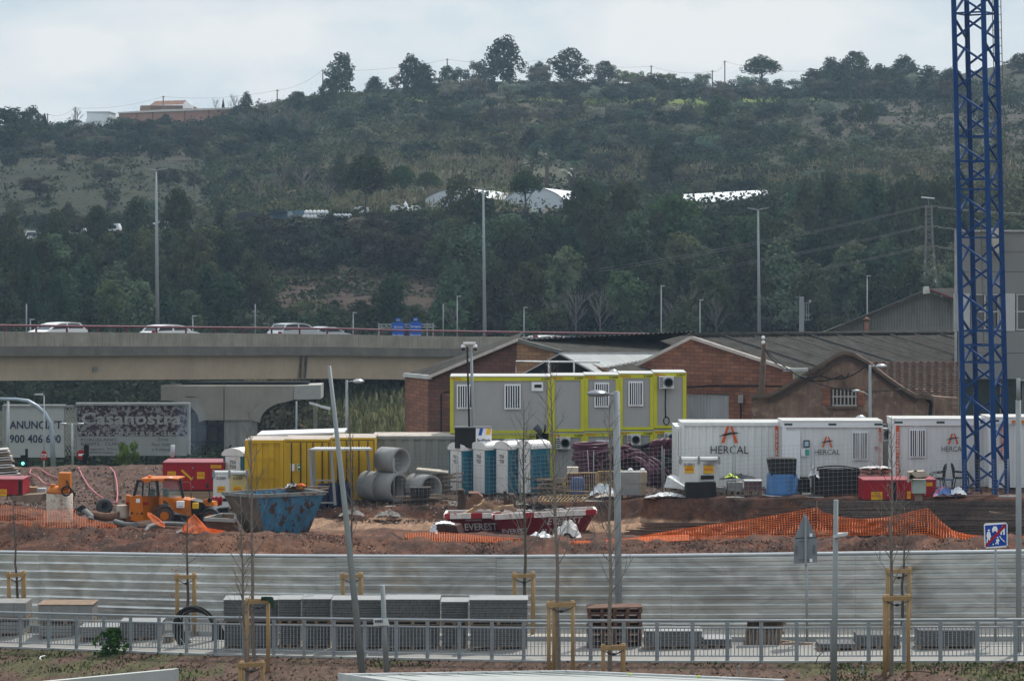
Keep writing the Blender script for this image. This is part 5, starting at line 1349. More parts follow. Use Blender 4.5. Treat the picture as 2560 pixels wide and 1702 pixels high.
def cabin(x0,x1,top,bot,label,code,posts=(9,9),num=True,sticker=True,group='stacked site cabins'):
 root=thing('site_cabin',P((x0+x1)/2,bot,YC),label,'cabin',group)
 mb=MB();mb.bpx(x0+1,x1-1,top+8,bot-5,YC+.06,2.2);mb.build('wall_panel',CGREY,root)
 mb=MB();mb.bpx(x0,x1,top,top+10,YC,2.3);mb.bpx(x0,x1,bot-7,bot,YC,2.3);mb.bpx(x0,x0+posts[0],top+10,bot-7,YC,.2);mb.bpx(x1-posts[1],x1,top+10,bot-7,YC,.2);mb.build('frame',YEL,root)
 mb=MB();mb.bpx(x0,x1,top-2,top,YC-.03,2.35);mb.build('roof_edge',mk('cabin_roof_grey',(.42,.42,.41),rough=.7,var=.15),root)
 if sticker:
  mb=MB();mb.text('PONS DE VALL',P(x0+3,top+7.5,YC-.01),m(4.5,YC),'LEFT',width=m(min(26,(x1-x0)*.32),YC),bold=.02);mb.build('lettering',REDP,root)
 mb=MB();mb.text(code,P(x1-3,top+7.5,YC-.01),m(5,YC),'RIGHT',width=m(min(22,(x1-x0)*.3),YC),bold=.02);mb.build('number',BLK,root)
 return root
A=cabin(1125,1378,942,1083,'upper grey and lime yellow site cabin, the longest, at the left','A-26007');barwin(A,1142,1182,961,1022,YC);barwin(A,1261,1302,960,1023,YC)
mb=MB();mb.bpx(1329,1358,955,977,YC-.03,.06);w=mb.build('small_window',CWH,A);mb=MB();mb.bpx(1336,1354,961,969,YC-.05,.03);mb.build('pane',BAR,w)
B_=cabin(1378.3,1461,940,1079,'upper site cabin end with a blank grey wall, second from the left','A-26007')
C_=cabin(1461.3,1548,938,1077,'upper site cabin end with a barred window behind the dome lamp','A-26008');barwin(C_,1486,1523,956,1018,YC)
D_=cabin(1548.3,1634,935,1074,'upper site cabin end with a barred window, right of the dome lamp','A-26009');barwin(D_,1571,1608,953,1015,YC)
E_=cabin(1634.3,1716,932,1070,'upper site cabin at the right end with an air conditioner and a loose cable','A-26010')
A2=cabin(1180,1340,1086,gb(1250,YC),'lower site cabin behind the portable toilets','A-26043',sticker=False);barwin(A2,1259,1297,1097,1150,YC)
B2=cabin(1372,1461,1083,gb(1400,YC),'lower site cabin with an air conditioner left of the purple hoses','A-26003',(16,8))
C2_=cabin(1461.3,1548,1081,gb(1500,YC),'lower site cabin with a window just above the left purple coil','A-26005');barwin(C2_,1490,1525,1100,1150,YC)
D2=cabin(1548.3,1634,1078,gb(1600,YC),'lower site cabin behind the purple hoses with a partly hidden air conditioner','A-26005')
E2=cabin(1634.3,1716,1075,gb(1680,YC),'lower site cabin at the right end beside the white container','A-26006')
mb=MB();mb.bpx(1341,1371,1085,gb(1350,YC),YC+1.5,.3);one(mb,'cabin_gap_shade',DARK,'dark sheet for the shaded gap between the two lower site cabins','panel')  # near-black sheet added to stand for the shade in the cabin gap
acunit(None,1648,1685,941,971,YC,'air conditioner high on the right end upper cabin');acunit(None,1390,1426,1093,1122,YC,'air conditioner on the lower cabin left of the purple hoses');acunit(None,1568,1602,1086,1112,YC,'air conditioner above the middle of the purple hoses');acunit(None,1661,1690,1082,1104,YC,'air conditioner half hidden beside the white container')
mb=MB();mb.tube([P(1664,972,YC-.1),P(1663,1010,YC-.1),P(1664,1045,YC-.1)],.03,n=5)
ring=[P(1666+7*math.cos(R(a)),1052+10*math.sin(R(a)),YC-.12)for a in range(0,361,30)];mb.tube(ring,.025,n=4);one(mb,'cable',DARK,'black cable with a loop hanging under the upper air conditioner','cable')
mb=MB();mb.tube([P(1338,1066,YC-.4),P(1350,1078,YC-.4),P(1352,1090,YC-.3),P(1354,1130,YC-.2),P(1357,1170,YC-.2)],.09,n=7,rs=[.16,.12,.1,.07,.05]);mb.tube([P(1352,1090,YC-.4),P(1362,1078,YC-.4),P(1363,1062,YC-.4)],.05,n=5);one(mb,'hose',mk('grey_rubber',(.06,.065,.075),rough=.7),'thick grey hose hanging down between the cabins','hose')
def ribbox(root,x0,x1,top,bot,Y,d,mt,pitch=.28,dep=.045,name='side_wall',roofcol=None):
 a=P(x0,bot,Y);b=P(x1,top,Y);mb=MB()
 mb.corr((a.x+.08,Y),(b.x-.08,Y),a.z+.12,b.z-.12,(0,-1),pitch,dep);mb.build(name,mt,root)
 mb=MB();mb.box((a.x+.02,Y+.06,a.z+.1),(b.x-.02,Y+d,b.z-.06));mb.build('body',mt,root)
 mb=MB();mb.box((a.x,Y-.05,b.z-.13),(b.x,Y+.03,b.z));mb.box((a.x,Y-.05,a.z),(b.x,Y+.03,a.z+.13))
 for x in(a.x,b.x-.14):mb.box((x,Y-.055,a.z+.13),(x+.14,Y+.03,b.z-.13))
 mb.build('frame',mt,root)
 if roofcol:mb=MB();mb.box((a.x,Y+.035,b.z-.055),(b.x,Y+d,b.z+.01));mb.build('roof',roofcol,root)
GCON=mk('weathered_grey_paint',(0.24,0.245,0.225),rough=.75,var=.12,scale=1,col2=(.30,.24,.18),f2=(.66,.74),streak=.3,streakcol=(.12,.1,.08));RROOF=mk('dirty_roof',(.40,.35,.31),rough=.9,var=.3,scale=2)
r_=thing('shipping_container',P(1060,gb(1060,121),121),'long weathered grey ribbed container behind the concrete pipes','container');ribbox(r_,930,1181,1090,gb(1060,121),121,2.4,GCON,.5,.05,roofcol=RROOF)
r_=thing('site_cabin',P(750,gb(750,124),126),'lime topped cabin lying behind the yellow containers','cabin')
mb=MB();mb.bpx(642,860,1092,gb(750,124),126,2.4);mb.build('wall_panel',YEL,r_);mb=MB();mb.prism([P(642,1091,125.9),P(860,1083,125.9),P(860,1079,125.9),P(642,1086,125.9)],(0,2.5,0));mb.build('roof',CWH,r_)
mb=MB();mb.text('PONS DE VALL',P(648,1098,125.9),m(5,126),'LEFT',width=m(26,126));mb.build('lettering',REDP,r_)
YCON=mk('container_yellow',(0.56,0.33,0.012),rough=.5,var=.1,scale=1.2,col2=(.26,.15,.03),f2=(.66,.74),streak=.22,streakcol=(.18,.10,.03))
def doorend(root,x0,x1,top,bot,Y):
 for a,b in((x0+4,(x0+x1)/2-1),((x0+x1)/2+1,x1-4)):
  mb=MB();mb.bpx(a,b,top+6,bot-6,Y-.06,.05)
  for k in range(4):yy=top+22+k*30;mb.bpx(a+3,b-3,yy,yy+1.4,Y-.075,.02)
  dr=mb.build('door',YCON,root);mb=MB();mb.bpx(b-.2,b+1.6,top+6,bot-6,Y-.07,.02);mb.bpx(a,b,top+5,top+7,Y-.07,.02);mb.build('seam',mk('lock_bar_dark',(.06,.04,.015),rough=.7),dr)
  for f in(.28,.72):
   x=a+(b-a)*f;mb=MB();mb.tube([P(x,top+8,Y-.12),P(x,bot-8,Y-.12)],.03,n=6);mb.bpx(x-3,x+3,bot-50,bot-44,Y-.13,.04);mb.build('lock_bar',mk('lock_bar_dark',(.12,.08,.04),rough=.6),dr)
for(x0,x1,tp,kind,lb)in[(612,709,1100,'side','yellow container, the left one, with ribbed end wall'),(710,824,1098,'door','yellow container in the middle with door bars and a first aid sign'),(826,938,1094,'door','yellow container, the right one, behind the small canopy')]:
 Y=119;bt=gb((x0+x1)/2,Y);r_=thing('shipping_container',P((x0+x1)/2,bt,Y),lb,'container','yellow containers')
 if kind=='side':ribbox(r_,x0,x1,tp,bt,Y,2.4,YCON,.42,.09,roofcol=RROOF);mb=MB();[mb.bpx(x0+3,x1-3,y,y+1.5,Y-.06,.03)for y in(1145,1192)];mb.bpx(660,667,1166,1176,Y-.12,.08);mb.build('cross_bar',YCON,r_)
 else:
  ribbox(r_,x0,x1,tp,bt,Y,2.4,YCON,.42,.03,roofcol=RROOF);doorend(r_,x0,x1,tp,bt,Y)
  if x0==710:
   mb=MB();mb.bpx(743,752,1159,1176,Y-.13,.01);mb.bpx(726,736,1159,1177,Y-.13,.01);mb.build('sign',CWH,r_)
   mb=MB();mb.bpx(744,751,1160,1175,Y-.145,.01);gs_=mb.build('first_aid_sign',mk('aid_green',(.01,.16,.08),rough=.6),r_)
   mb=MB();mb.bpx(746.7,748.3,1163,1171,Y-.155,.008);mb.bpx(745,750,1166,1168,Y-.156,.008);mb.build('cross',LETT,gs_)
WCON=mk('white_container',(0.66,0.66,0.65),rough=.5,var=.05,scale=.8,streak=.28,streakcol=(.36,.32,.28));LOGR=mk('logo_orange',(.60,.09,.02),rough=.5,var=.03)
def logo(root,cx,top,hh,tw,ty,Y,th):
 k=hh/42.;f=Y-.10;mb=MB()
 for s_ in(-1,1):
  mb.prism([P(cx+s_*2*k+(1 if s_<0 else 0),top,f),P(cx+s_*7*k,top,f),P(cx+s_*21*k,top+42*k,f),P(cx+s_*13*k,top+42*k,f)],(0,.004,0))
 mb.build('emblem',LOGR,root);mb=MB()
 sw=[(-28,27),(-16,20),(0,16),(14,15),(26,16.5),(14,19),(0,21),(-10,24),(-16,23.5)]
 mb.prism([P(cx+x*k,top+y*k,f-.006)for x,y in sw],(0,.004,0));mb.build('emblem_stroke',BLK,root)
 mb=MB();mb.text('HERCAL',P(cx,ty,f),m(th,Y),width=m(tw,Y));mb.build('lettering',BLK,root)
def stripe(root,x0,x1,y0,y1,Y,n):
 mb=MB();mb.bpx(x0,x1,y0,y1,Y-.085,.01);s_=mb.build('orange_stripe',LOGR,root);mb=MB()
 mb.text('OBRES I SERVEIS' if n>8 else 'SERVEIS',P((x0+x1)/2+(x1-x0)*.3,y1-4,Y-.1),m((x1-x0)*.6,Y),'LEFT',width=m((y1-y0)*.85,Y),dirx=(0,0,1),up=(-1,0,0));mb.build('lettering',LETT,s_)
r_=thing('shipping_container',P(1830,gb(1830,113),113),'tall white ribbed container with the largest HERCAL logo','container')
ribbox(r_,1702,1955,1056,gb(1830,113),113,1.9,WCON,.28,.03,roofcol=mk('cabin_roof_grey',(.42,.42,.41)));logo(r_,1824,1065,42,95,1134,113,20);stripe(r_,1938,1945,1064,1165,113,7)
mb=MB();[mb.bpx(x,x+3,1070,1200,112.85,.08)for x in(1692,1698)];mb.bpx(1688,1703,1066,1210,113,2.3);mb.build('open_door',WCON,r_)
def wcabin(x0,x1,top,Y,label):
 bt=gb((x0+x1)/2,Y);r_=thing('site_cabin',P((x0+x1)/2,bt,Y),label,'cabin','white site cabins')
 a=P(x0,bt,Y);b=P(x1,top,Y);mb=MB();mb.corr((a.x+.1,Y+.02),(b.x-.1,Y+.02),a.z+.1,b.z-.2,(0,-1),.22,.008);mb.box((a.x+.05,Y+.03,a.z),(b.x-.05,Y+1.7,b.z-.15));mb.build('wall_panel',WCON,r_)
 mb=MB();mb.box((a.x,Y-.06,b.z-.24),(b.x,Y+1.8,b.z));mb.box((a.x,Y-.05,a.z),(a.x+.14,Y+.1,b.z-.24));mb.box((b.x-.14,Y-.05,a.z),(b.x,Y+.1,b.z-.24));mb.build('frame',CWH,r_);mb=MB();mb.box((a.x-.02,Y-.08,b.z+.003),(b.x+.02,Y+1.85,b.z+.03));mb.build('roof',mk('cabin_roof_grey',(.42,.42,.41)),r_)
 mb=MB()
 for t in(.02,.46,.92):
  q=x0+(x1-x0)*t;mb.bpx(q,q+20,top+5,top+10,Y-.07,.008)
 mb.build('label_plate',mk('dark_green_plate',(.02,.06,.04),rough=.6),r_)
 return r_
r_=wcabin(1956,2206,1053,112,'white HERCAL cabin with a door, a green safety sign and a barred window');logo(r_,2068,1091,27,63,1136,112,13);stripe(r_,2197,2203,1069,1168,112,12)
barwin(r_,2130,2170,1078,1150,111.98,6)
mb=MB();mb.bpx(1963,2001,1077,1200,111.93,.05);mb.build('door',CWH,r_)
mb=MB();mb.bpx(2009,2024,1100,1118,111.9,.02);s_=mb.build('notice',BLK,r_);mb=MB();mb.bpx(2011.5,2021.5,1103,1115,111.88,.01);mb.build('notice_face',mk('notice_blue',(.35,.5,.6),rough=.6),s_)
mb=MB();mb.bpx(2003,2024,1121,1140,111.9,.02);s_=mb.build('notice',CWH,r_);mb=MB();mb.bpx(2013,2023,1123,1138,111.88,.01);mb.build('notice_face',mk('notice_green',(.03,.30,.22),rough=.6),s_)
c=P(2191,1120,111.9);mb=MB();mb.tube([c+Vector((math.cos(R(a))*.065,0,math.sin(R(a))*.065))for a in range(0,360,30)],.012,n=4,closed=True);mb.bar(c+Vector((-.04,0,.04)),c+Vector((.04,0,-.04)),.015);mb.build('prohibition_sign',SRED,r_)
r_=wcabin(2232,2470,1048,110,'white HERCAL cabin with one barred window left of the crane and chairs below');logo(r_,2383,1083,27,58,1128,110,13);stripe(r_,2240,2248,1063,1195,110,12);barwin(r_,2273,2315,1072,1144,109.98,6)
r_=wcabin(2472,2760,1044,109,'white cabin behind the crane mast at the right edge');stripe(r_,2503,2511,1058,1150,109,12);barwin(r_,2514,2522,1060,1090,108.98,1)
mb=MB();mb.bpx(2530,2570,1050,1058,108.9,.01);mb.build('orange_label',ORST,r_)
mb=MB();mb.bpx(2207,2231,1060,1215,113.5,.2);one(mb,'gap_shade',mk('gap_shade_grey',(.10,.10,.10)),'dark grey sheet for the shaded gap between two white cabins','panel')  # dark sheet put in as the shade between the two cabins
acunit(None,2208,2229,1070,1102,112,'air conditioner squeezed between two white cabins')
# ================================================================ TOILETS
TEAL=mk('toilet_teal',(0.015,0.13,0.19),rough=.45,var=.06);TWH=mk('toilet_white',(.68,.66,.64),rough=.45,var=.05,scale=1.5,streak=.15,streakcol=(.4,.36,.33))
def toilet(px,Y,top,label,ang=48,group='row of four portable toilets',w=1.0,dp=1.0,bot=None):
 b=P(px,bot or gb(px,Y),Y);root=thing('portable_toilet',b,label,'toilet',group);h=P(px,top,Y).z-b.z
 mm=Matrix.Translation(b)@Matrix.Rotation(R(-ang),4,'Z')
 def M():q=MB();q.M=mm;return q
 mb=M();mb.box((-w,.02,.08),(0,dp,h-.32));mb.build('body',TEAL,root)
 mb=M();mb.box((-w*.86,-.025,.12),(-w*.12,.015,h-.36));dr=mb.build('door',TWH,root)
 mb=M();mb.box((-w*.82,-.035,h*.55),(-w*.16,-.026,h*.56));mb.box((-w*.82,-.035,.75),(-w*.16,-.026,.77));mb.build('door_rib',mk('toilet_rib_grey',(.5,.49,.48),rough=.5),dr)  # door ribs in a grey darker than the door
 mb=M();c=Vector((-w*.49,-.04,h*.60))
 mb.text('TOI',c+Vector((0,0,.2)),.15,width=.30,bold=.02);mb.text('TOI',c,.15,width=.30,bold=.02);mb.build('lettering',BLK,dr)
 mb=M();mb.lathe(c+Vector((.17,-.01,.42)),[(.022,0),(.022,.005)],8,'y');mb.build('red_dot',REDP,dr)
 mb=M();n=8;ov=.04
 z0=h-.34;prof=[(-w-ov,z0),(-w-ov,z0+.14)]+[(-w/2+math.cos(R(180-180*k/n))*(w/2+ov-.05),z0+.14+math.sin(R(180*k/n))*.2)for k in range(n+1)]+[(ov,z0+.14),(ov,z0)]
 mb.prism([(x,-ov,z)for x,z in prof],(0,dp+2*ov,0));mb.build('roof',TWH,root)
 mb=M();mb.box((-w-.03,-.03,0),(.03,dp+.03,.08));mb.build('base',BLK,root)
 mb=M();mb.box((.005,dp*.2,h*.3),(.02,dp*.85,h*.75));mb.build('side_panel',mk('toilet_teal_dark',(.012,.10,.15),rough=.45),root)
for i,(px,lb)in enumerate([(1158,'portable toilet with teal walls and white door, first from the left of the row'),(1216,'portable toilet with teal walls and white door, second from the left of the row'),(1274,'portable toilet with teal walls and white door, third from the left of the row'),(1330,'portable toilet with teal walls and white door, last on the right of the row')]):
 toilet(px,118.8-i*.62,[1107,1105,1104,1102][i],lb,52,w=1.02,dp=.98)
toilet(607,121.5,1121,'single portable toilet partly hidden behind the left yellow container',25,group=None)
# ================================================================ RED GENERATORS, FUEL TANKS
GRED=mk('generator_red',(0.33,0.008,0.018),rough=.4,var=.08,scale=1.2,streak=.15,streakcol=(.10,.01,.01));STY=mk('sticker_yellow',(.68,.40,.01),rough=.5,var=.04)
def sticker(root,x,y,w,h,Y,base=STY):
 mb=MB();mb.bpx(x-w/2,x+w/2,y-h/2,y+h/2,Y-.012,.008);s_=mb.build('sticker',base,root)
 mb=MB();mb.text('LLOGUER',P(x,y-h*.2,Y-.02),m(h*.16,Y),width=m(w*.6,Y));mb.text('PONS DE VALL',P(x,y+h*.14,Y-.02),m(h*.27,Y),width=m(w*.86,Y),bold=.03);mb.text('93 700 00',P(x,y+h*.4,Y-.02),m(h*.14,Y),width=m(w*.6,Y))if False else None
 mb.build('lettering',REDP,s_)
def generator(x0,x1,top,bot,Y,d,label,stk,vents=(),group=None):
 root=thing('generator',P((x0+x1)/2,bot,Y),label,'generator',group);mb=MB();mb.bpx(x0,x1,top+3,bot-4,Y,d);mb.build('body',GRED,root)
 mb=MB();mb.bpx(x0-.8,x1+.8,top,top+3,Y-.04,d+.08);mb.build('lid',mk('generator_lid',(.30,.05,.06),rough=.35),root)
 mb=MB();mb.bpx(x0+2,x1-2,bot-4,bot,Y+.05,d-.1);mb.build('skid',BLK,root)
 mb=MB()
 for k in range(1,4):q=x0+(x1-x0)*k/4;mb.bpx(q,q+.5,top+5,bot-6,Y-.008,.006)
 mb.build('door_seam',BLK,root)
 for s_ in stk:sticker(root,*s_,Y)
 for x,y,w,h in vents:mb=MB();mb.bpx(x,x+w,y,y+h,Y-.015,.01);mb.build('vent',BLK,root)
 for k in(0,1,2):mb=MB();q=x0+(x1-x0)*.48;mb.bpx(q,q+3,top+12+k*24,top+16+k*24,Y-.04,.03);mb.build('hinge',GALV,root)
 return root
g1=generator(407,560,1155,1228,121.5,2.0,'large red generator with yellow stickers beside the exhaust smoke',[(429,1187,21,18),(502,1188,19,17),(540,1166,27,8)],[(530,1175,26,26)])
mb=MB();mb.M=None;c=P(467,1189,121.48);mb.prism([c+Vector(v)for v in((-.26,0,.22),(-.2,0,.28),(.26,0,-.14),(.2,0,-.2))],(0,.006,0));mb.build('sticker',STY,g1)
mb=MB();mb.bpx(408,575,1228,1236,121.5,2.0);mb.bpx(408,575,1238,1250,121.2,2.3);one(mb,'timber_skid',mk('pale_timber',(.30,.21,.14),rough=.9,var=.25,stretch=(.3,1,3),scale=3),'pale timber beams under the large red generator','timber')
generator(-60,57,1197,1240,112,1.6,'red generator at the left edge of the site',[(4,1231,26,17)],[(46,1201,8,34)])
generator(2158,2283,1199,1252,104.5,1.5,'red generator behind the orange net with a yellow sticker at its lower left',[(2192,1239,28,20),(2272,1237,9,18)],[(2233,1205,7,46)])
generator(2284,2341,1198,1249,105.2,1.5,'short red generator partly behind the post mounted box',[(2318,1210,26,9)])
FTW=mk('tank_white',(.64,.64,.62),rough=.45,var=.06,scale=1.5,streak=.2,streakcol=(.35,.3,.25));FTY=mk('tank_cream',(.62,.52,.24),rough=.5,var=.08)
def fuel(x0,x1,top,bot,Y,label,code,split=True,adr=True,ang=0):
 root=thing('fuel_tank',P((x0+x1)/2,bot,Y),label,'tank');xm=x0+(x1-x0)*.48
 mb=MB();mb.bpx(x0,xm if split else x1,top+7,bot,Y,1.0);mb.build('body',FTW,root)
 if split:mb=MB();mb.prism([P(xm+.1,bot,Y),P(x1,bot-2,Y+.5),P(x1,top+7,Y+.5),P(xm+.1,top+7,Y)],(0,.9,0));mb.build('body_side',FTY if x0<1000 else FTW,root)
 mb=MB();mb.bpx(x0-2,x1+2,top+1,top+6,Y+.1,.8);mb.bpx(x0+2,x1-2,top-2,top+1,Y+.3,.5);mb.build('lid',mk('tank_lid',(.45,.46,.46),rough=.5,metal=.3),root)
 for q in(x0-3,xm-3,x1-3):mb=MB();mb.prpx([(q,top+12),(q+1,top-6),(q+6,top-5),(q+8,top+10),(q+4,top+16)],Y-.05,.08);mb.build('lifting_lug',GALV,root)
 for q,w in((x0+(xm-x0)*.5,(xm-x0)*.5),(xm+(x1-xm)*.5,(x1-xm)*.5)):
  yy=Y-.01 if q<xm else Y+(.1 if split else-.01);sticker(root,q,(top+bot)/2+2-5,w,w*.8,yy)
  mb=MB();mb.text(code,P(q,top+18,yy-.03),m(6.5,Y),width=m((xm-x0)*.55,Y),bold=.02);mb.build('number',BLK,root)
 if adr:mb=MB();mb.bpx(x0+8,xm-4,bot-26,bot-18,Y-.02,.01);s_=mb.build('hazard_plate',BLK,root);mb=MB();mb.bpx(x0+20,x0+25,bot-25,bot-19,Y-.03,.006);mb.build('hazard_label',REDP,s_)
fuel(533,616,1180,gb(560,117.5)-4,117.5,'white fuel tank with numbers beside the yellow container','D-25004')
fuel(1700,1797,1146,1206,109.5,'white fuel tank on a black tray in front of the white container','D-25011',split=True,adr=False)
mb=MB();mb.bpx(1752,1785,1188,1198,109.46,.01);one(mb,'hazard_label',BLK,'black hazard label low on the right fuel tank','label')
mb=MB();mb.bpx(1716,1790,1206,gb(1750,109.6),109.2,1.2);one(mb,'drip_tray',BLK,'black plastic tray under the right fuel tank','tray')
# ================================================================ PIPES, TOOLS, PALLETS ON THE PLATFORM
PIPE=mk('concrete_pipe',(0.27,0.27,0.265),rough=.85,var=.15,scale=2,streak=.2,streakcol=(.15,.14,.13))
def pipe(cx,cy,rpx,Y,lenpx,label,ang=42,seg=1):
 r=m(rpx,Y);c=P(cx,cy,Y);ax=Vector((-math.cos(R(ang)),math.sin(R(ang)),0));L_=m(lenpx,Y)/math.cos(R(ang));q=ax.to_track_quat('Z','Y').to_matrix().to_4x4()
 root=thing('concrete_pipe',c-Vector((0,0,r)),label,'pipe','stacked concrete pipes')
 for s_ in range(seg):
  mb=MB();mb.M=Matrix.Translation(c+ax*L_*s_/seg)@q;l=L_/seg-.03;n=32
  o=[mb.pt((math.cos(2*math.pi*j/n)*r,math.sin(2*math.pi*j/n)*r,0))for j in range(n)];o2=[mb.pt((math.cos(2*math.pi*j/n)*r,math.sin(2*math.pi*j/n)*r,l))for j in range(n)]
  i_=[mb.pt((math.cos(2*math.pi*j/n)*r*.86,math.sin(2*math.pi*j/n)*r*.86,0))for j in range(n)];i2=[mb.pt((math.cos(2*math.pi*j/n)*r*.86,math.sin(2*math.pi*j/n)*r*.86,l))for j in range(n)]
  for j in range(n):
   k=(j+1)%n;mb.idx([o[j],o2[j],o2[k],o[k]],True);mb.idx([i_[j],i_[k],i2[k],i2[j]],True);mb.idx([o[j],o[k],i_[k],i_[j]]);mb.idx([o2[k],o2[j],i2[j],i2[k]])
  mb.build('ring',PIPE,root)
Yq=116.8;g0=gb(1000,Yq)
pipe(998,g0-37,37,Yq,88,'big concrete pipe of two rings lying at the front left of the pile',40,2)
pipe(1003,g0-37-67,33,Yq+.3,50,'concrete pipe on top of the pile')
pipe(1078,g0-34,35,Yq-.3,46,'concrete pipe lying at the right of the pile',50)
TIM=mk('rough_timber',(.22,.16,.115),rough=.9,var=.35,scale=3,stretch=(.4,1,1));TIML=mk('new_timber',(.42,.29,.16),rough=.85,var=.2,scale=3)
def planks(n,x0,x1,y0,y1,Y,label,mt=TIM,lw=(.5,1.6),th=.05,tilt=.25,name='timber_pile',cat='timber',seed=1,thing_=True):
 rd=random.Random(seed);mb=MB()
 for k in range(n):
  y=y1-(y1-y0)*rd.random()**1.3;x=rd.uniform(x0,x1);c=P(x,y,Y+rd.uniform(0,.8));L2=rd.uniform(*lw)/2;a=rd.uniform(-tilt,tilt);d=Vector((math.cos(a),rd.uniform(-.3,.3),math.sin(a)))
  mb.bar(c-d*L2,c+d*L2,rd.uniform(.08,.2),th)
 return one(mb,name,mt,label,cat)
planks(40,1065,1125,1185,1236,117.5,'pile of broken planks beside the toilets',seed=3)
mb=MB();mb.hexa([P(1040,1175,117),P(1120,1183,117),P(1122,1178,118.2),P(1045,1171,118.2),P(1040,1172,117),P(1120,1180,117),P(1122,1175,118.2),P(1045,1168,118.2)]);one(mb,'board',mk('pale_board',(.40,.36,.30),rough=.8,var=.15),'pale board resting on top of the plank pile','board')
mb=MB()
for k in range(7):mb.bpx(1026+k*7,1031+k*7,1222,1244,115.4,.5)
mb.bpx(1024,1076,1219,1222,115.3,.7);one(mb,'black_crate',BLK,'black plastic crate rack in front of the right concrete pipe','crate')
planks(26,1020,1130,1236,1252,115.6,'flat scrap wood strewn in front of the pipes',seed=5,tilt=.12)
cn=thing('canopy',P(850,1250,116.5),'small canopy of corrugated sheet on steel posts over dark barrels','canopy')
mb=MB();mb.sheet(P(772,1123,115.3),P(930,1122,115.3),P(926,1117,118),P(790,1117,118),.13,.02);a=P(770,1123,115.25);mb.bar(P(770,1124,115.3),P(931,1123,115.3),.05,.07);mb.build('roof',METR,cn)
for x0,x1,y1,Y in((774,782,1262,115.4),(828,838,1262,115.4),(918,925,1190,117.8),(784,786,1235,117.8)):mb=MB();mb.bar(P(x0,1124,Y),P(x1,y1,Y),.11);mb.build('post',GALV,cn)
mb=MB();mb.bar(P(782,1200,115.4),P(832,1200,115.4),.05);mb.bar(P(778,1256,115.4),P(838,1256,115.4),.06);mb.build('rail',GALV,cn)
NAVB=mk('navy_plastic',(.02,.028,.06),rough=.4,var=.1);BLB=mk('blue_barrel_plastic',(.03,.09,.24),rough=.4,var=.12)
def barrel(px,Y,w,h,mt,label,group=None,bot=None):
 b=P(px,bot or gb(px,Y),Y);r=m(w,Y)/2;hh=m(h,Y);root=thing('barrel',b,label,'barrel',group)
 mb=MB();mb.lathe(b,[(r*.88,0),(r*.95,hh*.05),(r,hh*.2),(r*1.03,hh*.3),(r,hh*.34),(r,hh*.64),(r*1.03,hh*.68),(r,hh*.75),(r*.93,hh*.94),(r*.88,hh)],20);mb.build('body',mt,root)
 mb=MB();mb.lathe(b+Vector((0,0,hh+.003)),[(r*.86,0),(r*.86,.03),(r*.75,.035)],20);mb.build('lid',mt,root)
for px,lb in((808,'dark navy barrel under the canopy, the left one'),(834,'dark navy barrel under the canopy, the middle one'),(862,'dark navy barrel under the canopy, the right one')):barrel(px,116.6,30,58,NAVB,lb,'dark barrels under the canopy')
barrel(1444,115.2,34,44,BLB,'bright blue barrel beside the tan barriers')
ct=thing('camera_tower',P(1180,gb(1180,119),119),'security camera tower with a BauWatch sign and twin dome cameras','camera tower')
mb=MB();mb.tube([P(1187,gb(1187,119),119),P(1178,870,119)],.06,n=8);mb.build('mast',GALV,ct)
mb=MB();mb.tube([P(1173,1068,118.9),P(1168,866,118.9)],.045,n=6);mb.build('cable',BLK,ct)
mb=MB();mb.bpx(1158,1189,855,860,118.9,.15);mb.build('head_bar',CWH,ct)
for x in(1158,1188):mb=MB();mb.ball(P(x,866,119),.10,12,(1,1,.9));mb.build('camera',CWH,ct);mb=MB();mb.ball(P(x,872,118.98),.082,12);mb.build('lens_dome',BLK,ct)
mb=MB();mb.bpx(1137,1189,1069,1120,118.9,1.0);mb.build('cabinet',BLK,ct);mb=MB();mb.bpx(1136,1229,1066,1069,118.8,.2);mb.build('cabinet_trim',GALV,ct)
mb=MB();mb.bpx(1189.5,1229,1070,1107,118.85,.05);sg=mb.build('sign',CWH,ct)
mb=MB();mb.prpx([(1196,1088),(1200,1070.5),(1208,1070.5),(1204,1088)],118.835,.01);mb.build('blue_slash',mk('slash_blue',(.01,.08,.35)),sg);mb=MB();mb.prpx([(1215,1086),(1218,1070.5),(1227,1070.5),(1226,1086)],118.835,.01);mb.build('yellow_slash',mk('slash_yellow',(.72,.38,.01)),sg)
mb=MB();mb.text('BauWatch',P(1209,1104,118.83),m(8,119),width=m(32,119),bold=.015);mb.build('lettering',BLK,sg)
PUR=mk('purple_hose',(0.085,0.026,0.048),rough=.45,var=.15,scale=4)
def coil(name,label,loops,mt,r,cat='hose coil',group=None,n=26):
 mb=MB()
 for(cx,cy,rx,ry,Y,dY,rot)in loops:
  pts=[]
  for k in range(n):
   a=2*math.pi*k/n;x=rx*math.cos(a);y=ry*math.sin(a);c_,s_=math.cos(R(rot)),math.sin(R(rot));pts.append(P(cx+x*c_-y*s_,cy+x*s_+y*c_,Y+dY*math.sin(a)))
  mb.tube(pts,r,n=6,closed=True)
 return one(mb,name,mt,label,cat,group)
rd=random.Random(4)
coil('hose_coil','purple hose coil wound in a low drum, the left one',[(1478+rd.uniform(-3,3),1110+k*7.6,44+rd.uniform(-4,3)+(k>7)*14,3.2,118.2,-1.0+rd.uniform(-.1,.1),rd.uniform(-2,2)-(k>7)*6)for k in range(13)],PUR,.075)
coil('hose_coil','tangled purple hose coil standing on edge in the middle',[(1530+rd.uniform(-10,60),1152+rd.uniform(-14,14),rd.uniform(26,44),rd.uniform(14,28),117.4+rd.uniform(-.4,.4),.3,rd.uniform(-25,20))for k in range(16)],PUR,.06)
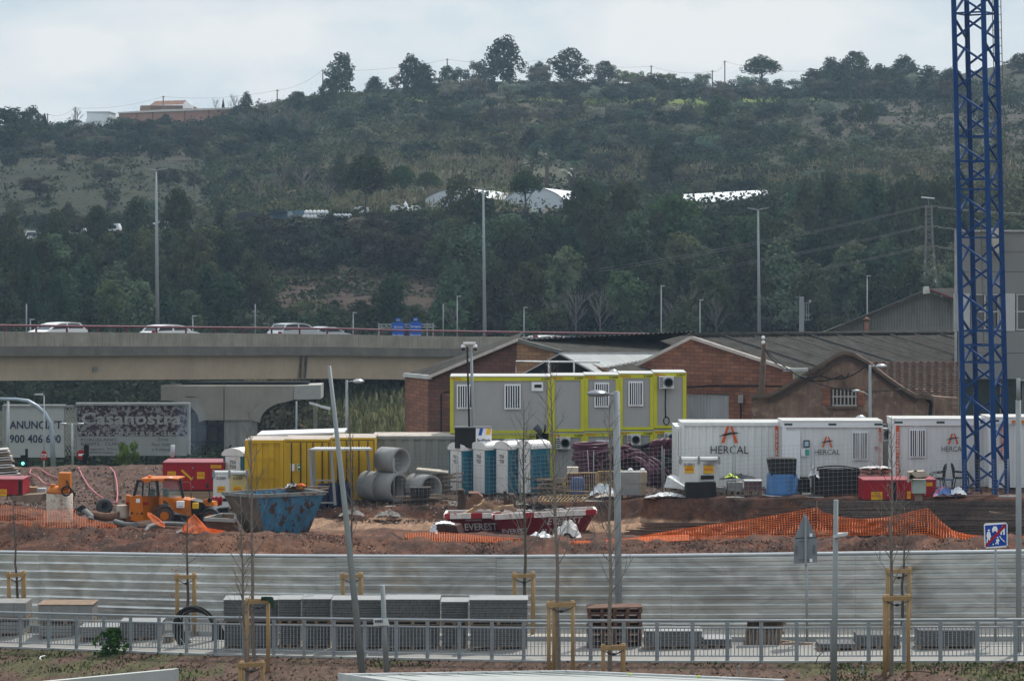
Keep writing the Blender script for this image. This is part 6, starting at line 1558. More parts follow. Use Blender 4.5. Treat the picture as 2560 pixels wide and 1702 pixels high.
coil('hose_coil','purple hose coil slumped to the right over the pile',[(1598+k*4.4,1176+rd.uniform(-3,3)+k*.6,44,16+rd.uniform(-2,3),117.0+k*.05,.4,48+rd.uniform(-4,4))for k in range(12)],PUR,.07)
coil('hose_coil','small purple hose coil standing high beside the black pipes',[(1632+k*4.2,1118+rd.uniform(-2,2),20,9,118.4+k*.1,.3,-62+rd.uniform(-5,5))for k in range(9)],PUR,.065)
coil('hose_coil','two thin purple loops sticking up above the tangle',[(1570,1122,15,6,117.6,.2,-80),(1566,1140,24,14,117.6,.2,-40)],PUR,.05)
mb=MB()
for k in range(26):
 y=1106+(k%9)*8+rd.uniform(-2,2);x0=1572+rd.uniform(0,40);mb.tube([P(x0,y+14,119.6+(k//9)*.2),P(1640,y+rd.uniform(-3,3),119.6+(k//9)*.2),P(1697,y+12,119.9)],.075,n=7)
one(mb,'black_pipe_bundle',mk('black_pipe',(.018,.02,.022),rough=.4),'bundle of curved black pipes behind the purple coils','pipes')
coil('hose_coil','black pipe coil on the ground left of the white container',[(1675,1182+rd.uniform(-6,6),22,26+rd.uniform(-3,3),116.5+rd.uniform(-.3,.3),.3,rd.uniform(-12,12))for k in range(7)],BLK,.05)
# ================================================================ MORE THINGS ON THE SITE
WIREG=mk('wire_grey',(.33,.33,.34),rough=.5,metal=.4)
def meshpanel(x0,x1,top,bot0,bot1,Y0,Y1,label,lean=0.0):
 root=thing('mesh_fence_panel',P((x0+x1)/2,(bot0+bot1)/2,(Y0+Y1)/2),label,'fence panel','wire mesh fence panels')
 a0=P(x0,bot0,Y0);b0=P(x1,bot1,Y1);h=P(x0,top,Y0).z-a0.z;up=Vector((lean,0,h));mb=MB()
 for q in(a0,b0):mb=MB();mb.tube([q,q+up],.021,n=6);mb.build('post',GALV,root)
 mb=MB();n=max(8,int((b0-a0).length/.17))
 for k in range(n+1):q=a0.lerp(b0,k/n);mb.bar(q,q+up*.98,.006)
 for k in range(12):t=.03+.95*k/11;mb.bar(a0+up*t,b0+up*t,.006)
 mb.build('wire_mesh',WIREG,root)
 for q in(a0,b0):mb=MB();mb.box((q.x-.35,q.y-.12,q.z-.14),(q.x+.35,q.y+.12,q.z));mb.build('foot_block',mk('block_grey',(.30,.29,.27),rough=.9,var=.2),root)
for i,(x0,x1,tp,Y)in enumerate([(985,1142,1145,115.4),(1146,1300,1143,114.4),(1304,1476,1140,113.4),(1484,1655,1128,111.6),(1660,1832,1122,110.4),(1838,2028,1117,108.8),(2036,2200,1113,107.0),(2340,2520,1150,105.2)]):
 meshpanel(x0,x1,tp,gb(x0,Y)-1,gb(x1,Y)-1,Y,Y-.3,'wire mesh fence panel, '+['in front of the concrete pipes','in front of the portable toilets','left of the leaning posts by the blue barrel','in front of the concrete blocks','in front of the white container','in front of the blue wrapped pallet','in front of the black mesh rolls','beside the crane foot'][i],[0,0,-.12,0,0,0,0,0][i])
TAN=mk('tan_barrier',(.42,.29,.13),rough=.6,var=.15)
def barrier(x0,x1,top,bot,Y,label,flat=False):
 root=thing('barrier',P((x0+x1)/2,bot,Y),label,'barrier','tan barriers');mb=MB()
 mb.tube([P(x0,bot,Y),P(x0,top+6,Y),P(x0+5,top,Y),P(x1-5,top-1,Y),P(x1,top+5,Y),P(x1,bot,Y)],.028,n=6);mb.tube([P(x0,bot-12,Y),P(x1,bot-12,Y)],.022,n=5);mb.build('frame',TAN,root)
 mb=MB();n=14
 for k in range(1,n):x=x0+(x1-x0)*k/n;mb.bar(P(x,top,Y),P(x,bot-12,Y),.016)
 mb.build('bars',TAN,root)
barrier(1413,1497,1182,1240,114.3,'tan barrier standing behind the blue barrel');barrier(1490,1545,1178,1232,113.6,'tan barrier right of the blue barrel')
root=thing('barrier',P(1405,1250,112.2),'tan barrier lying flat on the bank below the toilets','barrier','tan barriers');mb=MB()
for k in range(13):mb.bar(P(1345+k*8,1252,112.3),P(1352+k*9,1240,113.6),.02)
mb.bar(P(1340,1252,112.3),P(1450,1254,112.2),.035);mb.bar(P(1350,1240,113.6),P(1480,1236,113.4),.035);mb.bar(P(1450,1254,112.2),P(1482,1236,113.4),.05);mb.build('frame',TAN,root)
def blk(x0,x1,t,b,Y,d,mt,name,label,cat,group=None,**k):
 mb=MB();mb.bpx(x0,x1,t,b,Y,d);return one(mb,name,mt,label,cat,group)
CBL=mk('concrete_block',(.27,.265,.25),rough=.9,var=.15,scale=3);CBT=mk('tan_block',(.36,.28,.20),rough=.9,var=.15,scale=3);EPS=mk('white_foam',(.62,.64,.66),rough=.8,var=.06)
def pallet(mb,x0,x1,y,Y,d,h=9):
 for k in range(5):mb.bpx(x0,x1,y-h,y-h+1.8,Y+d*k/5,d*.14)
 for k in range(3):q=x0+(x1-x0-9)*k/2;mb.bpx(q,q+9,y-h+1.8,y-1.6,Y,d)
 mb.bpx(x0,x1,y-1.6,y,Y,.1)
def stack(x0,x1,top,bot,Y,d,mts,label,name='pallet_of_blocks',cat='pallet',group=None,rows=4,colsn=4,wrap=None,strap=True,jit=.4,side=None):
 root=thing(name,P((x0+x1)/2,bot,Y),label,cat,group);ph=9
 mb=MB();pallet(mb,x0,x1,bot,Y,d,ph);mb.build('pallet',TIM,root)
 mb=MB();rd=random.Random(int(x0+top));hh=(bot-ph-top)/rows
 for r in range(rows):
  off=0 if r%2 else .5
  for c in range(colsn+(1 if off else 0)):
   a=x0+1+(x1-x0-2)*max(0,(c-off))/colsn;b=x0+1+(x1-x0-2)*min(colsn,(c+1-off))/colsn
   mb.bpx(a+.35,b-.35,top+r*hh+.5,top+(r+1)*hh-.5,Y+rd.uniform(0,.03)*jit,d-.04)
 mb.mat(mts)if False else None
 mb.build('blocks',mts,root)
 if strap:
  mb=MB()
  for r in range(rows):mb.bpx(x0,x1,top+r*hh+hh*.45,top+r*hh+hh*.45+.8,Y-.012,.01)
  mb.build('strap',BLK,root)
 if wrap:mb=MB();mb.bpx(x0-.5,x1+.5,top-1.6,top-.2,Y-.02,d+.02);mb.build('cover_sheet',wrap,root)
 return root
for i,(x0,x1,t,b,mt,mt2)in enumerate([(1550,1600,1180,1208,CBL,CBT),(1550,1598,1209,1237,CBL,CBT)]):
 root=thing('concrete_block',P(1580,b,111.5),['upper','lower'][i]+' grey and tan concrete block beside the white foam','block');mb=MB();mb.bpx(x0,x1,t,b,111.5,.9);mb.build('block',mt,root)
 mb=MB();mb.prism([P(x1+.1,b,111.5),P(x1+18,b-1,111.9),P(x1+18,t,111.9),P(x1+.1,t,111.5)],(0,.8,0));mb.build('end_block',mt2,root)
for x in(1576,1606):mb=MB();mb.ball(P(x,1175,112),.11,10,(1,1,.8));mb.lathe(P(x,1178,112),[(.13,0),(.12,.02)],12);one(mb,'hard_hat',CWH,['white hard hat on the left of the upper concrete block','white hard hat on the right of the upper concrete block'][x>1600],'helmet')
mb=MB();mb.prism([P(1660,1218,111),P(1668,1190,111),P(1712,1216,111),P(1708,1222,111)],(.3,.8,0));one(mb,'foam_block',EPS,'tilted white foam block left of the fuel tank','foam block')
mb=MB();mb.prism([P(1690,1204,111.6),P(1700,1190,111.6),P(1722,1208,111.6),P(1720,1214,111.6)],(.3,.6,0));one(mb,'foam_block',EPS,'smaller white foam block touching the tank tray','foam block')
PLASW=mk('clear_wrap',(.50,.51,.52),rough=.35,var=.25,scale=6,bump=.6,bscale=14)
def heap(cx,cy,w,h,Y,label,mt=PLASW,name='plastic_heap',cat='plastic',n=26,seed=1):
 rd=random.Random(seed);mb=MB();cols_=16;rows_=7;g_=[]
 for r in range(rows_):
  rr=[]
  for c in range(cols_):
   u=c/(cols_-1);v=r/(rows_-1);env=math.sin(math.pi*min(.98,max(.02,u)))**.6*math.sin(math.pi*(v*.85+.08))**.7
   p=P(cx+(u-.5)*w,cy,Y+(v-.5)*.9);p.z+=m(h,Y)*env*rd.uniform(.55,1.1);p.x+=rd.uniform(-.05,.05);rr.append(mb.pt(p))
  g_.append(rr)
 for r in range(rows_-1):
  for c in range(cols_-1):mb.idx([g_[r][c],g_[r][c+1],g_[r+1][c+1],g_[r+1][c]])
 return one(mb,name,mt,label,cat)
for k,(cx,w,h,lb)in enumerate([(1665,105,16,'crumpled clear wrap on flat boards left of the fuel tank'),(1752,60,12,'crumpled clear wrap in front of the tank tray')]):heap(cx,gb(cx,110)-1,w,h,110.1,lb,seed=k)
heap(1508,gb(1508,113)-2,66,36,113.2,'white and blue building bag leaning beside the blue barrel',mk('bag_white_blue',(.55,.58,.62),rough=.6,var=.1,col2=(.10,.30,.50),f2=(.56,.60),scale=2.5,sc2=.7),'building_bag','bag',seed=4)
heap(1522,gb(1522,112.5),70,14,112.2,'crumpled pale rags at the foot of the concrete blocks',mk('rag_cream',(.45,.40,.34),rough=.9,var=.3,scale=5),'rags','rags',seed=6)
heap(1395,gb(1395,117)-2,40,26,117.8,'heap of brown brushwood beside the tan barriers',mk('brushwood',(.10,.06,.045),rough=.95,var=.5,scale=8,bump=.8),'brushwood','brushwood',seed=7)
heap(1352,gb(1352,118)-2,30,34,118,'orange brown crumpled sheet right of the toilets',mk('orange_sheet',(.46,.24,.09),rough=.8,var=.25,scale=4),'sheet','sheet',seed=8)
blk(1418,1446,1168,1184,115.6,.5,mk('cream_jerrycan',(.50,.44,.36),rough=.6),'jerrycan','cream plastic can on the tan barriers','can')
planks(22,1350,1440,1196,1236,116.6,'loose stack of pallet wood right of the toilets',seed=9,tilt=.06)
def layered(x0,x1,top,bot,Y,d,n,mt,label,name,cat,bulge=.06,group=None):
 root=thing(name,P((x0+x1)/2,bot,Y),label,cat,group);mb=MB();pallet(mb,x0,x1,bot,Y,d,6);mb.build('pallet',TIM,root);rd=random.Random(int(x0));h=(bot-6-top)/n
 for k in range(n):
  mb=MB();nb=3;w=(x1-x0)/nb
  for c in range(nb):a=P(x0+w*(c+.5)+rd.uniform(-1,1),top+h*(k+.5),Y+d/2);mb.ball(a,1,10,(m(w*.56,Y),d*.55,m(h*.62,Y)))
  mb.build('bag_layer',mt,root)
 return root
layered(2148,2226,1170,1228,107.2,1.0,5,mk('pink_cement_bag',(.55,.30,.24),rough=.8,var=.12,scale=3),'pallet of pink cement bags under clear wrap beside the black rolls','pallet_of_bags','pallet')
heap(2190,1171,84,8,107.2,'clear wrap sheet lying over the pink bags',seed=12)
stack(1862,1906,1203,1237,109.2,.7,mk('purple_brick',(.16,.09,.085),rough=.8,var=.3,scale=4),'small wrapped pallet of purple brown bricks',rows=5,colsn=4,wrap=PLASW,strap=False)
stack(1818,1858,1205,1236,109.8,.7,CBL,'small stack of grey blocks left of the purple bricks',rows=2,colsn=2,strap=False)
stack(1775,1816,1217,1238,109.9,.7,CBL,'low stack of grey slabs right of the black tray',rows=2,colsn=2,strap=False)
root=thing('wrapped_pallet',P(1955,1238,108.6),'blue load under clear wrap with a black crate on top','pallet');mb=MB();mb.lathe(P(1955,1234,109.2),[(.75,0),(.62,.1),(.6,.75),(.56,.8)],14);mb.build('load',mk('blue_load',(.05,.15,.34),rough=.35,var=.2,scale=3,col2=(.3,.38,.5),f2=(.6,.72)),root);mb=MB();mb.lathe(P(1955,1238,109.2),[(.85,0),(.72,.06),(.64,.12)],14);mb.build('wrap_skirt',PLASW,root);mb=MB();mb.prpx([(1928,1190),(1920,1148),(1933,1145),(1992,1147),(1990,1190)],108.8,.8);mb.build('black_crate',BLK,root)
mb=MB();mb.bpx(1998,2025,1198,1236,109,.7);mb.bpx(2003,2022,1192,1198,109.1,.5);one(mb,'black_box',BLK,'black box between the blue load and the mesh rolls','box')
root=thing('mesh_rolls',P(2092,1238,108),'large black stack of plastic mesh sheets on a pallet','mesh stack');mb=MB();rd=random.Random(2)
for k in range(26):y=1236-k*2.5;mb.prism([P(2030+rd.uniform(-3,4)+k*.25,y,107.6),P(2153+rd.uniform(-3,2),y,107.6),P(2153,y,108.8),P(2036,y,108.8)],(0,0,.025))
mb.bpx(2036,2150,1176,1236,107.75,.9);mb.build('sheets',mk('black_mesh',(.022,.022,.025),rough=.55,var=.5,scale=8,stretch=(1,1,8)),root);mb=MB();mb.tube([P(2028+k*12,1172-8*math.sin(k/10*3.1),107.7)for k in range(11)],.03,n=5);mb.tube([P(2030+k*12,1176-7*math.sin(k/10*3.1),107.6)for k in range(11)],.02,n=5);mb.build('hose',BLK,root)
heap(2035,1200,26,40,107.4,'white plastic sheet hanging on the left of the mesh stack',seed=15)
heap(1845,1200,95,18,110.9,'heap of dark work clothes on the pallets',mk('dark_cloth',(.025,.028,.035),rough=.9,var=.4,scale=5),'clothes_heap','clothes',seed=16)
heap(1828,1196,30,14,110.6,'folded hi-vis yellow vest among the dark clothes',mk('hivis',(.45,.60,.05),rough=.7),'vest','vest',seed=17)
def chair(px,Y,label,s=1,mt=BLK):
 b=P(px,gb(px,Y),Y);root=thing('garden_chair',b,label,'chair','plastic garden chairs');w=.5
 def V(x,y,z):return b+Vector((x*s,y,z))
 mb=MB();mb.hexa([V(-.25,-.22,.42),V(.25,-.22,.42),V(.25,.25,.42),V(-.25,.25,.42),V(-.25,-.22,.46),V(.25,-.22,.46),V(.25,.25,.46),V(-.25,.25,.46)]);mb.build('seat',mt,root)
 mb=MB();ap=[V(-.27,-.22,.62),V(-.30,-.2,.85),V(-.34,-.1,.98),V(-.35,.05,1.0),V(-.34,.18,.96),V(-.28,.25,.80),V(-.26,.25,.46)];mb.tube(ap,.025,n=5)
 for k in range(5):y=-.16+k*.09;mb.bar(V(-.26,y,.46),V(-.34,y,.96-abs(k-2)*.02),.03)
 mb.build('backrest',mt,root)
 for y in(-.24,.26):mb=MB();mb.tube([V(-.3,y,.7),V(.1,y,.66),V(.24,y,.6),V(.27,y,.3),V(.3,y,0)],.022,n=5);mb.build('armrest',mt,root)
 for x,y in((-.28,-.24),(-.28,.26),(.28,-.24),(.28,.26)):mb=MB();mb.bar(V(x*.85,y,.44),V(x*1.1,y,0),.04);mb.build('leg',mt,root)
chair(2343,109,'black plastic garden chair left of the crane facing right',-1);chair(2402,109,'black plastic garden chair touching the crane foot')
mb=MB();mb.hexa([P(2360,1200,109-.0)+Vector(v)for v in((-.2,-.2,0),(.35,-.2,0),(.35,.2,0),(-.2,.2,0),(-.2,-.2,.04),(.35,-.2,.04),(.35,.2,.04),(-.2,.2,.04))])
for x in(-.15,.3):mb.bar(P(2360,1200,109)+Vector((x,0,0)),P(2360,gb(2360,109),109)+Vector((x,0,0)),.03)
one(mb,'stool',mk('blue_seat',(.04,.12,.30),rough=.5),'blue topped stool between the two black chairs','stool')
for x,y,w,h,mt,lb in[(2362,1228,60,20,mk('red_blue_sacks',(.35,.10,.13),rough=.6,var=.4,col2=(.08,.16,.38),f2=(.48,.52),scale=3),'wrapped red and blue sacks right of the red generators'),(2392,1222,50,8,EPS,'white sheet lying on the wrapped sacks')]:heap(x,y+18,w,h+16,105.0,lb,mt,'wrapped_sacks','sacks',seed=int(x))
pb=thing('post_box',P(2294,1262,103.5),'small pale meter box with a wooden lid on a post above the rebar','box')
mb=MB();mb.bpx(2282,2315,1199,1233,103.6,.35);mb.build('case',mk('mint_box',(.36,.42,.37),rough=.7,var=.2,scale=5),pb)
mb=MB();mb.hexa([P(2273,1196,103.4),P(2287,1177,103.4),P(2318,1193,103.4),P(2310,1196,103.4),P(2273,1192,103.4),P(2287,1174,103.4),P(2318,1190,103.4),P(2310,1192,103.4)]);mb.prpx([(2271,1206),(2271,1180),(2288,1177),(2288,1192)],103.45,.4);mb.prpx([(2274,1180),(2312,1177),(2322,1191),(2290,1194)],103.35,.5);mb.build('lid',mk('grey_board',(.40,.34,.27),rough=.9,var=.2),pb)
mb=MB();mb.bpx(2288,2306,1233,1262,103.7,.2);mb.build('post',TIM,pb)
# ---- left part
Y=118;stk=thing('sheet_stack',P(20,1230,Y),'leaning stack of pale boards and sheets at the left edge','boards');rd=random.Random(5)
for k in range(12):
 mb=MB();y=1124+k*6.2;x1=22+(k**1.2)*1.6+rd.uniform(-5,5);mb.hexa([P(-60,y+8,Y),P(x1,y,Y),P(x1-4,y-3,Y+1.4),P(-60,y+5,Y+1.4),P(-60,y+4,Y),P(x1,y-3,Y),P(x1-4,y-6,Y+1.4),P(-60,y+1,Y+1.4)]);mb.build('board',[mk('board_pale',(.52,.49,.46),rough=.8,var=.2),TIM][k%3==2],stk)
mb=MB();mb.bpx(-60,40,1178,1236,Y+.3,1);mb.build('frame',BLK,stk)
pt=thing('tank_with_pump',P(149,1310,105),'rust stained white steel tank topped by an orange pump box','tank');Yt=105
c=P(149,1308,Yt+.6);rr=m(33,Yt)
TANKW=mk('rusty_white_tank',(.46,.40,.34),rough=.7,var=.12,scale=3,col2=(.20,.085,.045),f2=(.53,.62),sc2=2.2,streak=.5,streakcol=(.24,.10,.05));ORG=mk('pump_orange',(.50,.155,.02),rough=.55,var=.2,scale=3,col2=(.12,.05,.03),f2=(.62,.7))
mb=MB();mb.lathe(c,[(rr*.98,0),(rr,.1),(rr,1.15)],24);mb.build('shell',TANKW,pt);mb=MB();mb.lathe(c,[(rr,1.152),(rr*.98,1.25),(rr*.8,1.38),(rr*.3,1.42)],24);mb.build('dome',ORG,pt)
mb=MB();mb.bpx(146,175,1182,1220,Yt,.45);mb.build('pump_box',ORG,pt);mb=MB();mb.bpx(125,136,1211,1224,Yt+.3,.25);mb.build('valve',ORG,pt)
mb=MB();cc=P(166,1227,Yt-.1);mb.tube([cc+Vector((math.cos(R(a))*.17,0,math.sin(R(a))*.17))for a in range(0,360,24)],.035,n=6,closed=True);mb.tube([P(166,1200,Yt-.05),P(172,1215,Yt-.1),P(182,1228,Yt-.1),P(188,1240,Yt)],.03,n=5);mb.build('hose',BLK,pt)
mb=MB();mb.bpx(118,170,1305,1316,Yt-.1,.8);mb.build('base_beam',TIM,pt)
def ringy(c,R_,r_,mt,label,ax='y',name='tyre',cat='tyre',group=None,sq=.45):
 root=thing(name,c-Vector((0,0,R_)),label,cat,group);mb=MB();n=24;k=10;g_=[]
 q=Matrix.Rotation(ax,4,'Z')if isinstance(ax,float)else Matrix()
 for i in range(n):
  a=2*math.pi*i/n;g_.append([mb.pt(c+q@Vector(((R_-r_+r_*math.cos(2*math.pi*j/k))*math.cos(a),r_*1.1*math.sin(2*math.pi*j/k),(R_-r_+r_*math.cos(2*math.pi*j/k))*math.sin(a))))for j in range(k)])
 for i in range(n):
  for j in range(k):mb.idx([g_[i][j],g_[i][(j+1)%k],g_[(i+1)%n][(j+1)%k],g_[(i+1)%n][j]],True)
 mb.build('tread' if name=='tyre' else 'ring',mt,root);return root
TY2=mk('old_tyre',(.055,.055,.055),rough=.9,var=.25,scale=6)
t_=ringy(P(261,1266,110),.34,.12,TY2,'worn tyre standing on the scrap pile',.35);mb=MB();c=P(261,1266,110);mb.lathe(c,[(.12,-.02),(.1,.1),(.04,.12)],12,'y');mb.build('hub',BLK,t_)
RUST=mk('rusty_steel',(.16,.085,.055),rough=.85,var=.35,scale=4,col2=(.26,.17,.12),f2=(.55,.65));GRH=mk('grey_hose',(.15,.15,.145),rough=.65,var=.2,scale=5)
def pipepx(pts,r,mt,label,name='pipe',cat='pipe',group=None,n=9,end=True):
 mb=MB();mb.tube([P(*p)for p in pts],r,n=n);
 if end:
  a=P(*pts[-1]);b=P(*pts[-2]);d=(a-b).normalized();mb.tube([a-d*.06,a+d*.02],r*1.18,n=n)
 return one(mb,name,mt,label,cat,group)
pipepx([(228,1285,109.5),(262,1292,109.2),(300,1290,108.8)],.17,RUST,'thick rusty pipe in the scrap pile below the tyre')
pipepx([(198,1282,110),(215,1278,109.6),(228,1290,109.2),(226,1300,109)],.12,GRH,'curved dark green hose left of the rusty pipe','hose','hose')
pipepx([(192,1276,110.5),(206,1272,109.7)],.13,BLK,'short black pipe end left of the tyre')
pipepx([(288,1303,106.5),(310,1310,106),(338,1312,105.4)],.10,GRH,'ribbed grey pipe lying before the scrap pile')
mb=MB();mb.lathe(P(308,1294,109),[(.3,0),(.26,.1),(.26,.48),(.24,.5)],18);one(mb,'concrete_ring',mk('cream_ring',(.38,.32,.26),rough=.9),'cream concrete ring left of the telehandler','ring')
pts=[(476,1312,103.5),(440,1309,104.2),(400,1308,104),(372,1316,103),(362,1330,102.2),(368,1342,101.6),(395,1346,101.3),(430,1339,101.6),(462,1325,102.4),(480,1316,103)]
pipepx(pts,.085,GRH,'long grey suction hose lying in a loop on the near bank','hose','hose',end=False);pipepx([(362,1336,101.6),(374,1346,101.2),(388,1354,100.8)],.075,GRH,'open end of grey hose below the loop','hose','hose')
pipepx([(492,1326,102.5),(510,1334,102),(526,1338,101.6)],.085,BLK,'dark pipe coupling on the bank beside the orange net heap')
pipepx([(556,1334,102),(585,1338,101.7),(622,1343,101.2)],.045,GRH,'thin straight grey pipe on the bank before the blue skip',end=False)
PINK=mk('pink_hose',(.42,.12,.13),rough=.5)
for pts,lb in[([(196,1170,137.5),(206,1190,133),(222,1215,129),(240,1233,125),(262,1248,121)],'pink hose running diagonally down the mound'),([(275,1170,137.5),(286,1180,134),(292,1205,129),(294,1235,124),(292,1255,120),(270,1256,119.5)],'pink hose hanging in a long curve on the mound'),([(145,1195,132),(120,1185,134),(100,1176,136),(78,1176,136),(74,1182,134),(95,1192,131),(106,1204,128),(114,1210,126),(128,1211,125)],'pink hose looping at the left of the mound')]:
 Q_=[]
 for(x,y,Yy)in pts:q=G(x,Yy);q.z=max(q.z+.05,P(x,y,Yy).z);Q_.append(q)
 mb=MB();mb.tube(Q_,.035,n=5);one(mb,'hose',PINK,lb,'hose')
blk(60,92,1218,1232,114,.5,mk('tan_crate',(.30,.19,.11),rough=.9),'crate','tan crate beside the red generator at the left edge','crate');blk(92,113,1221,1233,113.5,.5,mk('grey_tray',(.33,.34,.34),rough=.7),'tray','grey metal tray right of the tan crate','tray')
mb=MB();mb.prism([P(20,1240,112),P(108,1234,112),P(100,1252,112),P(80,1258,112),P(30,1250,112)],(.2,.9,0));one(mb,'tub',mk('mud_tub',(.20,.145,.105),rough=.9,var=.25),'muddy tub below the tan crate','tub')
# ---------------------------------------------------------------- telehandler
th=thing('telehandler',P(425,1311,109),'orange telehandler with dark cab parked at the left of the site','telehandler');T=108.5
TORG=mk('machine_orange',(.52,.135,.004),rough=.4,var=.08,scale=1.5,streak=.12,streakcol=(.2,.09,.03));MBK=mk('machine_black',(.02,.021,.024),rough=.45,var=.15);CGL=bpy.data.materials.new('cab_glass');CGL.use_nodes=True
bs=CGL.node_tree.nodes['Principled BSDF'];bs.inputs['Base Color'].default_value=(.25,.33,.30,1);bs.inputs['Roughness'].default_value=.05;bs.inputs['Alpha'].default_value=.38
mb=MB();mb.prpx([(323,1240),(355,1239),(359,1300),(345,1304),(328,1300),(324,1270)],T,.5);mb.prism([P(355.2,1239,T),P(394,1238,T+.9),P(398,1262,T+.9),P(390,1280,T+.8),P(376,1300,T+.3),P(359.2,1300,T)],(.1,.5,0));mb.prpx([(315,1238),(322.8,1238),(323,1262),(315,1260)],T+.1,.4);mb.build('rear_body',TORG,th)
mb=MB()
for x,y,r_ in((330,1282,3),(343,1284,2),(355,1283,3)):mb.lathe(P(x,y,T-.01),[(m(r_,T),0),(m(r_,T),.01)],10,'y')
mb.build('rear_holes',BLK,th)
mb=MB();mb.prism([P(401,1244,T+.1),P(424,1244,T+.1),P(476,1250,T+.5),P(478,1291,T+.5),P(462,1286,T+.4),P(438,1280,T+.2),P(420,1256,T+.1)],(.1,1.0,0));mb.build('engine_hood',TORG,th)
mb=MB();mb.prism([P(476.5,1250,T+.5),P(508,1256,T+.9),P(514,1276,T+1),P(500,1300,T+1),P(479,1300,T+.6)],(.1,.8,0));mb.prism([P(430,1284,T+.5),P(500,1296,T+.7),P(500,1308,T+.7),P(425,1308,T+.5)],(.1,.8,0));mb.build('boom_side',MBK,th)
mb=MB();mb.prism([P(507,1253,T+.9),P(532,1254,T+1.1),P(536,1264,T+1.1),P(514,1264,T+.9)],(.1,.5,0));mb.prism([P(506,1250,T+.9),P(516,1248,T+.9),P(516,1258,T+.9),P(508,1258,T+.9)],(.1,.5,0));mb.build('boom_head',TORG,th)
mb=MB();mb.lathe(P(524,1250,T+.8),[(.09,0),(.09,.2)],10,'y');mb.prpx([(545,1270),(570,1268),(572,1285),(545,1286)],T+1.2,.5);mb.build('attachment',BLK,th)
cabP={'a':(335,1240,0),'b':(345,1202,0),'c':(392,1198,.1),'d':(450,1198,.6),'e':(458,1244,.6),'f':(396,1240,.1)}
def K(k,d=0):x,y,dy=cabP[k];return P(x,y,T+.1+dy+d)
mb=MB()
for a,b in(('a','b'),('b','c'),('c','d'),('d','e'),('f','c')):mb.bar(K(a),K(b),.10);mb.bar(K(a,1.1),K(b,1.1),.09)
for k in 'bcd':mb.bar(K(k),K(k,1.1),.09)
mb.bar(P(356,1240,T),P(358,1205,T),.06);mb.bar(P(372,1240,T),P(374,1206,T),.05);mb.bpx(372,384,1222,1240,T+.5,.4);mb.build('cab_frame',MBK,th)
mb=MB();mb.prism([P(352,1196,T),P(420,1195,T+.1),P(447,1196,T+.5),P(447,1200,T+.5),P(352,1201,T)],(.1,1.2,0));mb.prism([P(352,1201,T-.03),P(356,1201,T-.03),P(362,1206,T-.03),P(370,1206,T-.03),P(378,1201,T-.03),P(396,1201,T-.03),P(402,1206,T-.03),P(410,1201,T-.03),P(410,1197,T-.03),P(352,1197,T-.03)],(0,.1,0));mb.build('cab_roof',TORG,th)
mb=MB();mb.lathe(P(374,1195,T+.4),[(.075,0),(.07,.08),(.04,.12)],12);mb.build('beacon',mk('beacon_orange',(.75,.15,.01),rough=.25),th)
mb=MB();mb.ball(P(426,1195,T+.5),.09,10,(1.2,1,.6));mb.build('work_light',CWH,th)
mb=MB();mb.face([K('a',.05),K('b',.05),K('c',.05),K('f',.05)]);mb.face([K('f',.05),K('c',.05),K('d',.05),K('e',.05)]);mb.build('cab_glass',CGL,th)
mb=MB();mb.bpx(407,420,1222,1246,T+.9,.3);mb.build('seat',MBK,th)
def wheel(cx,cy,rp,Y,label=None,side=True):
 c=P(cx,cy,Y);R_=m(rp,Y);mb=MB();pr=[(R_*.55,0),(R_*.9,-.02),(R_,.05),(R_,.28),(R_*.9,.35)];mb.lathe(c,pr,28,'y')
 for k in range(20):a=2*math.pi*k/20;d=Vector((math.cos(a),0,math.sin(a)));mb.bar(c+d*R_*.97+Vector((0,-.02,0)),c+d*R_*1.03+Vector((.03,.32,0)),.05,.06)
 w=mb.build('wheel',mk('muddy_tyre',(.07,.05,.042),rough=.95,var=.3,scale=6),th);mb=MB();mb.lathe(c,[(R_*.54,-.01),(R_*.5,.02),(R_*.2,.05),(R_*.16,-.03)],20,'y');mb.build('rim',TORG,w)
wheel(411,1289,20,T+.1);wheel(525,1296,21,T+.9);wheel(322,1293,17,T+1.0)
for cx,cy,rp,Y,a0,a1 in((407,1288,27,T+.05,60,175),(524,1296,26,T+.85,30,150),(322,1290,22,T+.95,90,200)):
 mb=MB();c=P(cx,cy,Y);R_=m(rp,Y);n=9;pr=None
 for k in range(n+1):
  a=R(a0+(a1-a0)*k/n);d=Vector((math.cos(a),0,math.sin(a)));q=[c+d*R_,c+d*R_+Vector((0,.42,0)),c+d*(R_-.05)+Vector((0,.42,0)),c+d*(R_-.05)]
  if pr:mb.face([pr[0],q[0],q[1],pr[1]]);mb.face([pr[3],pr[0],q[0],q[3]]);mb.face([pr[2],pr[3],q[3],q[2]])
  pr=q
 mb.build('mudguard',mk('mudguard_grey',(.05,.058,.068),rough=.4),th)
for x,y,w_,h_,mt in((358,1254,14,8,'r'),(315,1254,8,8,'r')):mb=MB();mb.bpx(x,x+w_,y,y+h_,T-.05,.06);mb.build('tail_light',mk('red_lamp',(.25,.01,.01),rough=.3),th)
mb=MB();mb.bpx(340,350,1246,1256,T-.02,.015);mb.build('plate',CWH,th);mb=MB();mb.bpx(441,459,1253,1269,T+.05,.3);mb.build('plate',CWH,th);mb=MB();mb.bpx(481,495,1257,1271,T+.45,.3);mb.build('sticker',STY,th)
mb=MB();mb.text('LLOGUER',P(450,1267,T+.03),.05,width=.2);mb.build('lettering',NAVY,th)
mb=MB();mb.tube([P(455,1205,T+.5),P(476,1204,T+.4),P(478,1245,T+.4)],.02,n=5);mb.build('handrail',RUST,th);mb=MB();mb.ball(P(519,1213,T+.9),.12,10,(.5,.3,1.1));mb.bar(P(521,1220,T+.9),P(527,1250,T+1),.03);mb.build('mirror',MBK,th)
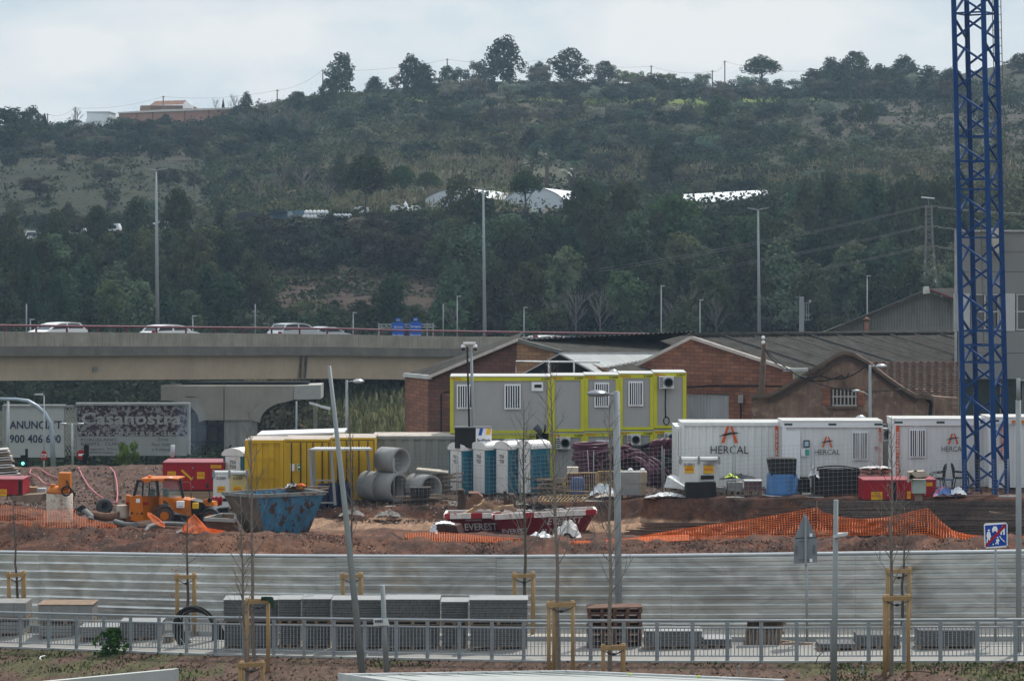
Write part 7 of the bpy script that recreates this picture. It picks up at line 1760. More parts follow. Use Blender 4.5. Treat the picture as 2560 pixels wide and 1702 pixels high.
for k in range(5):mb=MB();mb.lathe(P(530+k*5.5,1262+(k%2)*2,112),[(.055,0),(.055,.32),(.02,.36)],10);one(mb,'fire_extinguisher',mk('extinguisher_red',(.30,.012,.02),rough=.35),'red fire extinguisher in the row behind the telehandler boom','extinguisher','fire extinguishers in a row')
# ---------------------------------------------------------------- skips
def skip(name,label,top,bot,mt_front,mt_side,mt_rim,inner,texts=(),rimpat=None,lt=.06):
 """top / bot: 4 corners (px,py,Y) near-left, near-right, far-right, far-left"""
 tp=[P(*q)for q in top];bt=[P(*q)for q in bot];c=(bt[0]+bt[1]+bt[2]+bt[3])/4;root=thing(name,c,label,'skip');cen=(tp[0]+tp[1]+tp[2]+tp[3])/4
 def wall(i,j,mt,nm):
  ins=lambda p:p+(cen-p).normalized()*.08
  mb=MB();mb.hexa([bt[i],bt[j],ins(bt[j]),ins(bt[i]),tp[i],tp[j],ins(tp[j]),ins(tp[i])]);mb.build(nm,mt,root)
 wall(0,1,mt_front,'front_wall');wall(1,2,mt_side,'end_wall');wall(2,3,mt_front,'back_wall');wall(3,0,mt_side,'end_wall')
 mb=MB();mb.face(bt[::-1]);mb.face([p+Vector((0,0,.25))for p in bt]);mb.build('floor',inner,root)
 for i in range(4):
  a,b=tp[i],tp[(i+1)%4]
  if rimpat and i==0:
   n=len(rimpat)
   for k in range(n):
    t0=sum(w for w,_ in rimpat[:k]);t1=t0+rimpat[k][0];mb=MB();mb.bar(a.lerp(b,t0),a.lerp(b,t1),.10,.20);mb.build('rim',rimpat[k][1],root)
  else:mb=MB();mb.bar(a,b,.10,.13);mb.build('rim',mt_rim,root)
 dx=(tp[1]-tp[0]).normalized();up=((tp[0]-bt[0])+(tp[1]-bt[1]));up=up.normalized();nrm=dx.cross(up).normalized()
 if nrm.y>0:nrm=-nrm
 for s_,t,v,h,w in texts:
  mb=MB();o=bt[0].lerp(bt[1],t).lerp(tp[0].lerp(tp[1],t),v)+nrm*.02;u2=(tp[0].lerp(tp[1],t)-bt[0].lerp(bt[1],t)).normalized();mb.text(s_,o,h,width=w,dirx=dx,up=u2,bold=.02);mb.build('lettering',SKL,root)
 return root
SKL=mk('worn_white_letter',(.52,.48,.46),rough=.7,var=.3,scale=6,col2=(.3,.05,.05),f2=(.6,.64))
SBLU=mk('skip_blue',(.055,.19,.31),rough=.7,var=.3,scale=2.6,col2=(.075,.036,.026),f2=(.52,.555),sc2=1.0,stretch=(1.3,1,.7),streak=.75,streakcol=(.12,.06,.04));SRU=mk('skip_rust',(.13,.105,.09),rough=.8,var=.4,scale=2,col2=(.19,.11,.07),f2=(.5,.6));INN=mk('skip_inner',(.07,.045,.035),rough=.95,var=.3)
sk=skip('skip','blue paint-peeling skip with a rusty brown left end',[(640,1240,104.5),(812,1232,104.8),(745,1222,107.8),(557,1233,107.6)],[(663,1340,104.9),(772,1329,105.3),(745,1322,107.0),(612,1329,106.8)],SBLU,SRU,mk('skip_rim',(.19,.20,.19),rough=.7,var=.3,scale=4,col2=(.14,.07,.05),f2=(.52,.58)),INN)
mb=MB();mb.lathe(P(668,1240,104.4),[(.06,0),(.06,.08)],10,'y');mb.lathe(P(785,1236,104.6),[(.06,0),(.06,.08)],10,'y');mb.build('lug',RUST,sk)
planks(9,722,800,1216,1230,107.2,'timber and pallet scraps sticking out of the blue skip',seed=21,lw=(.6,1.1),tilt=.15)
for x,w,h,y,mt,lb in[(732,38,18,1222,mk('white_black_bag',(.5,.5,.5),rough=.6,col2=(.02,.02,.02),f2=(.46,.5),scale=3),'white and black bag on top of the blue skip'),(752,26,9,1216,mk('orange_cloth',(.65,.12,.03),rough=.8),'orange cloth on top of the blue skip')]:heap(x,y,w,h,107.4,lb,mt,'rubbish_bag','rubbish',seed=int(x))
mb=MB();mb.hexa([P(740,1222,107),P(757,1222,107),P(757,1222,107.6),P(740,1222,107.6),P(740,1210,107),P(757,1210,107),P(757,1210,107.6),P(740,1210,107.6)]);one(mb,'orange_box',ORG,'small orange box on the blue skip','box')
skip('skip_bucket','low rusty loader bucket with pale sand left of the blue skip',[(512,1297,105.6),(588,1301,105.2),(588,1286,107.2),(556,1286,107.4)],[(520,1324,105.8),(600,1336,105.4),(592,1322,106.8),(545,1318,107)],RUST,RUST,mk('grey_rim',(.3,.29,.27),rough=.8),mk('pale_sand',(.40,.34,.26),rough=.9))
SKR=mk('skip_red',(.13,.008,.014),rough=.5,var=.15,scale=1.5,col2=(.08,.03,.025),f2=(.62,.68));SKW=mk('skip_white_rim',(.60,.55,.52),rough=.7,var=.25,scale=4,col2=(.28,.15,.10),f2=(.55,.62));SKR2=mk('skip_rim_red',(.28,.012,.022),rough=.5,var=.15)
sA=skip('skip','dark red skip loaded with timber, the left of the nested pair',[(1112,1290,107.2),(1330,1286,107.2),(1322,1276,109.0),(1118,1279,109.0)],[(1150,1342,107.6),(1290,1345,107.6),(1285,1338,108.6),(1152,1338,108.6)],SKR,SKR,SKW,INN,
[('CONTENIDORS',.32,.78,.07,.62),('EVEREST',.40,.36,.30,1.25),('93 712 04 04',.50,.04,.14,.95),('CONTENIDORS',.85,.80,.08,.5)],[(.06,SKR2),(.24,SKW),(.13,SKR2),(.12,SKW),(.10,SKR2),(.35,SKW)])
sB=skip('skip','brighter red skip with big white letters, the right of the nested pair',[(1232,1292,106.3),(1490,1279,106.3),(1484,1270,108.2),(1236,1283,108.2)],[(1262,1350,106.7),(1452,1345,106.7),(1448,1338,107.8),(1266,1342,107.8)],mk('skip_red_bright',(.17,.010,.016),rough=.45,var=.12),SKR,SKW,INN,
[('EVEREST',.17,.28,.22,.95),('93 712 04 04',.19,.02,.14,.85),('EVEREST',.72,.60,.30,1.3),('93 712 04 04',.66,.22,.24,1.2)],[(.02,SKR2),(.28,SKW),(.10,SKR2),(.5,SKW),(.10,SKR2)])
for i,(x,y,a,L_)in enumerate([(1186,1272,.5,1.0),(1200,1268,-.1,.5),(1222,1262,-.7,.6),(1238,1266,-.5,.7),(1258,1268,.1,.8),(1272,1270,-.25,.6)]):
 mb=MB();c=P(x,y,107.9);d=Vector((math.cos(a),.2,math.sin(a)));mb.bar(c-d*L_/2,c+d*L_/2,.16,.14);one(mb,'timber_beam',TIML if i%2==0 else mk('pale_timber',(.30,.21,.14)),['long sloping pale timber offcut at the left in the red skip','short level timber offcut at the left in the red skip','steep timber offcut in the middle of the red skip','second steep timber offcut in the middle of the red skip','level timber offcut right of the steep ones in the red skip','sagging timber offcut at the right of the red skip load'][i],'timber')
mb=MB()
rd=random.Random(8)
for k in range(24):x=rd.uniform(1290,1380);y=1270+rd.uniform(-9,3);mb.tube([P(x,y,108),P(x+20,y-rd.uniform(0,8),107.8),P(x+42,y+rd.uniform(-4,5),107.6)],.02,n=4)
one(mb,'cable_tangle',BLK,'tangle of dark cables on the red skip load','cables')
heap(1400,1285,170,5,107.3,'torn pale sheet draped along the right skip rim',mk('dusty_sheet',(.42,.36,.32),rough=.9,var=.3,scale=4),'sheet','sheet',seed=31)
for(x0,x1,t,b,lb,mt)in[(1142,1208,1224,1274,'large brown digger bucket standing behind the red skip',RUST),(1258,1290,1228,1268,'dark digger bucket with a white circle behind the red skip',INN)]:
 w=x1-x0;root=thing('digger_bucket',P((x0+x1)/2,b,110.5),lb,'digger bucket');Yb2=110.2
 mb=MB();mb.prism([P(x0,b,Yb2),P(x0+w*.35,b,Yb2),P(x0+w*.32,t+14,Yb2),P(x0+w*.26,t,Yb2),P(x0,t,Yb2),P(x0+w*.05,t+16,Yb2)],(0,.5,0));mb.build('hitch_side',INN,root)
 mb=MB();mb.prism([P(x0+w*.3,b,Yb2-.02),P(x1,b,Yb2-.02),P(x1-w*.02,t+18,Yb2-.02),P(x0+w*.8,t+8,Yb2-.02),P(x0+w*.45,t+8,Yb2-.02),P(x0+w*.4,t+20,Yb2-.02)],(0,.8,0));mb.build('shell',mt,root)
 mb=MB();mb.lathe(P(x0+w*.15,t+6,Yb2-.06),[(.06,0),(.06,.08)],10,'y');mb.lathe(P(x0+w*.5,t+14,Yb2-.06),[(.06,0),(.06,.08)],10,'y');mb.build('pin',BLK,root)
mb=MB();mb.prism([P(1082,1310,106.2),P(1140,1314,105.8),P(1148,1336,105.9),P(1094,1336,106.2)],(.2,.9,0));mb.build;one(mb,'small_skip',mk('dark_maroon',(.07,.03,.027),rough=.7,var=.2),'small dark maroon skip left of the red ones','skip')
heap(1112,1312,50,12,106.5,'white sack on the small maroon skip',mk('white_bag',(.78,.79,.8)),'white_sack','sack',seed=33)
heap(1084,1338,18,30,105.7,'white plastic hanging on the left of the maroon skip',seed=34)
heap(1418,1351,72,52,103.8,'big crumpled white plastic sheet at the right of the red skip',mk('white_sheet',(.55,.52,.50),rough=.5,var=.2,scale=2,bump=.5,bscale=5),'plastic_sheet','plastic',seed=35)
heap(1350,1352,72,26,103.9,'smaller grey white plastic bundle left of the big sheet',seed=36)
for x,y,w,lb in[(880,1292,62,'grey rubble heap at the foot of the bank, left one'),(970,1296,70,'grey rubble heap at the foot of the bank, right one')]:heap(x,y,w,24,113.2,lb,mk('grey_rubble',(.21,.19,.175),rough=.95,var=.3,scale=4,bump=.8),'rubble_heap','rubble',seed=int(x))
# ---------------------------------------------------------------- rebar
REB=mk('rebar_rust',(.06,.042,.036),rough=.8,var=.75,scale=9,col2=(.15,.12,.10),f2=(.6,.7));REB2=mk('rebar_brown',(.075,.042,.03),rough=.85,var=.4,scale=3)
def rebar(x0,x1,y0,y1,Y,n,label,mt=REB,slope=0,rr=.013,jit=20,name='rebar_bundle'):
 rd=random.Random(int(x0+y0));mb=MB()
 for k in range(n):
  y=rd.uniform(y0,y1);a=x0+rd.uniform(-jit,jit);b=x1+rd.uniform(-jit,jit);d=(y-y0)/max(1,(y1-y0));Yk_=Y-d*.9+rd.uniform(-.2,.2)
  mid=P((a+b)/2,y+slope/2+rd.uniform(-2,2),Yk_);mb.tube([P(a,y+rd.uniform(-2,2),Yk_),mid,P(b,y+slope+rd.uniform(-2,2),Yk_)],rr,n=4)
 return one(mb,name,mt,label,'rebar bundle','bundles of steel rebar')
for i,(x0,x1,y0,y1,Y,n,mt)in enumerate([(2010,2640,1252,1268,103.2,60,REB),(2030,2640,1268,1284,102.4,60,REB),(2120,2640,1284,1300,101.6,60,REB),(2300,2640,1300,1318,100.8,55,REB),(2380,2640,1318,1345,100.2,60,REB),(1900,2200,1268,1300,104.5,40,REB2),(1620,2100,1306,1322,104.8,46,REB2),(1580,2000,1320,1336,103.6,40,REB2),(1650,1850,1312,1332,104.0,26,REB2)]):
 rebar(x0,x1,y0,y1,Y,n,'dark rebar bundle, '+['topmost layer under the crane','second layer under the crane','third layer under the crane','fourth layer right of the orange net peak','lowest layer at the right edge','brown one behind the orange net','upper one lying flat on the trench floor','lower one lying flat on the trench floor','short one at the tip of the flat stack'][i],mt)
for k,t in enumerate(range(6)):
 mb=MB();x=1640+k*26
 for j in range(6):c=P(x+j*4,1320,104.2);mb.tube([c+Vector((-.12,0,-.16)),c+Vector((.12,0,-.16)),c+Vector((.12,0,.16)),c+Vector((-.12,0,.16))],.01,n=4,closed=True)
 one(mb,'rebar_stirrups',REB2,'rusty rebar stirrups around the flat bundle on the trench floor','stirrups','rebar stirrups')
planks(7,2520,2570,1276,1312,100.9,'brown timber scraps on the rebar at the right edge',seed=41,mt=TIM)
# ---------------------------------------------------------------- orange nets
NET=mk('orange_net',(.72,.155,.03),rough=.6,var=.2,scale=3)
def net(top,bot,Y0,Y1,cell,label,wv=.12,bw=.012,fold=0,nrow=None,seed=1,ln=1):
 rd=random.Random(seed);xs=[p[0]for p in top];x0,x1=xs[0],xs[-1];Ym=(Y0+Y1)/2;nx=int((x1-x0)/cell);mb=MB()
 ty=lambda x:float(np.interp(x,xs,[p[1]for p in top]));by=lambda x:float(np.interp(x,[p[0]for p in bot],[p[1]for p in bot]))
 hmax=max(by(x)-ty(x)for x in np.linspace(x0,x1,30));nz_=nrow or max(5,int(hmax/cell));pts=[]
 for i in range(nx+1):
  x=x0+(x1-x0)*i/nx;cl=[]
  for j in range(nz_+1):
   t=j/nz_;y=ty(x)+(by(x)-ty(x))*t+wv*8*mnoise.noise(Vector((x*.02,t*2.5,seed)));xx=x+wv*14*mnoise.noise(Vector((x*.03,t*3,seed+7)))
   cl.append(P(xx,y,Y0+(Y1-Y0)*t+.25*mnoise.noise(Vector((x*.05,t*3,seed+3)))))
  pts.append(cl)
 up=Vector((0,0,bw/2));sd_=Vector((bw/2,0,0))
 for i in range(nx+1):
  for j in range(nz_+1):
   p=pts[i][j]
   if i<nx:q=pts[i+1][j];mb.face([p-up,q-up,q+up,p+up])
   if j<nz_:q=pts[i][j+1];mb.face([p-sd_,q-sd_,q+sd_,p+sd_])
 return one(mb,'safety_net',NET,label,'safety net')
net([(1600,1340),(1700,1322),(1850,1302),(1960,1284),(2042,1268)],[(1600,1352),(1700,1350),(1850,1346),(1960,1342),(2042,1342)],98.4,98.0,6.6,'orange safety net rising to its left peak on the near bank',seed=2,bw=.020)
net([(2044,1268),(2056,1280),(2100,1292),(2150,1298),(2200,1295),(2260,1284),(2318,1270)],[(2044,1342),(2100,1338),(2200,1336),(2318,1336)],98.0,97.6,6.6,'orange safety net hanging between the two peaks',seed=3,bw=.020)
net([(2320,1270),(2350,1300),(2380,1325),(2420,1336),(2480,1342),(2580,1338)],[(2320,1340),(2350,1346),(2420,1352),(2480,1356),(2580,1352)],97.8,97.0,6.6,'orange safety net falling from the right peak to the ground',seed=4,bw=.020)
net([(1400,1352),(1500,1350),(1560,1346),(1640,1338),(1720,1336)],[(1400,1360),(1500,1360),(1560,1358),(1640,1354),(1720,1350)],97.6,96.6,3.6,'bunched orange net on the ground right of the skips',seed=5,bw=.02,nrow=5)
net([(1015,1334),(1050,1330),(1110,1330),(1200,1338),(1300,1346),(1400,1350)],[(1015,1344),(1050,1352),(1110,1354),(1200,1354),(1300,1358),(1400,1358)],101.5,97.8,6,'orange net lying on the ground in front of the red skips',seed=6,bw=.016,nrow=7)
net([(-40,1262),(20,1262),(60,1268),(110,1274)],[(-40,1300),(20,1302),(60,1312),(110,1316)],103.2,102.6,6.2,'orange net left of the rusty tank',seed=7,bw=.012)
net([(112,1275),(150,1274),(186,1270),(196,1290),(230,1300),(290,1312)],[(112,1316),(150,1318),(186,1318),(230,1320),(290,1320)],103.6,102.4,6.2,'orange net in front of the rusty tank trailing to the scrap pile',seed=8,bw=.012)
net([(370,1280),(378,1282),(398,1296),(412,1308)],[(370,1290),(382,1306),(398,1314),(412,1318)],103.2,102.6,3.0,'small orange net strip at the rear wheel of the telehandler',seed=9,bw=.02)
net([(455,1318),(476,1292),(486,1284),(500,1300),(520,1320),(562,1326)],[(455,1330),(486,1334),(500,1336),(562,1334)],102.6,101.6,2.8,'peaked heap of orange net in front of the telehandler',seed=10,bw=.02)
for x,t,b,Y in((2042,1250,1346,98.1),(2318,1268,1342,97.7)):mb=MB();mb.tube([P(x,b,Y),P(x,t,Y)],.018,n=5);one(mb,'stake',RUST,'thin rod holding up the '+('left' if x<2100 else 'right')+' peak of the orange net','stake')
# ---------------------------------------------------------------- crane mast
CB=mk('crane_blue',(.003,.042,.155),rough=.55,var=.15,scale=2,col2=(.16,.20,.28),f2=(.66,.74),sc2=3,spec=.2)
cr_=thing('crane_mast',P(2472,1246,106.5),'blue lattice tower crane mast rising out of the picture at the right','crane');Yc=106.0
w=m(80,Yc);ca_,sa_=math.cos(R(33)),math.sin(R(33))
f=P(2487,1246,Yc);vL=Vector((-ca_,sa_,0))*w;vR=Vector((sa_,ca_,0))*w
corners=[f,f+vL,f+vL+vR,f+vR];Ht=34.0;ln=Vector((-m(29,Yc)/m(1246,Yc),0,1))
def cz(i,z):return corners[i]+ln*z
for i in range(4):
 mb=MB();mb.bar(cz(i,-.3),cz(i,Ht),.175,.175);mb.build('chord',CB,cr_)
mb=MB()
per=m(126,Yc);z=m(14,Yc);gp_=m(5,Yc)
while z<Ht-per:
 for i in range(4):
  j=(i+1)%4;mb.bar(cz(j,z+gp_),cz(i,z+per*.5-gp_),.075);mb.bar(cz(i,z+per*.5+gp_),cz(j,z+per-gp_),.075)
 z+=per
mb.build('bracing',CB,cr_)
for y in(30,340,402,447,473,594,828,864,907):
 zz=m(1246-y,Yc)
 mb=MB()
 for i in range(4):mb.bar(cz(i,zz),cz((i+1)%4,zz+(.0)),.06)
 mb.build('cross_tie',CB,cr_)
mb=MB();a0=corners[2]*.55+corners[3]*.45
for(z0,z1,o)in((m(370,Yc),m(790,Yc),-.3),(m(760,Yc),Ht,.75)):
 b0=a0+Vector((o*.6,-.15,0));b1=b0+Vector((.33,0,0))
 for b in(b0,b1):mb.bar(b+ln*z0,b+ln*z1,.03)
 zz=z0
 while zz<z1:mb.bar(b0+ln*zz,b1+ln*zz,.024);zz+=.3
mb.build('ladder',mk('ladder_steel',(.16,.14,.13),rough=.6),cr_)
mb=MB();mb.tube([cz(1,1)+Vector((.5,.3,0))+ln*k*2.0 for k in range(0,15)],.015,n=4);mb.build('cable',BLK,cr_)
mb=MB();c=P(2442,1100,106.4);
for s_ in range(3):mb.tube([P(2440+s_*3,1130,106.3),P(2445+s_*3-6,1165,106.3),P(2448-s_*2,1210,106.3),P(2455+s_*3,1245,106.3)],.02,n=4)
mb.build('hanging_hose',BLK,cr_)
mb=MB();mb.box((P(2404,1250,Yc).x,Yc-.4,P(0,1262,Yc).z),(P(2545,1250,Yc).x,Yc+2.2,P(0,1246,Yc).z));mb.build('base',RUST,cr_)
import zlib
# ================================================================ FOREGROUND
def RG(px):
 Y=float(np.interp(px,NC,RAILY));return Vector(((px-1280)/F*Y,Y,float(np.interp(px,NC,rz))))
def FG(px):
 Y=float(np.interp(px,NC,FENY));return Vector(((px-1280)/F*Y,Y,float(np.interp(px,NC,fz))))
def fencemat():
 mt=bpy.data.materials.new('galvanised_sheet');mt.use_nodes=True;nt=mt.node_tree;b=nt.nodes['Principled BSDF'];lk=nt.links
 b.inputs['Metallic'].default_value=.92;b.inputs['Roughness'].default_value=.30
 t=nt.nodes.new('ShaderNodeTexCoord');mp_=nt.nodes.new('ShaderNodeMapping');mp_.inputs['Scale'].default_value=(.8,.8,1.6)
 n=nt.nodes.new('ShaderNodeTexNoise');n.inputs['Scale'].default_value=1.1;n.inputs['Detail'].default_value=4;n.inputs['Distortion'].default_value=.9
 r=nt.nodes.new('ShaderNodeMapRange');r.inputs['From Min'].default_value=.38;r.inputs['From Max'].default_value=.62;r.inputs['To Min'].default_value=.82;r.inputs['To Max'].default_value=1.16
 v=nt.nodes.new('ShaderNodeVectorMath');v.operation='SCALE';v.inputs[0].default_value=(.56,.56,.54)
 bp=nt.nodes.new('ShaderNodeBump');bp.inputs['Strength'].default_value=.25;bp.inputs['Distance'].default_value=.05
 n2=nt.nodes.new('ShaderNodeTexNoise');n2.inputs['Scale'].default_value=1.6;n2.inputs['Detail'].default_value=3
 lk.new(t.outputs['Object'],mp_.inputs['Vector']);lk.new(mp_.outputs[0],n.inputs['Vector']);lk.new(mp_.outputs[0],n2.inputs['Vector']);lk.new(n.outputs['Fac'],r.inputs['Value']);lk.new(r.outputs[0],v.inputs['Scale']);lk.new(v.outputs[0],b.inputs['Base Color'])
 lk.new(n2.outputs['Fac'],bp.inputs['Height']);lk.new(bp.outputs[0],b.inputs['Normal']);return mt
GSH=fencemat();CAP=mk('fence_cap',(.62,.64,.66),rough=.4,metal=.3,var=.08)
fe=thing('metal_fence',FG(1280),'long galvanised corrugated metal fence with a bright top rail','fence')
joints=[-880,-420,-110,100,370,635,840,1240,1680,2140,2700,3200,3480];PIT=.278;FH=2.15
prof=[(0,0),(.058,-.055),(.060,0),(.160,0),(.180,-.018),(.182,0)]
for a_,b_ in zip(joints[:-1],joints[1:]):
 mb=MB();xs=np.linspace(a_,b_,14);cl=[]
 for x in xs:
  p=FG(x)+Vector((0,(zlib.crc32(str(a_).encode())%7-3)*.002,(zlib.crc32(str(b_).encode())%7-3)*.004));ring=[];
  for k in range(8):
   for dz,o in prof:ring.append(mb.pt(p+Vector((0,o*1.2,FH-.03-k*PIT-dz))))
  cl.append(ring)
 for i in range(len(cl)-1):
  for j in range(len(cl[0])-1):mb.idx([cl[i][j],cl[i][j+1],cl[i+1][j+1],cl[i+1][j]])
 mb.build('fence_sheet',GSH,fe)
 mb=MB();p=FG(b_);mb.box((p.x-.012,p.y-.004,p.z+.02),(p.x+.012,p.y+.02,p.z+FH-.05));mb.build('sheet_joint',mk('joint_dark',(.34,.34,.34),rough=.6,metal=.5),fe)
mb=MB();mb.tube([FG(x)+Vector((0,-.02,FH))for x in range(-880,3481,60)],.045,n=6);mb.build('top_rail',CAP,fe)
RAIL=mk('railing_grey',(.27,.29,.305),rough=.5,metal=.2,var=.12,scale=2)
ra=thing('metal_railing',RG(1280),'grey metal railing with vertical bars along the new pavement','railing')
posts=[-480,-414,-348,-284,-220,-155,-87,-19,50.7,121,190.7,259,326,397,466,538,609,684,760,834,911,990,1068,1147.7,1229,1308.6,1392,1476,1558.7,1642,1730.6,1817.7,1902.5,1991,2079,2171,2259.6,2350.5,2443,2538,2634,2732,2832,2933,3035,3138,3242,3346]
mb=MB();pr=None
for x in posts:
 p=RG(x)
 if pr is not None:mb.bar(pr+Vector((0,0,-.06)),p+Vector((0,0,-.06)),.24,.2)
 pr=p
tag(mb.build('kerb',KERB),kind='structure')
for x in posts:
 p=RG(x);mb=MB();mb.box((p.x-.045,p.y-.03,p.z),(p.x-.02,p.y+.03,p.z+1.06));mb.box((p.x-.02,p.y-.012,p.z),(p.x+.06,p.y+.012,p.z+1.04));mb.build('post',RAIL,ra)
mb=MB();mb.tube([RG(x)+Vector((0,0,1.09))for x in posts],.035,n=8);mb.build('top_rail',CAP if False else RAIL,ra)
for nm,z,w_ in(('mid_rail',.90,.04),('bottom_rail',.16,.035)):
 mb=MB()
 for a_,b_ in zip(posts[:-1],posts[1:]):mb.bar(RG(a_)+Vector((0,0,z)),RG(b_)+Vector((0,0,z)),.05,w_)
 mb.build(nm,RAIL,ra)
for a_,b_ in zip(posts[:-1],posts[1:]):
 mb=MB();A_,B2_=RG(a_),RG(b_)
 for k in range(1,9):p=A_.lerp(B2_,k/9);mb.bar(p+Vector((0,0,.16)),p+Vector((0,0,.90)),.02)
 mb.build('baluster_panel',RAIL,ra)
PAVG=mk('grey_pavers',(.125,.125,.125),rough=.9,var=.14,scale=3);COVER=mk('white_cover',(.25,.25,.25),rough=.5,var=.12,scale=4,bump=.3)
def pav(x0,x1,t,b,Y,label,rows,mt=PAVG,wrap=COVER,d=1.0,group='pallets of grey paving blocks',colsn=None,strap=True):return stack(x0,x1,t,b,Y,d,mt,label,'pallet_of_pavers','pallet',group,rows=rows,colsn=colsn or max(3,int((x1-x0)/16)),wrap=wrap,strap=strap)
ups=[(558,693,1500,82.4),(695,752,1499,82.0),(754,827,1498,81.4),(829,962,1500,80.6),(964,1100,1499,79.8),(1102,1171,1505,79.4),(1173,1320,1500,78.6)]
for i,(x0,x1,t,Y)in enumerate(ups):
 bt=gb((x0+x1)/2,Y);mid=t+(bt-t)*.5
 nth=['first','second','third','fourth','fifth','sixth','last'][i]
 pav(x0,x1,t,mid,Y,'upper pallet of grey paving blocks, %s in the long row from the left'%nth,4);pav(x0+2,x1-1,mid+2,bt,Y,'lower pallet of grey paving blocks, %s in the long row from the left'%nth,5,wrap=None)
LP=mk('pale_pavers',(.22,.215,.205),rough=.85,var=.14,scale=3)
Yx=87.5
pav(-60,66,1506,1550,89.5,'upper pale slab pallet at the left edge',1,LP,None,1.2,'pale slab pallets',2,False);pav(-60,60,1554,gb(10,89.5),89.5,'lower pale slab pallet at the left edge',3,LP,None,1.2,'pale slab pallets',3,False)
pav(94,232,1512,1560,88.4,'wrapped pallet of pale slabs with earth on top, upper tier',1,LP,mk('earthy_top',(.22,.155,.11),rough=.95,var=.3,scale=4),1.2,'pale slab pallets',2,False);pav(96,180,1564,gb(130,88),88.2,'pale slab pallet under the earthy topped one',3,LP,None,1.2,'pale slab pallets',3,False)
pav(200,296,1568,gb(250,86.8),86.8,'low pallet of pale blocks left of the green shrub',4,LP,COVER,1.0,'pale slab pallets',5,False);pav(298,404,1556,gb(350,86),86,'low pallet of grey blocks with a blue white sheet behind the green shrub',5,PAVG,COVER,1.0,'pale slab pallets',6,False)
for i,(x0,x1,t,Y,rws,lb)in enumerate([(1612,1756,1578,77.2,5,'low pallet of grey pavers right of the wooden pallets'),(1760,1830,1598,77,4,'small pallet of pavers left of the leaning pallets'),(2046,2140,1608,75.6,2,'very low pallet of dark grey slabs right of the leaning pallets'),(2142,2252,1586,75.8,3,'pallet of grey slabs behind the young tree stakes on the right'),(2296,2440,1574,75.4,7,'pallet of many small pavers at the right'),(408,432,1590,85,3,'narrow stack of blocks left of the black pipe coil')]):
 pav(x0,x1,t,gb((x0+x1)/2,Y),Y,lb,rws,PAVG,COVER if i<2 else None,.9,'low pallets of pavers behind the railing',max(3,int((x1-x0)/13)),False)
PLW2=mk('pallet_red_brown',(.12,.066,.046),rough=.9,var=.3,scale=4)
def euro(x0,x1,y0,y1,Y,label,tilt=0):
 root=thing('wooden_pallet',P((x0+x1)/2,y1,Y),label,'pallet','stack of wooden pallets');h=y1-y0;d=.8
 mb=MB();mb.prism([P(x0,y0+tilt,Y),P(x1,y0,Y),P(x1,y0+h*.22,Y),P(x0,y0+tilt+h*.22,Y)],(0,d,0));mb.build('deck',PLW2,root)
 for k in range(5):x=x0+(x1-x0-9)*k/4;mb=MB();mb.bpx(x,x+9,y0+h*.24+tilt*(1-k/4),y1-h*.1,Y+.02,d-.04);mb.build('block',PLW2,root)
 mb=MB();mb.bpx(x0,x1,y1-h*.1,y1,Y,d);mb.build('runner',PLW2,root)
Yw=78.2;bt=gb(1535,Yw)
ys=[1516,1532,1549,1566,1582,1598,1614,1630];
for i,y in enumerate(ys):
 y2=ys[i+1]-.6 if i+1<len(ys)else bt
 euro(1468+(i%3)*2,1606-(i%2)*3,y,y2,Yw+(i%2)*.04,'reddish wooden pallet, number %s from the top of the tall stack'%['one','two','three','four','five','six','seven','eight'][i],3 if i==0 else 0)
for i in range(6):
 x=1858+i*15;Yp2=77.6-.05*i;root=thing('wooden_pallet',P(x,gb(x,Yp2),Yp2),'weathered pallet leaning upright, number %s from the left'%['one','two','three','four','five','six'][i],'pallet','leaning upright pallets');bt=gb(x,Yp2);dx=12
 mb=MB()
 for k in range(5):t=k/5;mb.prism([P(x+t*14,bt,Yp2),P(x+t*14+6,bt,Yp2),P(x+t*14+6+dx,1550,Yp2+.5),P(x+t*14+dx,1550,Yp2+.5)],(0,.03,0))
 for t in(.1,.5,.9):mb.bar(P(x+dx*t-1,bt+(1550-bt)*t,Yp2+.5*t+.04),P(x+dx*t+22,bt+(1550-bt)*t,Yp2+.5*t+.04),.05,.09)
 mb.build('slats',TIM,root)
mb=MB();mb.hexa([P(1856,1550,77.4),P(1960,1550,77.4),P(1960,1550,78.3),P(1856,1550,78.3),P(1856,1546,77.4),P(1960,1546,77.4),P(1960,1546,78.3),P(1856,1546,78.3)]);one(mb,'board',mk('maroon_board',(.14,.06,.05),rough=.8),'dark maroon board across the leaning pallets','board')
for i,(x,y,w_)in enumerate([(1992,1620,50),(1985,1604,44),(2020,1632,60)]):planks(6,x-w_/2,x+w_/2,y,y+14,77,['broken pallet wood beside the leaning pallets, middle part','broken pallet wood beside the leaning pallets, upper part','broken pallet wood beside the leaning pallets, right part'][i],seed=50+i,lw=(.4,.9),tilt=.1)
rd=random.Random(3);root=thing('pipe_coil',P(492,1632,83.6),'big upright coil of black flexible pipe behind the railing','pipe coil')
for k in range(7):
 mb=MB();cx=484+k*4;tp_,bt_=1514+rd.uniform(0,12),1634-rd.uniform(0,5);ln_=8+k*3;pts=[]
 for j in range(26):
  a=2*math.pi*j/26;pts.append(P(cx+50*math.cos(a)-math.sin(a)*ln_*.8,(tp_+bt_)/2-(bt_-tp_)/2*math.sin(a),84.4+.25*math.cos(a)+k*.07))
 mb.tube(pts,.035,n=7,closed=True);mb.build('loop',BLK,root)
pipepx([(1240,1644,77.6),(1320,1640,77.2),(1400,1643,77.0),(1476,1645,76.9)],.05,BLK,'black pipes lying on the pavement behind the railing','pipe','pipe',end=False)
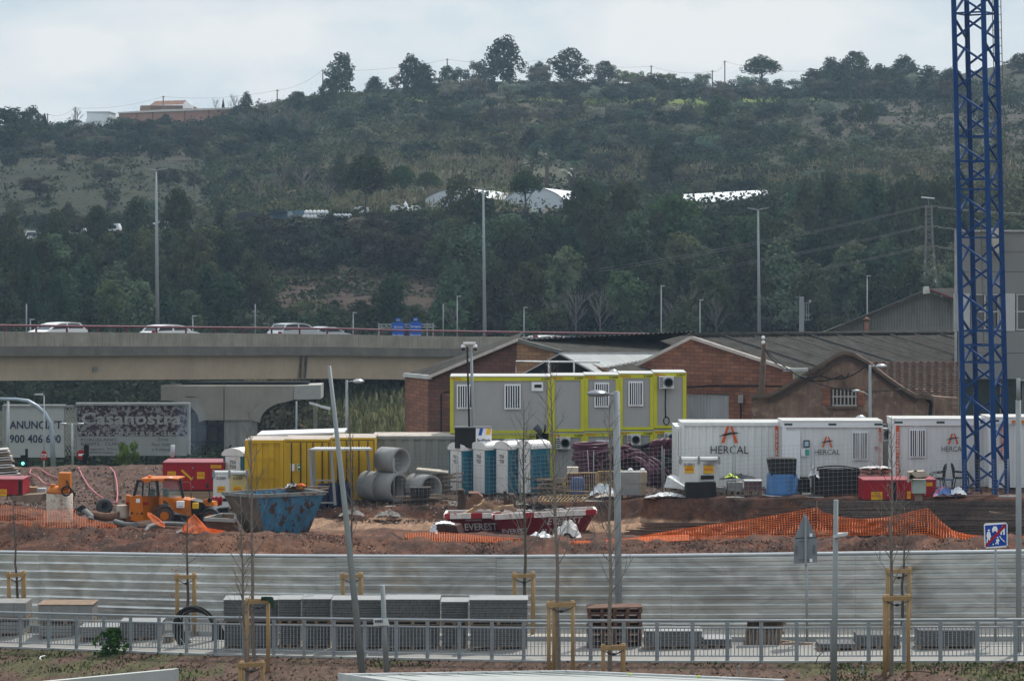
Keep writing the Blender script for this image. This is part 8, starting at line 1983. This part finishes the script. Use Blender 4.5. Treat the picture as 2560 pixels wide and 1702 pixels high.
pipepx([(1225,1638,78.0),(1330,1646,77.2),(1450,1640,77.0)],.04,BLK,'second black pipe lying on the pavement','pipe','pipe',end=False)
# ---------------------------------------------------------------- young trees and their stake frames
STK=mk('stake_wood',(.30,.19,.085),rough=.8,var=.2,scale=5,stretch=(1,1,.3),col2=(.20,.11,.05),f2=(.62,.7));TIE=mk('black_tie',(.015,.015,.017),rough=.6)
def stakes(x0,x1,top,bot,Y,label,mid=None,r=.06):
 root=thing('tree_stakes',P((x0+x1)/2,bot,Y),label,'tree stakes',None);xm=mid if mid is not None else x1-10;ps=[(x0+6,Y,bot,top),(x1-6,Y,bot,top-2),(xm,Y+.75,bot-7,top-1)]
 for x,y,b,t in ps:
  p=P(x,b,y);mb=MB();mb.tube([p-Vector((0,0,.3)),P(x,t,y)],m(5.2,Y),n=10,rs=[m(5.4,Y),m(4.8,Y)]);mb.build('post',STK,root)
 mb=MB();e=m(7,Y)
 def beam(a,b):mb2=MB();mb2.bar(a,b,.035,.11);mb2.build('crossbeam',STK,root)
 q=[P(x,t+9,y)for x,y,b,t in ps];off=Vector((0,-.09,0))
 beam(q[0]+off-Vector((e,0,0)),q[1]+off+Vector((e,0,0)));beam(q[1]+Vector((.05,0,0)),q[2]+Vector((.05,.1,0)));beam(q[0]+Vector((-.03,0,0)),q[2]+Vector((-.03,.1,0)))
 c=P((x0+x1)/2+1,top+24,Y+.35);mb=MB()
 for k in range(3):mb.tube([P(ps[k][0],top+16,ps[k][1]-.05),c+Vector((0,0,-.04)),c],.014,n=4)
 mb.tube([c+Vector((.05*math.cos(a),.05*math.sin(a),0))for a in(0,1.2,2.4,3.6,4.8)],.015,n=4,closed=True);mb.build('tie',TIE,root)
def sapling(px,top,bot,Y,label,r0=6.5,lean=0,first=.45,nb=16,spread=.5,ln=.55,seed=1,mt=None,droop=False,leafy=False):
 rd=random.Random(seed);b=P(px,bot,Y);t=P(px+lean,top,Y);root=thing('young_tree',b,label,'tree',None);n=9;pts=[];rs=[]
 for k in range(n+1):
  u=k/n;q=b.lerp(t,u)+Vector((rd.uniform(-1,1),rd.uniform(-1,1),0))*.025;pts.append(q);rs.append(max(.006,m(r0,Y)*.75*(1-u)**.8+.004))
 mb=MB();mb.tube([pts[0]-Vector((0,0,.2))]+pts,r0,n=7,rs=[rs[0]]+rs);mb.build('trunk',mt or mk('sapling_bark',(.18,.15,.125),rough=.9,var=.3,scale=10),root)
 mb=MB();Hh=(t-b).length
 for k in range(nb):
  u=first+(1-first)*(k/nb)**.9*.95;i=min(n-1,int(u*n));q=pts[i].lerp(pts[i+1],u*n-i);a=k*2.4+rd.uniform(-.5,.5);d=Vector((math.cos(a)*spread*1.4,math.sin(a)*spread*1.4,.55 if droop else 1.0)).normalized()
  grow(mb,q,d,ln*(1.25-u)*rd.uniform(.7,1.2)*Hh*.28,.014*(1.3-u*.6),1,rd,.7,.12,kids=(2,4))
 mb.build('branches',TWIG,root)
 if leafy:
  mb=MB()
  for k in range(60):i=rd.randint(2,n);q=pts[i]+Vector((rd.uniform(-.5,.5),rd.uniform(-.3,.3),rd.uniform(-.4,.3)));s_=rd.uniform(.02,.045);mb.face([q,q+Vector((s_,0,s_*.4)),q+Vector((s_*.7,s_*.2,s_)),q+Vector((-s_*.3,0,s_*.8))])
  mb.build('withered_leaves',mk('red_leaf',(.26,.07,.04),rough=.8),root)
TB=(.10,.078,.062);DK=mk('dark_sapling_bark',TB,rough=.9,var=.3,scale=10);GRNB=mk('greenish_bark',(.085,.08,.05),rough=.9,var=.3,scale=10)
stakes(16,66,1428,1545,91.5,'tree stake frame at the left edge in front of the metal fence',58);sapling(46,1235,1545,91.9,'thin dark young tree at the left edge',5,-14,.62,12,seed=1,mt=DK)
stakes(437,491,1433,1560,86.8,'tree stake frame behind the black pipe coil',486);sapling(470,1268,1560,87.2,'young tree with a few withered red leaves behind the pipe coil',5.5,-4,.52,16,.7,.8,seed=2,mt=DK,droop=True,leafy=True)
stakes(851,907,1431,1555,84.4,'tree stake frame behind the leaning lamp post',903);sapling(884,1040,1555,84.8,'young tree with dense thin twigs behind the leaning lamp post',5,-10,.42,26,.35,.45,seed=3,mt=DK)
stakes(1280,1338,1430,1600,82.6,'tall tree stake frame right of the long paver row',1333);sapling(1314,1000,1600,83.0,'greenish young tree with many long upright branches in front of the red skips',6,-6,.36,30,.5,.75,seed=4,mt=GRNB)
stakes(2213,2279,1418,1580,80.0,'rear tree stake frame of the overlapping pair on the right',2272);sapling(2254,1230,1580,80.4,'short dark young tree of the overlapping pair on the right',5.5,8,.56,16,.6,.7,seed=5,mt=DK,droop=True)
def NG(px,Y):return pyof(ground_z(px,Y),Y)
Ya=74.5;stakes(612,676,1494,NG(644,Ya+3),78.0,'tall tree stake frame with green net scrap before the paver row',618);sapling(635,1000,NG(640,78.3),78.4,'tall slender young tree rising before the yellow container',6.5,-10,.42,22,.4,.5,seed=6)
mb=MB();rd=random.Random(2)
for k in range(14):x=655+rd.uniform(-2,20);mb.face([P(x,1490,77.85),P(x+8,1492,77.85),P(x+6+rd.uniform(0,6),1500+rd.uniform(0,40)*(x>668),77.83),P(x-2,1500,77.83)])
one(mb,'net_scrap',mk('dark_green_net',(.02,.045,.025),rough=.8),'dark green net scrap tied to the tall tree stakes','net')
stakes(594,662,1652,1760,71.0,'low tree stake frame cut by the bottom edge of the photo',606);sapling(619,1240,1760,71.3,'young tree with a forked top in front of the rusty bucket',6.5,-18,.30,26,.45,.45,seed=7)
stakes(1366,1438,1502,NG(1400,72.6),72.6,'tall tree stake frame in the middle foreground',1385);sapling(1399,880,NG(1400,73),73.0,'tallest young tree, in the middle, reaching up before the site cabins',7.5,-22,.34,34,.5,.5,seed=8)
stakes(1502,1565,1609,NG(1530,71.8),71.8,'low tree stake frame standing before the wooden pallet stack',1556);sapling(1526,985,NG(1526,72.1),72.1,'young tree in the low frame before the wooden pallet stack',7.5,-2,.30,30,.55,.55,seed=9)
stakes(2206,2277,1486,NG(2240,70.8),71.0,'front tree stake frame of the overlapping pair on the right',2218);sapling(2228,1040,NG(2228,71.3),71.3,'tall pale young tree of the overlapping pair on the right',7.5,0,.34,30,.5,.6,seed=10)
# ---------------------------------------------------------------- lamp posts and signs in the foreground
POLE=mk('grey_painted_pole',(.235,.25,.25),rough=.5,metal=.2,var=.08)
lp=thing('leaning_lamp_post',P(907,1705,70.5),'thick grey lamp post leaning left across the middle of the photo','street lamp')
mb=MB();mb.tube([P(910,1725,70.5),P(866,1300,70.5),P(823,915,70.5)],.1,n=14,rs=[.098,.072,.048]);mb.build('pole',POLE,lp)
mb=MB();a=P(827,1020,70.45);mb.hexa([P(773,1009,70.4),P(800,1017,70.4),P(800,1017,70.75),P(773,1009,70.75),P(773,1004,70.4),P(800,1011,70.4),P(800,1011,70.75),P(773,1004,70.75)]);mb.hexa([P(800,1018,70.45),P(826,1025,70.45),P(826,1025,70.65),P(800,1018,70.65),P(800,1012,70.45),P(826,1017,70.45),P(826,1017,70.65),P(800,1012,70.65)]);mb.build('lamp_head',mk('lamp_white',(.55,.57,.58),rough=.4),lp)
lp=thing('short_lamp_post',P(964,1700,71),'short grey lamp post right of the leaning one with a pale ribbed lamp','street lamp')
mb=MB();mb.tube([P(968,1715,71),P(956,1462,71)],.08,n=14,rs=[.078,.056]);mb.build('pole',POLE,lp)
mb=MB();mb.hexa([P(934,1564,70.9),P(974,1562,70.9),P(974,1562,71.3),P(938,1568,71.3),P(933,1548,70.9),P(968,1544,70.9),P(968,1544,71.3),P(936,1547,71.3)]);lh=mb.build('lamp_head',mk('lamp_white',(.55,.57,.58),rough=.4),lp)
mb=MB();[mb.bpx(938+k*4,940+k*4,1549,1555,70.85,.04)for k in range(5)];mb.build('cooling_fins',BLK,lh)
sl=thing('street_lamp',P(1545,1560,81),'tall street lamp with a dark domed head facing left before the cabins','street lamp')
mb=MB();mb.tube([P(1547,gb(1547,81),81),P(1541,980,81)],.09,n=12,rs=[.10,.10]);mb.tube([P(1543,1028,81),P(1541,978,81)],.1,n=12,rs=[.085,.075]);mb.build('pole',GALV,sl)
mb=MB();mb.tube([P(1541,986,81),P(1520,986,81)],.035,n=8);mb.build('arm',GALV,sl);c=P(1494,984,81);mb=MB();hw=m(27,81);mb.lathe(c,[(hw*.4,-hw*.28),(hw*.75,-hw*.22),(hw*.98,-hw*.05),(hw,.02),(hw*.9,hw*.14),(hw*.6,hw*.28),(hw*.25,hw*.34),(.01,hw*.35)],24);mb.build('lamp_head',mk('lamp_dark_alu',(.20,.21,.23),rough=.3,metal=.5),sl)
sl=thing('street_lamp',P(1532,1010,133),'domed lamp head peeping above the white roof edge of the cabins','street lamp');mb=MB();hw=m(14,133);mb.lathe(P(1534,933,133),[(hw,-.03),(hw*.9,.08),(hw*.5,.16),(.01,.2)],16);mb.build('lamp_head',mk('lamp_alu',(.42,.43,.45)),sl);mb=MB();mb.tube([P(1534,1200,133),P(1534,934,133)],.06,n=6);mb.build('pole',GALV,sl)
sl=thing('street_lamp',P(2175,1215,124),'grey street lamp in front of the old stucco building with two heads','street lamp');dome_lamp(sl,2175,912,1215,124,1,28);c=P(2141,977,124);mb=MB();mb.ball(c,.14,10,(1.3,.8,.5));mb.tube([c,P(2160,980,124),P(2175,990,124)],.02,n=5);mb.build('lamp_head',PALEM,sl)
sl=thing('street_lamp',P(2165,1200,120),'domed lamp head just above the middle white cabin','street lamp');hw=m(14,120);mb=MB();mb.lathe(P(2152,1046,120),[(hw,-.05),(hw*.95,.05),(hw*.6,.12),(.01,.16)],16);mb.build('lamp_head',mk('lamp_alu',(.42,.43,.45)),sl);mb=MB();mb.tube([P(2152,1047,120),P(2174,1049,120),P(2175,1190,120)],.03,n=6);mb.build('pole',GALV,sl)
wp=thing('wooden_pole',P(1897,1210,131),'old leaning wooden utility pole with sagging cables before the brick warehouse','utility pole');mb=MB();mb.tube([P(1894,1215,131),P(1899,1050,131),P(1911,858,131)],.14,n=8,rs=[.19,.16,.12]);mb.build('pole',mk('pole_brown',(.10,.07,.052),rough=.95,var=.3,scale=5),wp);mb=MB();[mb.lathe(P(1908,y,130.8),[(.06,0),(.09,.08),(.05,.16)],8)for y in(848,860)];mb.build('insulator',CWH,wp)
a=P(1911,872,130.8)
for i,(pts,lb)in enumerate([([(a,.25),(P(1975,925,129.5),.2),(P(2050,938,129.4),.35),(P(2165,915,129.6),0)],'sagging cable from the wooden pole to the curved gable'),([(a,.1),(P(2005,945,129.4),.2),(P(2105,938,129.5),.2),(P(2122,932,129.5),0)],'second sagging cable on the curved gable'),([(P(2022,950,129.4),.1),(P(2140,978,129.4),.1),(P(2290,965,129.4),.15),(P(2405,1014,128),0)],'long thin cable across the stucco wall'),([(P(1905,1040,131),.2),(P(1925,1055,129.9),0)],'short cable at the foot of the wooden pole')]):wire(pts,lb,.035 if i<2 else .022,8,'cable',mt=BLK)
lp=thing('square_lamp_post',P(2088,1705,69.5),'thick grey post with a flat lamp halfway up, right of the road sign back','street lamp')
mb=MB();mb.tube([P(2084,1720,69.5),P(2087,1538,69.5),P(2090,1249,69.5)],.1,n=14,rs=[.082,.070,.058]);mb.build('pole',POLE,lp)
mb=MB();mb.hexa([P(2084,1344,69.4),P(2112,1340,69.4),P(2120,1336,69.8),P(2090,1338,69.8),P(2082,1338,69.4),P(2112,1334,69.4),P(2121,1330,69.8),P(2090,1331,69.8)]);mb.prism([P(2092,1334,69.3),P(2118,1330,69.3),P(2116,1336,69.3),P(2094,1340,69.3)],(0,.05,0));mb.build('lamp_head',mk('lamp_white',(.55,.57,.58)),lp)
SGB=mk('sign_back',(.20,.215,.23),rough=.5,metal=.3,var=.1)
rs_=thing('road_sign_back',P(2016,1565,78),'grey back of a triangular road sign above a square plate','road sign')
mb=MB();mb.prpx([(1986,1346),(2009,1288),(2013,1283),(2017,1288),(2041,1344)],78,.04);mb.build('triangle',SGB,rs_);mb=MB();mb.prpx([(1985,1346),(1988,1344),(2040,1342),(2043,1345),(2043,1405),(1985,1409)],78.0,.05);mb.build('plate',SGB,rs_)
mb=MB();mb.bar(P(2014,1290,77.93),P(2014,1410,77.93),.06,.05);mb.tube([P(2018,gb(2018,78),78.1),P(2015,1400,78.1)],.035,n=8);mb.build('post',GALV,rs_)
mb=MB();[mb.bpx(x,x+3,1362,1386,77.95,.05)for x in(1990,2034)];[mb.bpx(1997,2022,y,y+2,77.92,.04)for y in(1352,1397)];mb.build('bracket',mk('bracket_dark',(.11,.12,.13),rough=.5),rs_);mb=MB();[mb.bpx(2024,2031,y,y+8,77.96,.03)for y in(1333,1396)];mb.build('label',CWH,rs_)
bs_=thing('blue_road_sign',P(2489,1560,76.5),'blue square end of residential zone sign crossed by a red bar','road sign');Ys=76.5
mb=MB();mb.prpx([(2460,1312),(2464,1308),(2515,1306),(2519,1310),(2519,1362),(2515,1367),(2466,1370),(2462,1366)],Ys,.03);mb.build('white_edge',LETT,bs_)
mb=MB();mb.prpx([(2462.5,1313),(2516.5,1309),(2516.5,1363),(2464.5,1367)],Ys-.008,.01);mb.build('plate',mk('sign_blue',(.006,.055,.32),rough=.45,var=.04),bs_)
mb=MB();f_=Ys-.016
mb.lathe(P(2472,1325,f_),[(m(2.6,Ys),0),(m(2.6,Ys),.005)],10,'y');mb.prism([P(2468,1329,f_),P(2475,1329,f_),P(2478,1342,f_),P(2475,1343,f_),P(2477,1356,f_),P(2474,1356,f_),P(2471,1345,f_),P(2468,1357,f_),P(2466,1356,f_),P(2468,1342,f_),P(2466,1340,f_)],(0,.005,0));mb.build('adult_symbol',LETT,bs_)
mb=MB();mb.prism([P(2481,1330,f_),P(2480,1322,f_),P(2484,1315,f_),P(2491,1315,f_),P(2494,1321,f_),P(2494,1330,f_),P(2491,1330,f_),P(2491,1327,f_),P(2484,1327,f_),P(2484,1330,f_)],(0,.005,0));mb.build('car_symbol',LETT,bs_)
mb=MB();mb.prism([P(2501,1336,f_),P(2501,1322,f_),P(2506,1313,f_),P(2512,1320,f_),P(2512,1336,f_),P(2508,1336,f_),P(2508,1328,f_),P(2505,1328,f_),P(2505,1336,f_)],(0,.005,0));mb.build('house_symbol',LETT,bs_)
mb=MB();mb.lathe(P(2494,1343,f_),[(m(2,Ys),0),(m(2,Ys),.005)],10,'y');mb.prism([P(2490,1348,f_),P(2497,1346,f_),P(2499,1352,f_),P(2496,1353,f_),P(2497,1360,f_),P(2494,1360,f_),P(2493,1354,f_),P(2490,1360,f_),P(2488,1359,f_),P(2491,1353,f_)],(0,.005,0));mb.lathe(P(2483,1360,f_),[(m(1.8,Ys),0),(m(1.8,Ys),.005)],10,'y');mb.build('child_symbol',LETT,bs_)
mb=MB();mb.tube([P(2499,1339,f_),P(2503,1346,f_),P(2512,1354,f_)],.012,n=4);mb.build('road_symbol',LETT,bs_)
mb=MB();mb.prism([P(2466,1367,f_-.008),P(2463,1362,f_-.008),P(2511,1309,f_-.008),P(2516,1314,f_-.008)],(0,.005,0));mb.build('red_bar',mk('bar_red',(.34,.008,.02),rough=.5),bs_)
mb=MB();mb.tube([P(2489,gb(2489,76.6),76.6),P(2489,1320,76.6)],.03,n=8);mb.build('post',GALV,bs_)
lp=thing('street_lamp',P(2545,1600,74.5),'grey stepped lamp post at the right edge of the photo','street lamp');mb=MB();mb.tube([P(2547,gb(2547,74.5),74.5),P(2546,1000,74.5)],.08,n=12,rs=[.078,.074]);mb.tube([P(2546,1001,74.5),P(2546,946,74.5)],.06,n=12,rs=[.06,.055]);mb.tube([P(2546,951,74.5),P(2600,950,74.5)],.03,n=6);mb.build('pole',GALV,lp)
sh_=thing('leafy_shrub',P(280,1640,84),'bright green leafy shrub growing at the foot of the railing','shrub');pts=[]
for k in range(520):
 a=random.uniform(0,6.28);z=random.random();r_=(1-abs(z-.45)*1.2)*.46*random.random()**.4*(1+.5*math.sin(a*3+z*7));pts.append((P(280,1642,84).x+math.cos(a)*r_*(1.0 if z>.15 else 1.9),84+math.sin(a)*r_,P(280,1642,84).z+z*.86))
me=quads_mesh('leaves',leafquads(np.array(pts),rng.uniform(.06,.12,len(pts))),UND,np.tile(np.array([[.03,.075,.015]]),(len(pts),1))*rng.uniform(.6,1.5,(len(pts),1)));me.transform(Matrix.Translation(-Vector(P(280,1640,84))));o=bpy.data.objects.new('leaves',me);COL.objects.link(o);o.parent=sh_
mb=MB();[mb.tube([P(280,1644,84),P(280+d,1600,84)],.012,n=5)for d in(-12,0,14)];mb.build('stem',BARK,sh_)
def ground_scatter(name,n,x0,x1,Yf,size,cols,h=.05,up=False,keep=None):
 Cs=[];Ks=[]
 while len(Cs)<n:
  px=random.uniform(x0,x1);Y=Yf(px);x=(px-1280)/F*Y
  if keep and not keep(px,Y,x):continue
  z=ground_z(px,Y);Cs.append((x,Y,z+random.uniform(-.02,h)));Ks.append(np.array(random.choice(cols))*random.uniform(.6,1.4))
 me=quads_mesh(name,leafquads(np.array(Cs),rng.uniform(.5,1.5,n)*size,vert=up,asp=1.8 if up else 1,N=None if up else np.tile([[0,-.6,1.]],(n,1)),jit=.9),UND,np.array(Ks));o=bpy.data.objects.new(name,me);COL.objects.link(o);return o
ry=lambda px:float(np.interp(px,NC,RAILY))
def wk(px,Y,x):return mnoise.noise(Vector((x*.45,Y*.45,6)))+(.12 if(px<560 or px>2050)else-.18)>.05
tag(ground_scatter('weeds',5200,-100,2700,lambda p:ry(p)-random.uniform(.3,9),.05,[(.035,.07,.014),(.05,.085,.02),(.07,.08,.035)],.04,True,wk),'low weeds growing in patches on the verge soil','weeds',kind='stuff')
tag(ground_scatter('clods',9000,-100,2700,lambda p:ry(p)-random.uniform(.15,9),.055,[(.12,.075,.055),(.07,.045,.035),(.20,.14,.11),(.05,.035,.03)],.03),'earth clods and small stones on the verge soil','clods',kind='stuff')
fy=lambda px:float(np.interp(px,NC,FENY))
tag(ground_scatter('clods',26000,-100,2700,lambda p:fy(p)+3+random.random()**.8*13,.055,[(.12,.055,.04),(.075,.04,.03),(.17,.09,.065),(.09,.05,.038),(.22,.15,.12),(.10,.05,.036)],.06),'clods and stones covering the near earth bank','clods',kind='stuff')
tag(ground_scatter('clods',14000,-100,2700,lambda p:random.uniform(112,122)if p>600 else random.uniform(116,137),.08,[(.10,.07,.055),(.06,.04,.034),(.17,.12,.09),(.22,.2,.18),(.08,.045,.034)],.06),'scattered debris on the building site ground','debris',kind='stuff')
rf=thing('metal_roof',P(1500,1720,66),'pale corrugated metal roof at the bottom edge of the photo','roof')
RFM=mk('pale_roof_metal',(.33,.345,.33),rough=.5,metal=.1,var=.12,scale=1.2,streak=.2,streakcol=(.25,.26,.24))
e1=P(848,1689,65);e2=P(1415,1680,71);e3=P(1960,1703,66);e4=P(1300,1760,58)
mb=MB();mb.hexa([p+Vector((0,0,-.12))for p in(e1,e4,e3,e2)]+[e1,e4,e3,e2]);mb.build('deck',RFM,rf)
mb=MB()
for k in range(1,8):t=k/8;mb.bar(e1.lerp(e2,t)+Vector((0,0,.02)),e4.lerp(e3,t)+Vector((0,0,.02)),.05,.04)
mb.build('seam',RFM,rf)
mb=MB()
for a,b in((e1,e2),(e2,e3)):mb.bar(a+Vector((0,0,.02)),b+Vector((0,0,.02)),.10,.07)
mb.bar(e1+Vector((0,0,-.1)),e4+Vector((0,0,-.1)),.04,.35);mb.build('edge_trim',mk('edge_white',(.48,.49,.49),rough=.45),rf)
for i,(px,py,Y)in enumerate([(922,1701,64),(1575,1686,69.2),(1746,1692,67.9)]):
 mb=MB();mb.ball(P(px,py-1,Y-.1),.045,12);one(mb,'tennis_ball',mk('ball_green',(.48,.58,.12),rough=.8),'yellow green ball on the pale metal roof, the %s one'%['left','middle','right'][i],'ball','balls on the metal roof')
cw=MB();cw.prism([P(80,1706,73),P(435,1672,76),P(435,1676,76),P(435,1740,76),P(80,1760,73)],(.1,.25,0));one(cw,'concrete_wall',mk('pale_wall',(.45,.46,.44),rough=.8,var=.1,scale=1,streak=.2,streakcol=(.28,.28,.26)),'low pale concrete wall at the bottom left corner','wall')
for i,x in enumerate((1476,1498,1850,2160)):
 mb=MB();Y=71.2;mb.bar(P(x,1705,Y),P(x-2 if i<2 else x-3,1662,Y),.045);one(mb,'steel_post',GALV,['thin steel post just left of the low tree stakes','thin steel post touching the low tree stakes','thin steel post standing in the verge right of centre','thin steel post beside the right hand young trees'][i],'post')
pipepx([(112,1638,83),(102,1640,82.6),(99,1645,82.3),(104,1648,82)],.015,CWH,'short curved white pipe end on the left verge',end=False)
pipepx([(2256,1686,70.6),(2262,1678,70.8),(2290,1676,70.9),(2330,1680,70.8)],.012,BLK,'thin black irrigation tube arching over the right verge',end=False)
pipepx([(2040,1655,72),(2045,1640,72.2),(2062,1624,72.4)],.012,BLK,'thin black tube sticking up at the railing foot',end=False)
sm_=bpy.data.materials.new('smoke');sm_.use_nodes=True;nt=sm_.node_tree;nt.nodes.remove(nt.nodes['Principled BSDF']);pv=nt.nodes.new('ShaderNodeVolumePrincipled');pv.inputs['Color'].default_value=(.6,.75,1,1);pv.inputs['Density'].default_value=.05;nt.links.new(pv.outputs[0],nt.nodes['Material Output'].inputs['Volume'])
mb=MB();mb.lathe(P(478,1152,122.6),[(.25,0),(.5,.5),(.75,1.3),(.6,2.2),(.3,2.8)],14);one(mb,'exhaust_smoke',sm_,'bluish exhaust smoke rising over the large red generator','smoke')['kind']='stuff'
mb=MB();mb.tube([P(431,1142,122),P(432,1112,122)],.09,n=8);mb.tube([P(424,1134,122),P(432,1134,122)],.04,n=6);one(mb,'wrapped_pipe',mk('foil_grey',(.45,.48,.50),rough=.4,bump=.5),'pale wrapped exhaust pipe standing on the large red generator','pipe')
